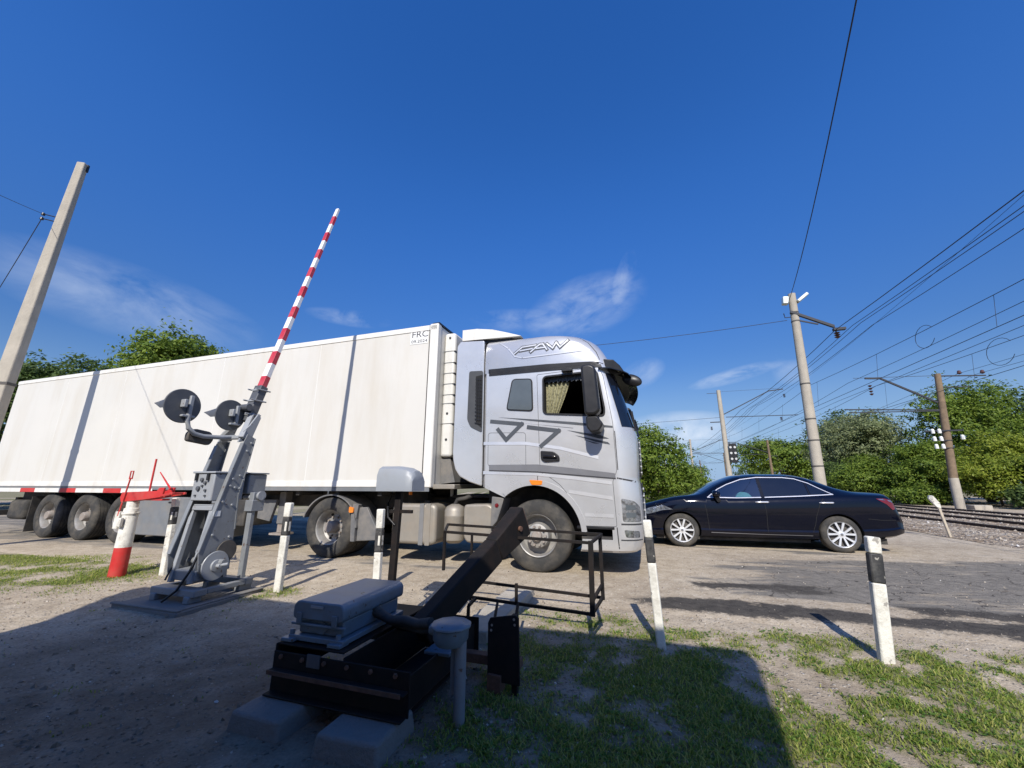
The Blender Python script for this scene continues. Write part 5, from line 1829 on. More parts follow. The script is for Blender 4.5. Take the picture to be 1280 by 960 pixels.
bar = thing('crossing_barrier', 'grey level-crossing barrier machine with red and white boom raised high', 'barrier', (*BA_O, 0.03), R(BA_YAW))
bs = MB()
bs.bounds(-0.34, 0.34, -0.34, -0.20, 0.06, 0.13)
bs.bounds(-0.34, 0.34, 0.24, 0.34, 0.06, 0.13)
bs.bounds(-0.34, -0.27, -0.2, 0.24, 0.07, 0.125)
bs.bounds(0.27, 0.34, -0.2, 0.24, 0.07, 0.125)
bs.bounds(-0.30, -0.22, -0.36, -0.22, 0.0, 0.07)
bs.bounds(0.22, 0.30, 0.20, 0.36, 0.0, 0.07)
bs.bounds(-0.30, -0.22, 0.20, 0.36, 0.0, 0.07)
bs.bounds(0.22, 0.30, -0.36, -0.22, 0.0, 0.07)
bs.build('base_frame', M['grey_paint'], bar, bevel=0.008)
# the two tall side plates that carry the boom and swing with it
near_p = [(-0.285, 0.49), (-0.25, 0.29), (-0.15, 0.26), (0.10, 0.26), (0.085, 0.7), (0.06, 1.10), (0.115, 1.40), (0.165, 1.78), (0.06, 1.83), (0.02, 1.72), (-0.06, 1.42)]
for a in (0.215, -0.225):
    p = [(b - (0.02 if a < 0 else 0), z - (0.03 if a < 0 else 0)) for b, z in near_p]
    pl_ = MB().prism(p, a - 0.006, a + 0.006, axis='x')
    # flanges along both edges
    for i, j in ((0, 10), (10, 9), (4, 5), (5, 6), (6, 7)):
        p0, p1 = p[i], p[j]
        pl_.bar((a - 0.025 * (1 if a > 0 else -1) + (0.012 if a > 0 else -0.012), p0[0], p0[1]), (a - 0.025 * (1 if a > 0 else -1) + (0.012 if a > 0 else -0.012), p1[0], p1[1]), 0.055, 0.012, up=(0, 1, 0.3))
    sp_ = pl_.build('side_plate', M['grey_paint'], bar)
    if a > 0:
        bl = MB()
        for b, z in ((-0.04, 1.28), (0.04, 1.32), (0.09, 1.27), (0.0, 1.18), (0.06, 1.17), (-0.06, 1.20)):
            bl.lathe([(0.0, 0.016), (0.011, 0.016), (0.012, 0.0)], c=(a + 0.006, b, z), axis='x', n=8)
        bl.build('bolts', M['grey_light'], sp_)
# inner gate-shaped frame
fr = MB()
for a in (-0.15, 0.15):
    fr.bar((a, -0.27, 0.17), (a, -0.16, 0.94), 0.05, 0.05)
    fr.bar((a, 0.10, 0.17), (a, 0.0, 0.94), 0.05, 0.05)
fr.bar((-0.175, -0.15, 0.95), (0.175, -0.15, 0.95), 0.09, 0.05)
fr.bar((-0.175, 0.0, 0.95), (0.175, 0.0, 0.95), 0.09, 0.05)
fr.bounds(-0.175, 0.175, -0.19, 0.05, 0.975, 0.99)
fr.build('inner_frame', M['grey_light'], bar, bevel=0.006)
MB().bounds(-0.10, 0.10, -0.06, 0.12, 0.17, 0.55).build('buffer_housing', M['grey_light'], bar, bevel=0.02)
MB().tube([(-0.3, -0.06, 0.36), (0.34, -0.06, 0.36)], 0.035, 14).build('pivot_shaft', M['grey_paint'], bar, smooth=50)
dk = MB().lathe([(0.0, 0.33), (0.02, 0.33), (0.022, 0.285), (0.06, 0.28), (0.065, 0.262), (0.150, 0.258), (0.155, 0.25), (0.150, 0.24), (0.0, 0.24)], c=(0, -0.095, 0.33), axis='x', n=36).build('pivot_disc', M['grey_light'], bar, smooth=35)
MB().tube([(0.28, -0.095, 0.33), (0.40, -0.06, 0.35)], 0.016, 8).build('crank_pin', M['grey_light'], dk)
MB().lathe([(0.0, 0.245), (0.115, 0.245), (0.115, 0.225)], c=(0, 0.02, 0.47), axis='x', n=30).build('counterweight_disc', M['rim_dark'], bar, smooth=35)
cwm = MB().bounds(-0.20, 0.20, -0.26, -0.05, 0.19, 0.30).build('counterweight', M['grey_paint'], bar, bevel=0.01)
# drive cabinet
cb = MB().bounds(-0.17, 0.17, -0.22, 0.16, 1.03, 1.34).build('control_box', M['grey_light'], bar, bevel=0.012)
MB().bounds(-0.185, 0.185, -0.235, 0.18, 1.342, 1.365).build('box_lid', M['grey_light'], cb, bevel=0.006)
hn = MB()
for x in (-0.11, 0.08):
    hn.bounds(x - .015, x + .015, -0.245, -0.222, 1.26, 1.345)
hn.build('box_hinges', M['black_trim'], cb)
kn = MB()
for x, z, r in ((-0.02, 1.27, .022), (0.04, 1.235, .018), (-0.06, 1.17, .026), (0.06, 1.15, .014), (0.0, 1.20, .012), (-0.09, 1.09, .01), (0.07, 1.09, .01)):
    MB().lathe([(0.0, -0.245), (r, -0.24), (r, -0.221)], c=(x, 0, z), n=12).build('box_fitting', M['grey_disc'], cb)
b2 = MB().bounds(0.0, 0.20, 0.19, 0.44, 1.10, 1.34).build('motor_box', M['grey_paint'], bar, bevel=0.012)
MB().bounds(-0.015, 0.215, 0.18, 0.455, 1.342, 1.36).build('motor_lid', M['grey_paint'], b2, bevel=0.004)
MB().tube([(0.1, 0.25, 1.06), (0.42, 0.22, 1.06)], 0.028, 12).build('lock_shaft', M['grey_light'], bar, smooth=50)
MB().lathe([(0.0, -0.02), (0.05, -0.02), (0.055, 0.02), (0.0, 0.02)], c=(0.40, 0.22, 1.08), axis='x', n=16).build('lock_ring', M['grey_light'], bar, smooth=50)
MB().bar((0.34, 0.17, 0.16), (0.34, 0.17, 1.12), 0.07, 0.05).build('support_leg', M['grey_paint'], bar, bevel=0.005)
MB().bounds(0.28, 0.40, 0.12, 0.28, 0.90, 1.03).build('leg_clamp', M['grey_paint'], bar, bevel=0.005)
MB().tube([(0.16, -0.02, 1.03), (0.19, -0.10, 0.9), (0.17, -0.20, 0.6), (0.16, -0.30, 0.30), (0.10, -0.36, 0.12), (0.0, -0.42, 0.02)], 0.013, 8).build('power_cable', M['black_trim'], bar, smooth=60)
MB().tube([(-0.13, -0.2, 1.03), (-0.19, -0.20, 0.8), (-0.18, -0.22, 0.45), (-0.15, -0.33, 0.2)], 0.010, 8).build('power_cable', M['black_trim'], bar, smooth=60)
MB().bounds(0.222, 0.225, -0.20, -0.12, 0.86, 0.92).build('rating_plate', M['placard'], bar)
for (b, z) in ((-0.22, 0.36), (0.05, 0.33), (0.03, 0.62), (-0.17, 0.66), (0.0, 0.98), (-0.12, 1.02), (0.08, 1.62), (0.12, 1.72)):
    MB().lathe([(0.0, 0.237), (0.012, 0.237), (0.014, 0.220)], c=(0, b, z), axis='x', n=6).build('bolt_head', M['grey_light'], bar)
# yoke that joins the plates to the boom foot
yk = MB()
for s, a in ((1, 0.215), (-1, -0.225)):
    yk.prism([(-0.02, 1.72), (0.15, 1.76), (0.24, 2.06), (0.20, 2.12), (0.10, 1.95), (0.02, 1.86)], a - 0.012 - (0.05 if s > 0 else -0.05), a + 0.012 - (0.05 if s > 0 else -0.05), axis='x')
    yk.bar((a - 0.03 * s, 0.0, 1.78), (0.05 * s, 0.20, 2.12), 0.06, 0.04)
yk.bar((-0.2, 0.04, 1.79), (0.2, 0.06, 1.79), 0.10, 0.04)
yk.build('yoke', M['grey_light'], bar, bevel=0.006)
tilt = Vector((0, 1.245 - 0.311, 6.09 - 2.497)).normalized()
B0 = Vector((0.0, 0.29, 2.42))
up_ = Vector((1, 0, 0))
gc_ = MB().bar(B0 - tilt * 0.42, B0 + tilt * 0.10, 0.11, 0.13, up=up_)
clm = gc_.build('boom_clamp', M['grey_disc'], bar, bevel=0.01)
ca_ = MB()
for t in (-0.32, -0.12, 0.04):
    q = B0 + tilt * t
    ca_.bar(q + Vector((-0.066, 0, 0)), q + Vector((0.066, 0, 0)), 0.14, 0.022)
    for s in (-1, 1):
        ca_.tube([q + Vector((s * .07, -0.12, 0)), q + Vector((s * .07, 0.1, 0))], 0.010, 8)
ca_.build('clamp_bolts', M['grey_light'], clm)
MB().tube([B0 - tilt * 0.30 + Vector((-0.06, -0.10, 0.06)), B0 - tilt * 0.30 + Vector((0.10, -0.10, 0.06))], 0.045, 14).build('boom_hinge', M['grey_disc'], bar, smooth=40)
# boom: white pole with nine red bands, tapering to the white tip
P0 = Vector((0, 0.305, 2.47))
bo = MB().bar(P0, P0 + tilt * 3.71, 0.095 * 0.75, 0.095, up=up_, w2=0.06 * 0.75, h2=0.06).build('boom', M['band_white'], bar, bevel=0.006)
for i in range(0, 18, 2):
    t0, t1 = 0.206 * i, 0.206 * (i + 1)
    w0, w1 = 0.0975 - 0.035 * t0 / 3.71, 0.0975 - 0.035 * t1 / 3.71
    MB().bar(P0 + tilt * t0, P0 + tilt * t1, w0 * 0.75, w0, up=up_, w2=w1 * 0.75, h2=w1).build('red_band', M['band_red'], bo, bevel=0.003)
# two lamp heads on a bent pipe, backs turned to the camera
pp = MB().tube([(0.0, 0.06, 1.80), (0.0, -0.12, 1.775), (0.0, -0.32, 1.765), (0.0, -0.43, 1.785), (0.0, -0.50, 1.84), (0.0, -0.525, 1.92), (0.0, -0.525, 2.0)], 0.026, 12)
pp.build('lamp_pipe', M['grey_light'], bar, smooth=50)
MB().prism(fillet([(-0.47, 1.70), (-0.21, 1.67), (-0.17, 1.74), (-0.21, 1.83), (-0.40, 1.85), (-0.47, 1.80)], 0.03), -0.09, -0.03, axis='x').build('cable_box', M['rim_dark'], bar, bevel=0.012)
for (b, z) in ((-0.585, 2.085), (-0.02, 2.07)):
    ds = MB().lathe([(0.0, -0.004), (0.19, -0.004), (0.195, 0.0), (0.195, 0.010), (0.19, 0.014), (0.0, 0.014)], axis='x', n=48).build('lamp_disc', M['grey_disc'], bar, smooth=35, loc=(-0.04, b, z))
    vis = MB()
    V, F = [], []
    for j, (xx, rr) in enumerate(((-0.005, 0.105), (-0.20, 0.105), (-0.42, 0.07))):
        for i in range(17):
            a = R(-15 + 210 * i / 16) if j < 2 else R(50 + 80 * i / 16)
            for rr2 in (rr, rr - 0.004):
                V.append((xx, rr2 * math.cos(a), rr2 * math.sin(a)))
    for j in range(2):
        for i in range(16):
            k0 = (j * 17 + i) * 2
            k1 = ((j + 1) * 17 + i) * 2
            F += [(k0, k0 + 2, k1 + 2, k1), (k0 + 1, k1 + 1, k1 + 3, k0 + 3)]
    vis.add(V, F).build('lamp_visor', M['grey_disc'], ds, smooth=50)
    MB().lathe([(0.0, -0.008), (0.10, -0.008), (0.105, -0.004)], axis='x', n=28).build('lens', M['red_lens'], ds)
    bk = MB().bounds(0.016, 0.05, 0.045, 0.085, -0.10, 0.13)
    bk.bounds(0.016, 0.09, -0.035, 0.0, -0.02, 0.07)
    bk.bounds(0.016, 0.06, -0.02, 0.12, -0.125, -0.10)
    bk.build('lamp_bracket', M['grey_light'], ds, bevel=0.006)

# ------------------------------------------------------------------ red and white concrete post with the boom cradle
rp = thing('boom_rest_post', 'thick red and white round post topped by a red steel boom cradle', 'post', (-5.59, 6.04, 0), R(-18.1))
pc = MB().lathe([(0.0, -0.2), (0.100, -0.2), (0.096, 0.37), (0.096, 0.372)], axis='z', n=32).build('post_foot', M['red'], rp, smooth=40)
MB().lathe([(0.096, 0.372), (0.089, 0.90), (0.087, 0.905), (0.072, 0.91), (0.072, 1.0), (0.0, 1.0)], axis='z', n=32).build('post_shaft', M['post_white'], rp, smooth=40)
bd_ = MB()
bd_.lathe([(0.100, 0.82), (0.102, 0.825), (0.102, 0.85), (0.100, 0.855), (0.085, 0.855), (0.085, 0.82)], axis='z', n=32)
bd_.bounds(-0.20, -0.10, -0.08, -0.02, 0.62, 0.86)
bd_.bounds(-0.01, 0.06, -0.14, -0.10, 0.66, 0.78)
bd_.build('post_collar', M['post_white'], rp, bevel=0.006)
crd = MB()
crd.prism([(-0.22, 1.06), (-0.20, 1.13), (0.55, 1.155), (0.60, 1.20), (0.70, 1.20), (0.68, 1.07), (0.30, 1.03), (-0.18, 0.99)], -0.06, -0.035)
crd.prism([(-0.22, 1.06), (-0.20, 1.13), (0.55, 1.155), (0.60, 1.20), (0.70, 1.20), (0.68, 1.07), (0.30, 1.03), (-0.18, 0.99)], 0.07, 0.095)
crd.bounds(-0.2, 0.66, -0.035, 0.07, 1.02, 1.045)
crd.bar((0.70, -0.08, 1.09), (0.94, -0.08, 1.12), 0.03)
crd.bar((0.70, 0.08, 1.09), (0.94, 0.08, 1.12), 0.03)
crd.bar((0.9, -0.1, 1.12), (0.9, 0.1, 1.12), 0.03)
co_ = crd.build('boom_cradle', M['red'], rp, bevel=0.005)
rd = MB()
rd.bar((-0.14, -0.075, 0.80), (-0.05, -0.075, 1.34), 0.02, 0.012)
rd.bar((-0.075, -0.075, 1.32), (-0.075, -0.075, 1.44), 0.012)
rd.bar((-0.015, -0.075, 1.32), (-0.015, -0.075, 1.44), 0.012)
rd.bar((-0.08, -0.075, 1.435), (-0.01, -0.075, 1.435), 0.012)
rd.bar((0.16, 0.08, 1.10), (0.16, 0.08, 1.62), 0.024, 0.015)
rd.tube([(0.74, 0.0, 1.18), (0.36, 0.05, 1.42)], [0.014, 0.007], 8)
rd.build('cradle_rods', M['red'], co_)
# ------------------------------------------------------------------ black and white guide posts
def guide_post(loc, h, lean, w, yaw, label, refl=False, band=(0.30, 0.48)):
    t = thing('guide_post', label, 'post', (*loc, 0), R(yaw), 'black and white guide posts along the road edge')
    zb0, zb1 = h * (1 - band[1]), h * (1 - band[0])
    lx, ly = lean
    f = lambda z: Vector((lx * z / h, ly * z / h, z))
    d = 0.75
    m = MB()
    def seg(z0, z1, w_):
        a, b = f(z0), f(z1)
        return MB().bar(a, b, w_, w_ * d, up=(0, 1, 0))
    lo = seg(-0.2, zb0, w)
    lo.v += []
    o = lo.build('post_shaft', M['post_white'], t, bevel=0.012)
    up = seg(zb1, h, w)
    up.build('post_top', M['post_white'], t, bevel=0.012)
    bn = seg(zb0 - 0.002, zb1 + 0.002, w * 1.015).build('black_band', M['post_black'], t, bevel=0.012)
    if refl:
        c = f((zb0 + zb1) / 2)
        MB().box((c.x + w * 0.505, c.y, c.z), (0.004, w * 0.3, 0.11)).build('reflector', M['post_white'], bn)
        MB().box((c.x + w * 0.2, c.y - w * d * 0.52, c.z), (w * 0.3, 0.004, 0.11)).build('reflector', M['post_white'], bn)
    return t


guide_post((2.744, 3.284), 0.85, (0.083, 0.02), 0.088, -14, 'black-banded white post nearest the camera, in grass before the car', band=(0.145, 0.39))
guide_post((1.177, 3.50), 0.955, (-0.035, 0.0), 0.068, -22, 'slim black-banded white post in front of the lorry nose', band=(0.15, 0.35))
guide_post((-2.82, 5.19), 1.02, (0.0, 0.0), 0.09, -12, 'black-banded white post between the barrier machine and the drive wheel', True, band=(0.17, 0.38))
guide_post((-4.977, 6.09), 1.05, (-0.09, 0.03), 0.095, -18, 'black-banded white post under the end of the red boom cradle', True, band=(0.13, 0.36))
guide_post((-1.60, 5.08), 0.95, (-0.02, 0.0), 0.088, -15, 'black-banded white post behind the hooded lamp standard', True, band=(0.24, 0.52))

# marker posts by the track: a leaning grey post with a pale head
def marker(loc, lean, label):
    t = thing('marker_post', label, 'marker post', (*loc, 0), R(-17), 'pale-headed marker posts beside the track')
    MB().bar((0, 0, -0.2), (lean * 0.75, 0, 0.72), 0.05, 0.05, up=(0, 1, 0)).build('post_shaft', M['timber_pale'], t, bevel=0.01)
    hp = fillet([(lean * 0.72 - 0.05, 0.70), (lean * 0.72 + 0.035, 0.66), (lean * 0.72 + 0.03, 0.80), (lean - 0.03, 0.97), (lean - 0.10, 0.98), (lean - 0.13, 0.90)], 0.02)
    MB().prism(hp, -0.03, 0.03).build('pale_head', M['post_white'], t, bevel=0.01)


marker((10.59, 10.06), -0.14, 'leaning pale-headed marker post in front of the brown pole')
marker((13.25, 10.05), -0.12, 'pale-headed marker post cut by the edge of the picture')

# ------------------------------------------------------------------ dark drive with stub arm in the near shade
MO, MY = (-0.6, 2.9), -18.1
MWf = frame(MO, MY)
for k, (x0, x1, y0, y1, lab) in enumerate(((-0.70, -0.37, -0.715, -0.40, 'weathered concrete block under the left end of the black drive'), (-0.13, 0.21, -0.725, -0.40, 'weathered concrete block under the right end of the black drive'))):
    cx, cy = (x0 + x1) / 2, (y0 + y1) / 2
    m = MB()
    hx, hy = (x1 - x0) / 2, (y1 - y0) / 2
    m.loft([[Vector((sx * (hx + e), sy * (hy + e), z)) for sx, sy in ((-1, -1), (1, -1), (1, 1), (-1, 1))] for z, e in ((-0.15, 0.02), (0.0, 0.012), (0.088, 0.0))])
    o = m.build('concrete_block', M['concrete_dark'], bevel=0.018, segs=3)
    p = MWf(cx, cy)
    o.location = (p.x, p.y, 0)
    o.rotation_euler = (0, 0, R(MY + (2 if k else -1)))
    tag(o, lab, 'concrete block', 'concrete blocks under the drive')

dr = thing('barrier_drive', 'low black steel drive frame carrying a blue-grey motor housing and a raised stub arm', 'barrier drive', (*MO, 0), R(MY))
f1 = MB()
# front angle: upright leg and shelf
f1.bounds(-0.68, 0.24, -0.505, -0.495, 0.092, 0.30)
f1.bounds(-0.672, 0.235, -0.555, -0.495, 0.205, 0.215)
f1.bounds(-0.67, 0.23, -0.56, -0.50, 0.092, 0.102)
f1.bounds(-0.68, -0.67, -0.5, 0.42, 0.13, 0.335)
f1.bounds(0.20, 0.21, -0.5, 0.42, 0.10, 0.26)
f1.bounds(-0.68, 0.24, 0.41, 0.42, 0.06, 0.30)
f1.bounds(-0.20, -0.19, -0.49, 0.41, 0.06, 0.31)
f1.bounds(-0.67, -0.20, -0.49, 0.41, 0.325, 0.337)
f1.bounds(-0.19, 0.20, -0.49, 0.41, 0.05, 0.06)
f1.build('drive_frame', M['black_steel'], dr, bevel=0.004)
MB().bounds(-0.66, 0.22, -0.562, -0.556, 0.20, 0.222).build('front_strip', M['rust'], dr)
pt_ = MB().bounds(-0.43, -0.34, -0.512, -0.506, 0.245, 0.31).build('number_plate', M['grey_disc'], dr)
for i in range(6):
    x = -0.62 + i * 0.155
    MB().lathe([(0.0, -0.517), (0.012, -0.517), (0.013, -0.504)], c=(x, 0, 0.275), n=6).build('bolt_head', M['rust'], dr)
for x in (-0.57, -0.31):
    MB().bounds(x - .018, x + .018, -0.464, -0.455, 0.44, 0.50).build('lid_clip', M['blue_grey'], dr, bevel=0.003)
# motor housing with rounded lid
hs_ = MB().bounds(-0.60, -0.275, -0.42, 0.14, 0.375, 0.465).build('motor_housing', M['blue_grey'], dr, bevel=0.012)
lidp = fillet([(-0.625, 0.46), (-0.625, 0.535), (-0.60, 0.56), (-0.28, 0.56), (-0.255, 0.535), (-0.255, 0.46)], 0.03, 5)
MB().prism(lidp, -0.455, 0.17).build('housing_lid', M['blue_grey'], dr, bevel=0.008)
MB().bounds(-0.49, -0.40, -0.462, -0.456, 0.528, 0.542).build('lid_label', M['grey_light'], dr)
fl_ = MB()
fl_.bounds(-0.635, -0.245, -0.45, -0.43, 0.425, 0.44)
fl_.bounds(-0.64, -0.24, -0.455, 0.16, 0.345, 0.374)
for x in (-0.64, -0.30):
    for y in (-0.45, 0.10):
        fl_.bounds(x - .03, x + .06, y - .03, y + .05, 0.34, 0.36)
        fl_.lathe([(0.0, 0.40), (0.016, 0.40), (0.016, 0.36)], c=(x + .015, y + .01, 0), axis='z', n=6)
fl_.build('housing_feet', M['blue_grey'], dr, bevel=0.004)
MB().prism(fillet([(-0.50, 0.405), (-0.42, 0.38), (-0.36, 0.43), (-0.44, 0.455)], 0.01), -0.428, -0.421).build('key_cover', M['blue_grey'], dr)
# hose to the cable coupling
hz = MB().tube([(-0.27, -0.12, 0.44), (-0.20, -0.14, 0.425), (-0.10, -0.20, 0.425), (0.02, -0.22, 0.44), (0.12, -0.25, 0.44), (0.22, -0.27, 0.46)], [0.035, 0.028, 0.026, 0.028, 0.026, 0.03], 12)
hz.tube([(-0.26, -0.05, 0.40), (-0.15, -0.12, 0.385), (0.0, -0.18, 0.39), (0.15, -0.24, 0.40), (0.24, -0.27, 0.43)], 0.016, 10)
hz.build('cable_hose', M['chassis'], dr, smooth=50)
# second flat case behind the housing
MB().bounds(-0.22, 0.02, 0.42, 0.62, 0.30, 0.37).build('rear_case', M['blue_grey'], dr, bevel=0.015)
# stub arm
A0, A1 = Vector((0.06, 0.02, 0.375)), Vector((0.375, 0.99, 0.92))
arm = MB()
n_ = (A1 - A0).normalized()
arm.bar(A0 - n_ * 0.10, A0 + n_ * 0.75, 0.115, 0.17, w2=0.12, h2=0.19)
arm.bar(A0 + n_ * 0.75, A1 + n_ * 0.03, 0.12, 0.19, w2=0.14, h2=0.27)
armo = arm.build('stub_arm', M['black_steel'], dr, bevel=0.012)
MB().bar(A1 + n_ * 0.032, A1 + n_ * 0.045, 0.11, 0.22).build('arm_end_plate', M['rust'], armo)
sx_ = n_.cross(Vector((0, 0, 1))).normalized()
q = A1 - n_ * 0.10
MB().tube([q - sx_ * 0.085, q + sx_ * 0.085], 0.022, 12).build('arm_bolt', M['rust'], armo)
MB().tube([(-0.18, 0.03, 0.33), (0.20, 0.03, 0.33)], 0.04, 14).build('arm_shaft', M['black_steel'], dr, smooth=50)
# bracket plate and low beams beside the arm
MB().box((0.20, -0.08, 0.255), (0.17, 0.14, 0.02)).build('bracket_plate', M['blue_grey'], dr, bevel=0.004)
MB().bounds(0.20, 0.62, 0.20, 0.27, 0.09, 0.145).build('side_beam', M['rust'], dr, bevel=0.004)
MB().bounds(0.10, 0.17, -0.45, 0.35, 0.06, 0.13).build('floor_beam', M['rust'], dr, bevel=0.004)

# dark sheet standing at the right
ds_ = thing('steel_sheet', 'upright black steel sheet with small holes beside the stub arm', 'steel sheet', tuple(MWf(0.54, 0.08)), R(MY - 6))
MB().prism([(-0.10, 0.06), (0.12, 0.06), (0.115, 0.43), (0.09, 0.445), (-0.085, 0.41), (-0.10, 0.38)], -0.008, 0.008).build('sheet', M['black_steel'], ds_, bevel=0.003)
sh = MB()
for x, z in ((0.085, 0.42), (0.09, 0.39), (-0.07, 0.37), (-0.075, 0.34)):
    sh.lathe([(0.0, -0.010), (0.008, -0.010), (0.008, -0.0085)], c=(x, 0, z), n=8)
sh.build('rivets', M['hub'], ds_)
MB().bounds(0.06, 0.095, 0.01, 0.04, -0.1, 0.44).build('stake', M['black_steel'], ds_)
MB().bounds(-0.09, 0.0, -0.03, 0.05, -0.06, 0.10).build('foot', M['rust'], ds_)

# cable coupling on its own pipe
jb = thing('cable_coupling', 'round lidded blue-grey cable box on a short pipe leg', 'cable box', tuple(MWf(0.40, -0.28)), R(MY))
MB().tube([(0.02, 0.0, -0.1), (0.02, 0.0, 0.42)], 0.032, 16).build('pipe_leg', M['grey_paint'], jb, smooth=50)
MB().lathe([(0.0, 0.37), (0.08, 0.37), (0.10, 0.40), (0.103, 0.455), (0.0, 0.455)], c=(-0.045, 0.0, 0), axis='z', n=28).build('box_body', M['blue_grey'], jb, smooth=40)
ld = MB().lathe([(0.0, 0.492), (0.065, 0.49), (0.11, 0.478), (0.118, 0.47), (0.118, 0.458), (0.0, 0.458)], c=(-0.045, 0.0, 0), axis='z', n=10).build('box_lid', M['blue_grey'], jb, bevel=0.004)
MB().tube([(-0.10, -0.01, 0.43), (-0.17, 0.0, 0.435)], [0.034, 0.030], 14).build('cable_gland', M['blue_grey'], jb, smooth=50)
MB().prism([(-0.05, 0.10), (-0.05, 0.36), (0.0, 0.36), (0.0, 0.30), (0.05, 0.20)], 0.02, 0.03).build('leg_gusset', M['grey_paint'], jb)

# thin bar cage round the arm
cg = thing('bar_cage', 'thin black square-bar cage standing around the raised stub arm', 'guard rail', tuple(MWf(0.0, 0.0)), R(MY))
yn, yf = 0.87, 1.16
w_ = 0.022
nr = MB()
nr.bar((-0.30, yn, 0.825), (1.02, yn, 0.785), w_)
nr.bar((-0.16, yn, 0.31), (1.02, yn, 0.262), w_)
nr.bar((1.01, yn, 0.25), (1.02, yn, 0.80), 0.038)
nr.bar((-0.30, yn, 0.50), (-0.30, yn, 0.83), w_)
nr.bar((0.385, yn, 0.29), (0.385, yn, 0.44), w_)
nr.bar((-0.03, yn, 0.28), (-0.03, yn, 0.82), w_ * .8)
nr.build('near_panel', M['black_steel'], cg)
fa = MB()
fa.bar((-0.42, yf, 0.86), (1.08, yf, 0.82), w_)
fa.bar((-0.16, yf, 0.365), (1.06, yf, 0.315), w_)
fa.bar((1.065, yf, 0.30), (1.065, yf, 0.82), w_ * 1.3)
fa.build('far_panel', M['black_steel'], cg)
for p, q in (((-0.30, yn, 0.825), (-0.42, yf, 0.86)), ((1.02, yn, 0.785), (1.08, yf, 0.82)), ((1.015, yn, 0.36), (1.065, yf, 0.42)), ((1.015, yn, 0.275), (1.065, yf, 0.32))):
    MB().bar(p, q, w_ * 0.95).build('cross_tie', M['black_steel'], cg)
lg_ = MB()
lg_.bar((0.02, 0.70, -0.1), (0.02, 0.72, 0.28), w_)
lg_.bar((0.02, 0.72, 0.28), (0.02, yn, 0.30), w_)
lg_.bar((0.40, yn, 0.29), (0.55, 0.14, 0.05), w_)
lg_.bar((0.22, yn, 0.29), (0.36, 0.30, 0.10), w_ * .9)
lg_.build('cage_legs', M['black_steel'], cg)

# concrete kerb running towards the road
kb_ = MB().bounds(-0.12, 0.17, 0.78, 2.25, -0.1, 0.085).build('concrete_kerb', M['concrete'], bevel=0.012)
kb_.location = (*MO, 0)
kb_.rotation_euler = (0, 0, R(MY))
tag(kb_, 'long low concrete kerb running from the drive to the road', 'kerb')

# hooded lamp standard
hp_ = thing('hooded_lamp', 'rounded pale-grey hood on a dark slim post behind the drive', 'lamp', tuple(MWf(-0.70, 0.78)), R(MY))
MB().bar((-0.08, 0.0, -0.1), (-0.05, 0, 1.19), 0.062, 0.05, up=(0, 1, 0)).build('post_shaft', M['black_steel'], hp_, bevel=0.006)
MB().bar((-0.14, 0, 1.0), (0.10, 0, 1.0), 0.03).build('cross_bar', M['black_steel'], hp_)
MB().tube([(-0.10, -0.03, 1.18), (-0.15, -0.03, 1.05), (-0.14, -0.03, 0.95), (-0.06, -0.03, 0.88)], 0.009, 8).build('lamp_cable', M['black_trim'], hp_, smooth=50)
hoodp = fillet([(-0.29, 1.185), (-0.29, 1.32), (-0.26, 1.385), (-0.17, 1.415), (-0.08, 1.40), (0.165, 1.375), (0.19, 1.33), (0.17, 1.27), (0.15, 1.185)], 0.05, 5)
hd_ = MB()
V = []
prof2 = [(-0.115, 1.185), (-0.115, 1.33), (-0.09, 1.39), (-0.04, 1.415), (0.04, 1.415), (0.09, 1.39), (0.115, 1.33), (0.115, 1.185)]
rings2 = []
for x, k in ((-0.235, 1.0), (-0.05, 1.0), (0.06, 0.93), (0.13, 0.80), (0.15, 0.60)):
    rings2.append([Vector((x, y * (0.9 + .1 * k), 1.185 + (z - 1.185) * k)) for y, z in prof2])
hd_.loft(rings2).build('lamp_hood', M['hood_grey'], hp_, smooth=38)

# crossing keeper's booth behind the viewpoint: its flat roof shades the near ground
bo_ = thing('keeper_booth', 'flat-roofed brown booth standing behind the black drive, shading it', 'booth', (0, 0, 0))
rfp = [(1.22, -1.02), (-5.23, 0.93), (-4.6, -1.75), (-4.4, -3.2), (0.25, -3.2)]
MB().prism(rfp, 3.62, 3.80, axis='z').build('roof', M['roof'], bo_)
wlp = [(0.55, -1.14), (-4.90, 0.51), (-4.5, -1.5), (-4.2, -3.0), (0.05, -3.0)]
bw_ = MB().prism(wlp, -0.1, 3.62, axis='z').build('wall', M['brick'], bo_)
dd = MB()
a_, b_ = Vector((0.55, -1.14, 0)), Vector((-4.90, 0.51, 0))
e_ = (b_ - a_).normalized()
nrm = Vector((-e_.y, e_.x, 0))
if nrm.y < 0:
    nrm = -nrm
def facade(name, t0, t1, z0, z1, mat, th=0.03):
    p, q = a_ + e_ * t0, a_ + e_ * t1
    V = [p + nrm * 0.004, q + nrm * 0.004, q + nrm * th, p + nrm * th]
    return MB().add([(v.x, v.y, z0) for v in V] + [(v.x, v.y, z1) for v in V], [(0, 1, 2, 3), (7, 6, 5, 4), (0, 4, 5, 1), (1, 5, 6, 2), (2, 6, 7, 3), (3, 7, 4, 0)]).build(name, mat, bo_)
facade('door', 2.2, 3.1, 0.02, 2.1, M['timber'])
w0 = facade('window', 0.7, 1.7, 1.0, 2.2, M['white'])
facade('window', 3.8, 4.8, 1.0, 2.2, M['white'])
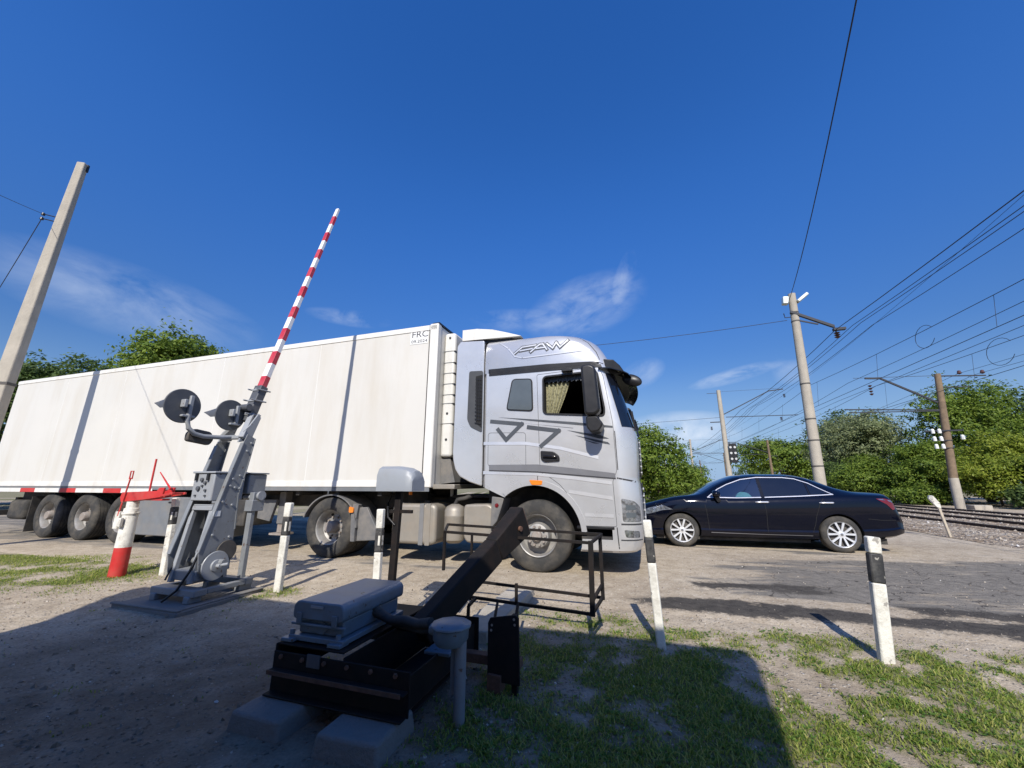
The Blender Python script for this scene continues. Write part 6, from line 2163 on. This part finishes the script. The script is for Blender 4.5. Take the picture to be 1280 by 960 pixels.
# ------------------------------------------------------------------ poles
def cyl_pole(parent, h, r0, r1, mat, name='pole_shaft', base=-0.3, n=20):
    return MB().tube([(0, 0, base), (0, 0, h * 0.5), (0, 0, h)], [r0, (r0 + r1) / 2, r1], n).build(name, mat, parent, smooth=50)


GY = R(-17.55)
# square concrete pole at the left
lp = thing('concrete_pole', 'square tapering concrete pole at the left edge beside the trailer', 'utility pole', (-10.98, 8.14, 0), R(12))
MB().loft([[Vector((sx * w + 0.022 * z, sy * w * .8, z)) for sx, sy in ((-1, -1), (1, -1), (1, 1), (-1, 1))] for z, w in ((-0.4, 0.145), (4.2, 0.125), (9.05, 0.085))]).build('pole_shaft', M['concrete'], lp, bevel=0.02)
MB().box((0.275, 0.04, 8.95), (0.06, 0.05, 0.2)).build('pole_cap', M['black_trim'], lp)
MB().loft([[Vector((sx * w + 0.022 * z, sy * w * .8, z)) for sx, sy in ((-1, -1), (1, -1), (1, 1), (-1, 1))] for z, w in ((3.30, 0.138), (3.36, 0.138))]).build('pole_strap', M['rim_dark'], lp)
ii = MB()
for dz in (0, -0.12):
    ii.tube([(0.08, -0.06, 7.43 + dz), (-0.12, -0.14, 7.43 + dz)], 0.012, 8)
    ii.lathe([(0, 7.40 + dz), (0.035, 7.40 + dz), (0.03, 7.45 + dz), (0.0, 7.47 + dz)], c=(-0.12, -0.14, 0), axis='z', n=12)
ii.build('insulator_hook', M['black_trim'], lp)

# tall round concrete pole behind the car with two floodlights and a cantilever
PM = GW(6.6, 18.5)
mp_ = thing('catenary_pole', 'tall round concrete pole behind the dark car with two floodlights on top', 'catenary pole', tuple(PM), GY)
MB().tube([(0, 0, -0.3), (0.15, 0, 4.6), (0.30, 0, 9.25)], [0.205, 0.178, 0.14], 24).build('pole_shaft', M['concrete'], mp_, smooth=50)
bnd = MB()
for z in (1.9, 2.9, 3.75, 5.2, 7.95, 8.35):
    x = 0.0325 * z
    r = float(np.interp(z, [0, 4.6, 9.25], [0.206, 0.181, 0.145])) + 0.006
    MB().lathe([(r - .02, z), (r, z), (r, z + 0.05), (r - .02, z + 0.05)], c=(x, 0, 0), axis='z', n=24).build('pole_band', M['rim_dark'], mp_)
for s, tl, nm in ((-1, 8, 'floodlight'), (1, 38, 'floodlight')):
    fl = MB()
    mtx = Matrix.Rotation(R(-tl * s), 3, 'Y')
    c = Vector((0.30 + s * (0.34 if s > 0 else 0.30), -0.05, 9.0 if s > 0 else 8.95))
    fl.box(c, (0.52 if s > 0 else 0.22, 0.26, 0.13 if s > 0 else 0.34), mat=mtx)
    fo = fl.build(nm, M['lamp_alu'], mp_, bevel=0.03)
    MB().bar((0.30, 0, 8.85), c, 0.05).build('lamp_arm', M['grey_paint'], fo)
arm_ = MB()
arm_.bar((0.10, -0.1, 8.40), (1.52, -0.1, 7.55), 0.11, 0.10)
arm_.bar((0.22, -0.1, 8.02), (1.0, -0.1, 7.72), 0.05)
arm_.tube([(1.52, -0.1, 7.55), (1.56, -0.1, 7.30)], 0.03, 8)
arm_.build('cantilever_arm', M['wire'], mp_)
ins = MB()
for k in range(3):
    ins.lathe([(0.0, 7.30 - .09 * k), (0.11, 7.27 - .09 * k), (0.05, 7.22 - .09 * k), (0.0, 7.22 - .09 * k)], c=(1.57, -0.1, 0), axis='z', n=14)
ins.build('insulator', M['insulator_brown'], mp_)
MB().box((1.68, -0.1, 7.42), (0.42, 0.16, 0.10)).build('wire_clamp', M['wire'], mp_)
MB().tube([(0.2, 0, 8.2), (-0.1, 0.0, 8.2), (-0.12, 0, 8.4)], 0.02, 8).build('side_hook', M['wire'], mp_)


def gantry_pole(L, s, h, r0, side, label, mat, name='catenary_pole'):
    """catenary mast with sloping cantilever and a level registration arm; side=+1 reaches to larger L"""
    t = thing(name, label, 'catenary pole', tuple(GW(L, s)), GY, None)
    cyl_pole(t, h, r0, r0 * 0.72, mat, n=14)
    a = MB()
    zt = h * 0.76
    reach = 4.6
    a.bar((0, 0, zt), (side * reach * 0.78, 0, h * 0.965), 0.07)
    a.bar((side * reach * 0.78, 0, h * 0.965), (side * reach, 0, h * 0.975), 0.07)
    a.bar((side * 0.1, 0, h * 0.985), (side * reach * 0.95, 0, h * 0.985), 0.015)
    a.bar((side * 0.3, 0, zt - 0.15), (side * reach * 1.15, 0, zt - 0.22), 0.05)
    a.bar((-side * 0.9, 0, h * 0.70), (side * 0.1, 0, h * 0.70), 0.07)
    a.bar((-side * 0.9, 0, h * 0.975), (0, 0, h * 0.975), 0.03)
    a.build('cantilever_arm', M['wire'], t)
    for x, z in ((side * reach, h * 0.93), (side * reach * 0.9, zt - 0.32), (-side * 0.85, h * 0.66)):
        i_ = MB()
        for k in range(3):
            i_.lathe([(0.0, z - .10 * k), (0.10, z - .03 - .10 * k), (0.04, z - .08 - .10 * k), (0.0, z - .08 - .10 * k)], c=(x, 0, 0), axis='z', n=10)
        i_.build('insulator', M['insulator_brown'], t)
    return t


lm_ = gantry_pole(6.75, 35.2, 8.75, 0.21, 1, 'grey catenary pole over the car roof carrying a black signal panel', M['concrete'])
sg_ = thing('signal_panel', 'black signal panel with six white dots on the grey pole', 'signal', tuple(GW(7.15, 34.9)), GY)
MB().bounds(-0.27, 0.27, -0.08, 0.0, 2.85, 4.35).build('panel', M['black_trim'], sg_, bevel=0.03)
dt = MB()
for x in (-0.15, 0.15):
    for z in (3.15, 3.6, 4.05):
        dt.lathe([(0.0, -0.10), (0.085, -0.10), (0.09, -0.082)], c=(x, 0, z), n=14)
dt.build('white_dots', M['insulator'], sg_)
MB().bar((-0.3, 0.05, 3.2), (-0.1, -0.02, 3.2), 0.05).build('bracket', M['wire'], sg_)

# brown pole at the right with insulators and pale foot
rp_ = thing('brown_catenary_pole', 'brown weathered catenary pole with pale concrete foot before the green bushes', 'catenary pole', tuple(GW(15.6, 26.8)), GY)
MB().tube([(-0.1, 0, 1.55), (0.15, 0, 4.2), (0.42, 0, 7.1)], [0.18, 0.16, 0.13], 18).build('pole_shaft', M['old_pole'], rp_, smooth=50)
MB().tube([(-0.15, 0, -0.4), (-0.1, 0, 1.55)], [0.20, 0.188], 18).build('pole_foot', M['concrete'], rp_, smooth=50)
a = MB()
a.bar((0.1, 0, 5.53), (-2.15, 0, 7.06), 0.09)
a.bar((-2.15, 0, 7.06), (-2.85, 0, 7.12), 0.09)
a.bar((-4.1, 0, 5.37), (0.1, 0, 5.12), 0.06)
a.bar((-3.95, 0, 5.18), (0.1, 0, 5.07), 0.05)
a.bar((-3.4, 0, 7.17), (0.2, 0, 7.02), 0.02)
a.bar((0.2, 0, 7.0), (2.4, 0, 6.86), 0.06)
a.bar((0.2, 0, 6.35), (1.6, 0, 6.3), 0.05)
a.build('cantilever_arm', M['wire'], rp_)
for x, z in ((1.35, 7.05), (2.3, 7.0)):
    MB().lathe([(0.0, z - .05), (0.10, z), (0.06, z + .16), (0.0, z + .18)], c=(x, 0, 0), axis='z', n=10).build('insulator', M['insulator_brown'], rp_)
i_ = MB()
for k in range(4):
    i_.lathe([(0.0, 6.72 - .16 * k), (0.10, 6.68 - .16 * k), (0.04, 6.60 - .16 * k), (0.0, 6.60 - .16 * k)], c=(-2.7, 0, 0), axis='z', n=10)
i_.build('insulator', M['insulator_brown'], rp_)
for x in (-0.55, -0.27, 0.62):
    for z in ((3.05, 3.45, 3.85) if x < 0 else (3.5,)):
        MB().lathe([(0.0, z), (0.075, z), (0.075, z + .18), (0.045, z + .24), (0.0, z + .24)], c=(x, -0.2, 0), axis='z', n=10).build('white_insulator', M['placard'], rp_)
a = MB()
a.bounds(-0.85, 0.75, -0.18, -0.10, 3.95, 4.02)
for z in (3.1, 3.5):
    a.bounds(-0.62, 0.2, -0.18, -0.12, z - .04, z)
a.build('insulator_rack', M['wire'], rp_)
bp = MB().bounds(0.25, 0.95, -0.3, 0.3, -0.1, 0.22).build('concrete_footing', M['concrete'], rp_, bevel=0.02)

far_specs = [(6.75, 57.0, 7.0, 0.17, 1, 'slim catenary pole far beyond the lorry-side bush'), (15.6, 56.7, 6.6, 0.17, -1, 'far brown catenary pole standing before the round distant tree'),
             (6.75, 82.0, 7.2, 0.17, 1, 'distant grey mast, nearest of those on the car-bonnet side'), (15.6, 84.0, 7.0, 0.17, -1, 'distant mast at the foot of the round tree'),
             (6.75, 112.0, 7.6, 0.17, 1, 'tiny distant mast just above the bonnet of the car'), (15.6, 116.0, 7.4, 0.17, -1, 'tiny distant mast left of the round distant tree'), (6.75, 150.0, 8.0, 0.18, 1, 'farthest tiny mast down the railway')]
for L, s, h, r, sd_, lab in far_specs:
    gantry_pole(L, s, h, r, sd_, lab, M['old_pole'] if sd_ < 0 else M['concrete'])
# short white-banded stubs and cabinets far down the line
for L, s, lab in ((6.0, 48, 'small pale cabinet by the far track beyond the car bonnet'), (5.4, 62, 'second small pale cabinet farther along the far track')):
    c = thing('trackside_cabinet', lab, 'cabinet', tuple(GW(L, s)), GY)
    MB().bounds(-0.35, 0.35, -0.3, 0.3, 0.0, 1.25).build('cabinet_body', M['placard'], c, bevel=0.03)
    MB().bounds(-0.4, 0.4, -0.35, 0.35, 1.25, 1.33).build('cabinet_roof', M['mudguard'], c)

# ------------------------------------------------------------------ wires
def wire(name, pts, r, label, sag=0.0, group=None, n=14):
    pts = [Vector(p) for p in pts]
    out = []
    for p, q in zip(pts[:-1], pts[1:]):
        L = (q - p).length
        k = n if sag else 1
        for i in range(k):
            t = i / k
            v = p.lerp(q, t)
            v.z -= sag * 4 * t * (1 - t)
            out.append(v)
    out.append(pts[-1])
    o = MB().tube(out, r * 0.72, 6).build(name, M['wire'], smooth=80)
    return tag(o, label, 'wire', group)


def along(L, zs, ss):
    return [GW(L, s, z) for s, z in zip(ss, zs)]


# feeder bundle over the main pole's arm
for i, (L, dz, lab) in enumerate(((8.15, 0.0, 'topmost feeder wire held by the arm of the floodlit pole'), (8.75, 0.12, 'second feeder wire just below the clamp of the floodlit pole'), (9.05, 0.2, 'third feeder wire of the dense bundle past the floodlit pole'), (9.4, 0.05, 'lowest feeder wire of the bundle past the floodlit pole'))):
    wire('feeder_wire', along(L, (7.45 + dz, 7.4 + dz * (1 if i else 0), 7.0 + .1 * i, 6.3, 6.5), (-6, 18.4, 35.2, 57, 112)), 0.014 if i else 0.018, lab, 0.22, 'feeder wires over the track', n=8)
# catenary and contact wires over both tracks, with droppers
tr1, tr2 = 9.96, 13.06
for Lc, zc, zm, nm in ((tr1, 5.55, 6.95, 'near'), (tr2, 5.25, 6.65, 'far')):
    wire('contact_wire', along(Lc, (zc,) * 5, (-6, 26.8, 56, 84, 150)), 0.014, 'contact wire above the %s track' % nm, 0, None)
    wire('messenger_wire', along(Lc + .15, (zm, zm, zm - .2, zm - .2, zm), (-6, 26.8, 56, 84, 150)), 0.014, 'sagging messenger wire above the %s track' % nm, 0.45, None, n=10)
    for i in range(9):
        s = 8 + i * 6.0
        zz = zm - 0.45 * 4 * (((s + 6) / 32.8) * (1 - (s + 6) / 32.8)) if s < 26.8 else zm - 0.2
        wire('dropper_wire', [GW(Lc + .15, s, zz), GW(Lc, s, zc)], 0.008, 'short dropper wires between contact and messenger wire of the %s track' % nm, 0, 'droppers over the %s track' % nm)
wire('contact_wire', along(11.3, (6.0, 5.9, 5.8, 5.8), (-6, 26.8, 56, 110)), 0.012, 'crossover contact wire between the two tracks', 0.1)
wire('messenger_wire', along(11.9, (7.4, 6.9, 6.4, 6.5), (-6, 26.8, 56, 110)), 0.014, 'crossover messenger wire between the two tracks', 0.3)
wire('line_wire', along(17.6, (6.95, 6.95, 6.0, 6.0), (-6, 26.8, 56.7, 110)), 0.012, 'line wire on the outer insulator of the brown pole', 0.35)
wire('line_wire', along(16.9, (7.05, 7.05, 6.1, 6.1), (-6, 26.8, 56.7, 110)), 0.012, 'line wire on the inner insulator of the brown pole', 0.35)
# loops hanging between the wires
def loop(c, w, h, lab):
    pts = []
    for i in range(18):
        a = R(-150 + 300 * i / 17)
        pts.append(GW(c[0], c[1] + w * math.cos(a), c[2] + h * math.sin(a)))
    o = MB().tube(pts, 0.009, 6).build('jumper_loop', M['wire'], smooth=80)
    tag(o, lab, 'wire loop')


loop((10.1, 17.0, 6.35), 0.5, 0.40, 'wire loop hanging beside the floodlit pole')
loop((13.1, 18.6, 6.0), 0.6, 0.5, 'large wire loop above the brown pole')
# wires crossing the road and the sky
wire('overhead_wire', [PM + Vector((0.25, 0, 9.1)), Vector((2.3, -1.0, 9.6))], 0.018, 'thick wire rising from the floodlit pole over the viewer', 0.55)
wire('overhead_wire', [PM + Vector((0.1, 0.2, 8.15)), Vector((-13.5, 23.0, 8.7))], 0.016, 'long wire from the floodlit pole crossing behind the lorry roof', 0.6)
wire('overhead_wire', [GW(6.75, 35.2, 6.5), Vector((-18, 44, 6.7))], 0.018, 'low wire from the signal pole passing behind the lorry', 0.4)
wire('overhead_wire', along(10.6, (10.0, 8.0, 7.2), (4, 24, 57)), 0.008, 'faint high wire in the empty sky above the rails', 0.2)
q0 = Vector((-11.07, 7.98, 7.43))
wire('overhead_wire', [q0, Vector((-4.85, 0.6, 3.78))], 0.007, 'upper wire running off the square pole towards the viewer', 0.1)
wire('overhead_wire', [q0 + Vector((0, 0, -0.12)), Vector((-21.95, 14.5, 5.0))], 0.011, 'lower wire running off the square pole to the left', 0.25)
# ------------------------------------------------------------------ trees and bushes
def leaf_cloud(lobes, n_leaf, size, seed, flat=0.35, clump=26):
    """leaf-sized faces in small clumps spread through the outer volume of several lobes (cx,cy,cz,rx,ry,rz)"""
    g = np.random.default_rng(seed)
    V, F = [], []
    vol = np.array([l[3] * l[4] * l[5] for l in lobes]) ** 0.67
    vol /= vol.sum()
    n_cl = max(1, n_leaf // clump)
    V = np.zeros((n_cl * clump * 4, 3))
    k = 0
    for c in range(n_cl):
        l = lobes[g.choice(len(lobes), p=vol)]
        d = g.standard_normal(3)
        d /= np.linalg.norm(d)
        if d[2] < -0.55:
            d[2] *= -0.5
        nz = noise.noise(Vector((d[0] * 1.7 + seed, d[1] * 1.7, d[2] * 1.7))) * 0.40 + noise.noise(Vector((d[0] * 4 + seed, d[1] * 4, d[2] * 4))) * 0.22
        rr = (0.62 + 0.40 * g.random() ** 0.6) * (1 + nz)
        cc = np.array(l[:3]) + d * np.array(l[3:]) * rr
        cs = size * g.uniform(1.4, 3.4)
        if g.random() < 0.10:            # a twig that stands out of the outline
            cc = cc + d * np.array(l[3:]) * g.uniform(0.02, 0.12)
            cs *= 0.6
        P = cc + g.standard_normal((clump, 3)) * np.array([cs, cs, cs * 0.6])
        for p in P:
            nrm = g.standard_normal(3) * 0.6 + d * 0.9 + np.array([0, 0, 0.6])
            nrm /= np.linalg.norm(nrm)
            a = np.cross(nrm, g.standard_normal(3))
            a /= np.linalg.norm(a)
            b = np.cross(nrm, a)
            s = size * g.uniform(0.6, 1.35)
            V[k], V[k + 1], V[k + 2], V[k + 3] = p - a * s, p + b * s * 0.5 - a * 0.1 * s, p + a * s, p - b * s * 0.5 + a * 0.1 * s
            k += 4
    V = V[:k]
    me = bpy.data.meshes.new('crown')
    nq = k // 4
    me.vertices.add(k)
    me.vertices.foreach_set('co', V.astype(np.float32).ravel())
    me.loops.add(k)
    me.loops.foreach_set('vertex_index', np.arange(k, dtype=np.int32))
    me.polygons.add(nq)
    me.polygons.foreach_set('loop_start', np.arange(0, k, 4, dtype=np.int32))
    me.polygons.foreach_set('loop_total', np.full(nq, 4, dtype=np.int32))
    me.update()
    me.validate()
    return me


def tree(name, label, loc, lobes, n_leaf, size, mat, seed, trunk_h, trunk_r, cat='tree', group=None, limbs=6):
    t = thing(name, label, cat, loc, 0, group)
    me = leaf_cloud(lobes, n_leaf, size, seed)
    me.materials.append(mat)
    o = bpy.data.objects.new('crown', me)
    COL.objects.link(o)
    o.parent = t
    g = random.Random(seed)
    tr = MB()
    top = max(l[2] for l in lobes)
    tr.tube([(0, 0, -0.2), (g.uniform(-.1, .1), g.uniform(-.1, .1), trunk_h * 0.5), (g.uniform(-.2, .2), g.uniform(-.2, .2), trunk_h)], [trunk_r, trunk_r * .75, trunk_r * .55], 9)
    for i in range(limbs):
        l = g.choice(lobes)
        e = Vector((l[0] + g.uniform(-.5, .5) * l[3], l[1] + g.uniform(-.5, .5) * l[4], l[2] + g.uniform(-.2, .7) * l[5]))
        s = Vector((0, 0, trunk_h * g.uniform(0.45, 1.0)))
        m_ = s.lerp(e, 0.5) + Vector((0, 0, 0.12 * (e - s).length))
        tr.tube([s, m_, e], [trunk_r * .45, trunk_r * .28, trunk_r * .08], 6)
    tr.build('trunk', M['bark'], t, smooth=60)
    return t


def lobes_of(seed, n, rx, ry, h, base=0.15, rs=(0.35, 0.6)):
    g = random.Random(seed)
    out = [(0, 0, h * (0.5 + base / 2), rx * 0.72, ry * 0.72, h * (0.5 - base / 2) * 0.92)]
    for i in range(n):
        a = g.uniform(0, 6.283)
        k = g.uniform(0.35, 0.75)
        z = h * g.uniform(base + 0.12, 0.86)
        r = g.uniform(*rs)
        sh = math.sqrt(max(0.1, 1 - ((z / h - 0.45) / 0.62) ** 2))
        out.append((math.cos(a) * rx * k * sh, math.sin(a) * ry * k * sh, z, rx * r, ry * r, min(h * r * 0.5, h - z)))
    return out


# bushes and trees beyond the track at the right
G2 = 'green bushes along the far side of the track'
tree('broad_tree', 'tall dark-green tree rising above the bushes at the right edge', (33.5, 28.5, 0), lobes_of(1, 9, 3.6, 3.3, 8.7), 22000, 0.10, M['leaf'], 1, 3.5, 0.25)
tree('broad_tree', 'dark crown at the right edge behind the tall dark-green tree', (39.5, 29.5, 0), lobes_of(2, 8, 4.0, 3.6, 9.2), 11000, 0.14, M['leaf_dark'], 2, 3.5, 0.25)
tree('willow_tree', 'rounded grey-green willow behind the bushes near the floodlit pole', (30.6, 34.5, 0), lobes_of(3, 10, 3.7, 3.4, 7.3), 26000, 0.105, M['leaf_willow'], 3, 2.8, 0.22)
tree('broad_tree', 'dark tree tucked behind the grey-green willow', (36.2, 42.5, 0), lobes_of(4, 8, 4.2, 3.5, 9.0), 12000, 0.15, M['leaf_dark'], 4, 3.0, 0.22)
bush_specs = [
    ((27.4, 33.4), 2.2, 2.0, 3.2, 'leaf_dark', 'dark bush at the foot of the willow beside the floodlit pole'),
    ((26.6, 30.2), 2.6, 2.2, 3.8, 'leaf', 'mid-green bush directly below the willow crown'),
    ((27.2, 27.0), 2.4, 2.0, 3.2, 'leaf', 'bright bush just left of the brown pole'),
    ((29.4, 28.2), 2.6, 2.3, 4.5, 'leaf', 'high green bush behind the brown pole'),
    ((27.8, 23.2), 2.3, 2.0, 3.0, 'leaf_yellow', 'yellow-green bush right of the brown pole foot'),
    ((31.4, 24.8), 2.8, 2.4, 5.0, 'leaf_yellow', 'tall yellow-green bush below the dark tree'),
    ((29.6, 20.2), 2.4, 2.1, 3.2, 'leaf', 'green bush at the right edge behind the track marker'),
    ((33.6, 21.0), 2.8, 2.6, 5.2, 'leaf_yellow', 'tall bush with yellow tips at the right edge'),
    ((36.6, 24.8), 2.8, 2.6, 5.8, 'leaf', 'tallest green bush filling the right edge'),
    ((32.0, 17.6), 2.4, 2.2, 3.4, 'leaf', 'low green bush cut by the right edge'),
    ((31.8, 38.5), 2.6, 2.2, 3.6, 'leaf', 'green bush seen beside the floodlit pole, behind the dark one'),
    ((37.4, 46.0), 3.0, 2.6, 4.2, 'leaf_dark', 'farther dark bush closing the row towards the distance'),
    ((25.7, 25.6), 1.3, 1.2, 1.3, 'leaf', 'knee-high bush at the foot of the row left of the brown pole'),
    ((27.0, 20.6), 1.5, 1.3, 1.4, 'leaf_dark', 'low dark bush at the foot of the row right of the brown pole'),
]
for i, ((x, y), rx, ry, h, mt, lab) in enumerate(bush_specs):
    h *= 0.92
    tree('bush', lab, (x, y, -0.1), lobes_of(30 + i, 7, rx, ry, h, base=0.0), int(3600 * rx * h * 0.55) + 3500, 0.08, M[mt], 30 + i, h * 0.4, 0.07, 'bush', G2, 5)
# behind lorry and car, and in the distance
tree('bush', 'bright green bushy tree between the lorry nose and the signal pole', (8.6, 23.6, 0), lobes_of(60, 8, 2.5, 2.2, 4.9, base=0.02), 22000, 0.085, M['leaf'], 60, 1.5, 0.1, 'tree', None, 6)
tree('bush', 'green tree partly hidden behind the lorry nose', (5.4, 23.0, 0), lobes_of(61, 8, 2.5, 2.2, 4.6, base=0.02), 11000, 0.10, M['leaf'], 61, 1.5, 0.1, 'tree', None, 6)
tree('bush', 'low green scrub right of the bushy tree beyond the car bonnet', (11.6, 27.5, 0), lobes_of(62, 6, 2.0, 1.8, 2.3, base=0.0), 6000, 0.10, M['leaf'], 62, 0.8, 0.07, 'bush', None, 5)
tree('round_tree', 'round distant tree above the car roof between two poles', (42.0, 62.0, 0), lobes_of(63, 9, 7.2, 6.0, 8.0), 17000, 0.20, M['leaf'], 63, 3.0, 0.25)
for i, (x, y, r, h, lab) in enumerate(((17, 60, 5, 3.6, 'low distant tree left of the railway beyond the bonnet'), (27, 100, 7, 4.6, 'far low tree on the left of the vanishing rails'), (50, 118, 9, 6.4, 'far tree on the right of the vanishing rails'), (62, 96, 9, 7.0, 'far dark tree behind the round distant tree'), (12, 85, 6, 4.0, 'low far tree behind the bushy tree'))):
    tree('distant_tree', lab, (x, y, 0), lobes_of(70 + i, 7, r, r, h, base=0.02), 5000, 0.30, M['leaf_dark'], 70 + i, 2.0, 0.2, 'tree', 'distant trees along the railway', 4)
# beyond the trailer at the left
G3 = 'trees showing above the trailer roof'
tree('broad_tree', 'bright green round tree above the trailer roof near the barrier boom', (-21.8, 24.0, 0), lobes_of(80, 10, 3.5, 3.2, 10.4, base=0.45, rs=(0.3, 0.5)), 24000, 0.115, M['leaf'], 80, 5.5, 0.28, 'tree', G3)
tree('broad_tree', 'olive tree above the trailer roof, just left of the bright one', (-27.0, 25.0, 0), lobes_of(81, 9, 3.3, 3.0, 9.2, base=0.4), 17000, 0.12, M['leaf_dark'], 81, 5.0, 0.25, 'tree', G3)
tree('broad_tree', 'olive ragged tree above the trailer tail', (-31.5, 24.5, 0), lobes_of(82, 9, 3.4, 3.0, 9.0, base=0.35), 17000, 0.12, M['leaf_dark'], 82, 5.0, 0.25, 'tree', G3)
tree('broad_tree', 'dark shaded tree between the square pole and the trailer tail', (-28.5, 19.0, 0), lobes_of(83, 9, 3.0, 2.8, 7.6, base=0.05), 12000, 0.13, M['leaf_dark'], 83, 3.0, 0.22, 'tree', None)
tree('broad_tree', 'dark tree low behind the square pole at the left edge', (-33.5, 22.5, 0), lobes_of(84, 9, 3.2, 3.0, 9.0, base=0.05), 11000, 0.14, M['leaf_dark'], 84, 3.0, 0.22, 'tree', None)

# ------------------------------------------------------------------ grass and weeds on the verge
def blades(n_try, seed):
    g = np.random.default_rng(seed)
    V, F = [], []
    k = 0
    while k < n_try:
        k += 1
        y = 1.35 + 6.3 * g.random() ** 1.25
        x = g.uniform(-1.35 * y - 0.2, 1.4 * y + 0.2)
        c = grass_cover(x, y)
        if g.random() > c ** 1.25:
            continue
        z = ground_z(x, y)
        a = g.uniform(0, 6.283)
        h = g.uniform(0.008, 0.026) * (0.7 + 0.6 * c) * (1.5 if g.random() < 0.05 else 1)
        w = g.uniform(0.0014, 0.0032) * (1 + 0.10 * y)
        dx, dy = math.cos(a), math.sin(a)
        ben = g.uniform(0.5, 1.6) * h
        ba = g.uniform(0, 6.283)
        bx, by = math.cos(ba) * ben, math.sin(ba) * ben
        i = len(V)
        V += [(x - dx * w, y - dy * w, z - 0.002), (x + dx * w, y + dy * w, z - 0.002), (x + dx * w * .8 + bx * .35, y + dy * w * .8 + by * .35, z + h * .65), (x - dx * w * .8 + bx * .35, y - dy * w * .8 + by * .35, z + h * .65), (x + bx, y + by, z + h)]
        F += [(i, i + 1, i + 2, i + 3), (i + 3, i + 2, i + 4)]
    return V, F


V, F = blades(330000, 5)
gr = MB().add(V, F)
me = bpy.data.meshes.new('grass')
me.from_pydata(gr.v, [], gr.f)
me.materials.append(M['grass'])
go = bpy.data.objects.new('grass', me)
COL.objects.link(go)
tag(go, 'short trampled grass growing in patches on the verge', 'grass', kind='stuff')


def weeds(n_try, seed):
    g = np.random.default_rng(seed)
    V, F = [], []
    for _ in range(n_try):
        y = 1.35 + 5.2 * g.random() ** 1.2
        x = g.uniform(-1.35 * y, 1.4 * y)
        c = grass_cover(x, y)
        if g.random() > c ** 1.6 * (0.4 + 0.6 * sstep(-.2, .3, fbm(x, y, 1.7, 19.0))):
            continue
        z = ground_z(x, y)
        m = g.integers(3, 7)
        a0 = g.uniform(0, 6.283)
        for j in range(m):
            a = a0 + 6.283 * j / m + g.uniform(-.3, .3)
            L = g.uniform(0.008, 0.024)
            w = L * g.uniform(0.22, 0.4)
            e = g.uniform(0.15, 0.9)
            d = Vector((math.cos(a), math.sin(a), e)).normalized()
            s = Vector((-math.sin(a), math.cos(a), 0))
            o = Vector((x, y, z + 0.004))
            i = len(V)
            V += [tuple(o), tuple(o + d * L * .5 + s * w), tuple(o + d * L + Vector((0, 0, -L * .15))), tuple(o + d * L * .5 - s * w)]
            F += [(i, i + 1, i + 2, i + 3)]
    return V, F


V, F = weeds(55000, 9)
me = bpy.data.meshes.new('weeds')
me.from_pydata(V, [], F)
me.materials.append(M['weed'])
wo = bpy.data.objects.new('weeds', me)
COL.objects.link(wo)
tag(wo, 'small broad-leaved weeds scattered through the grass', 'weeds', kind='stuff')
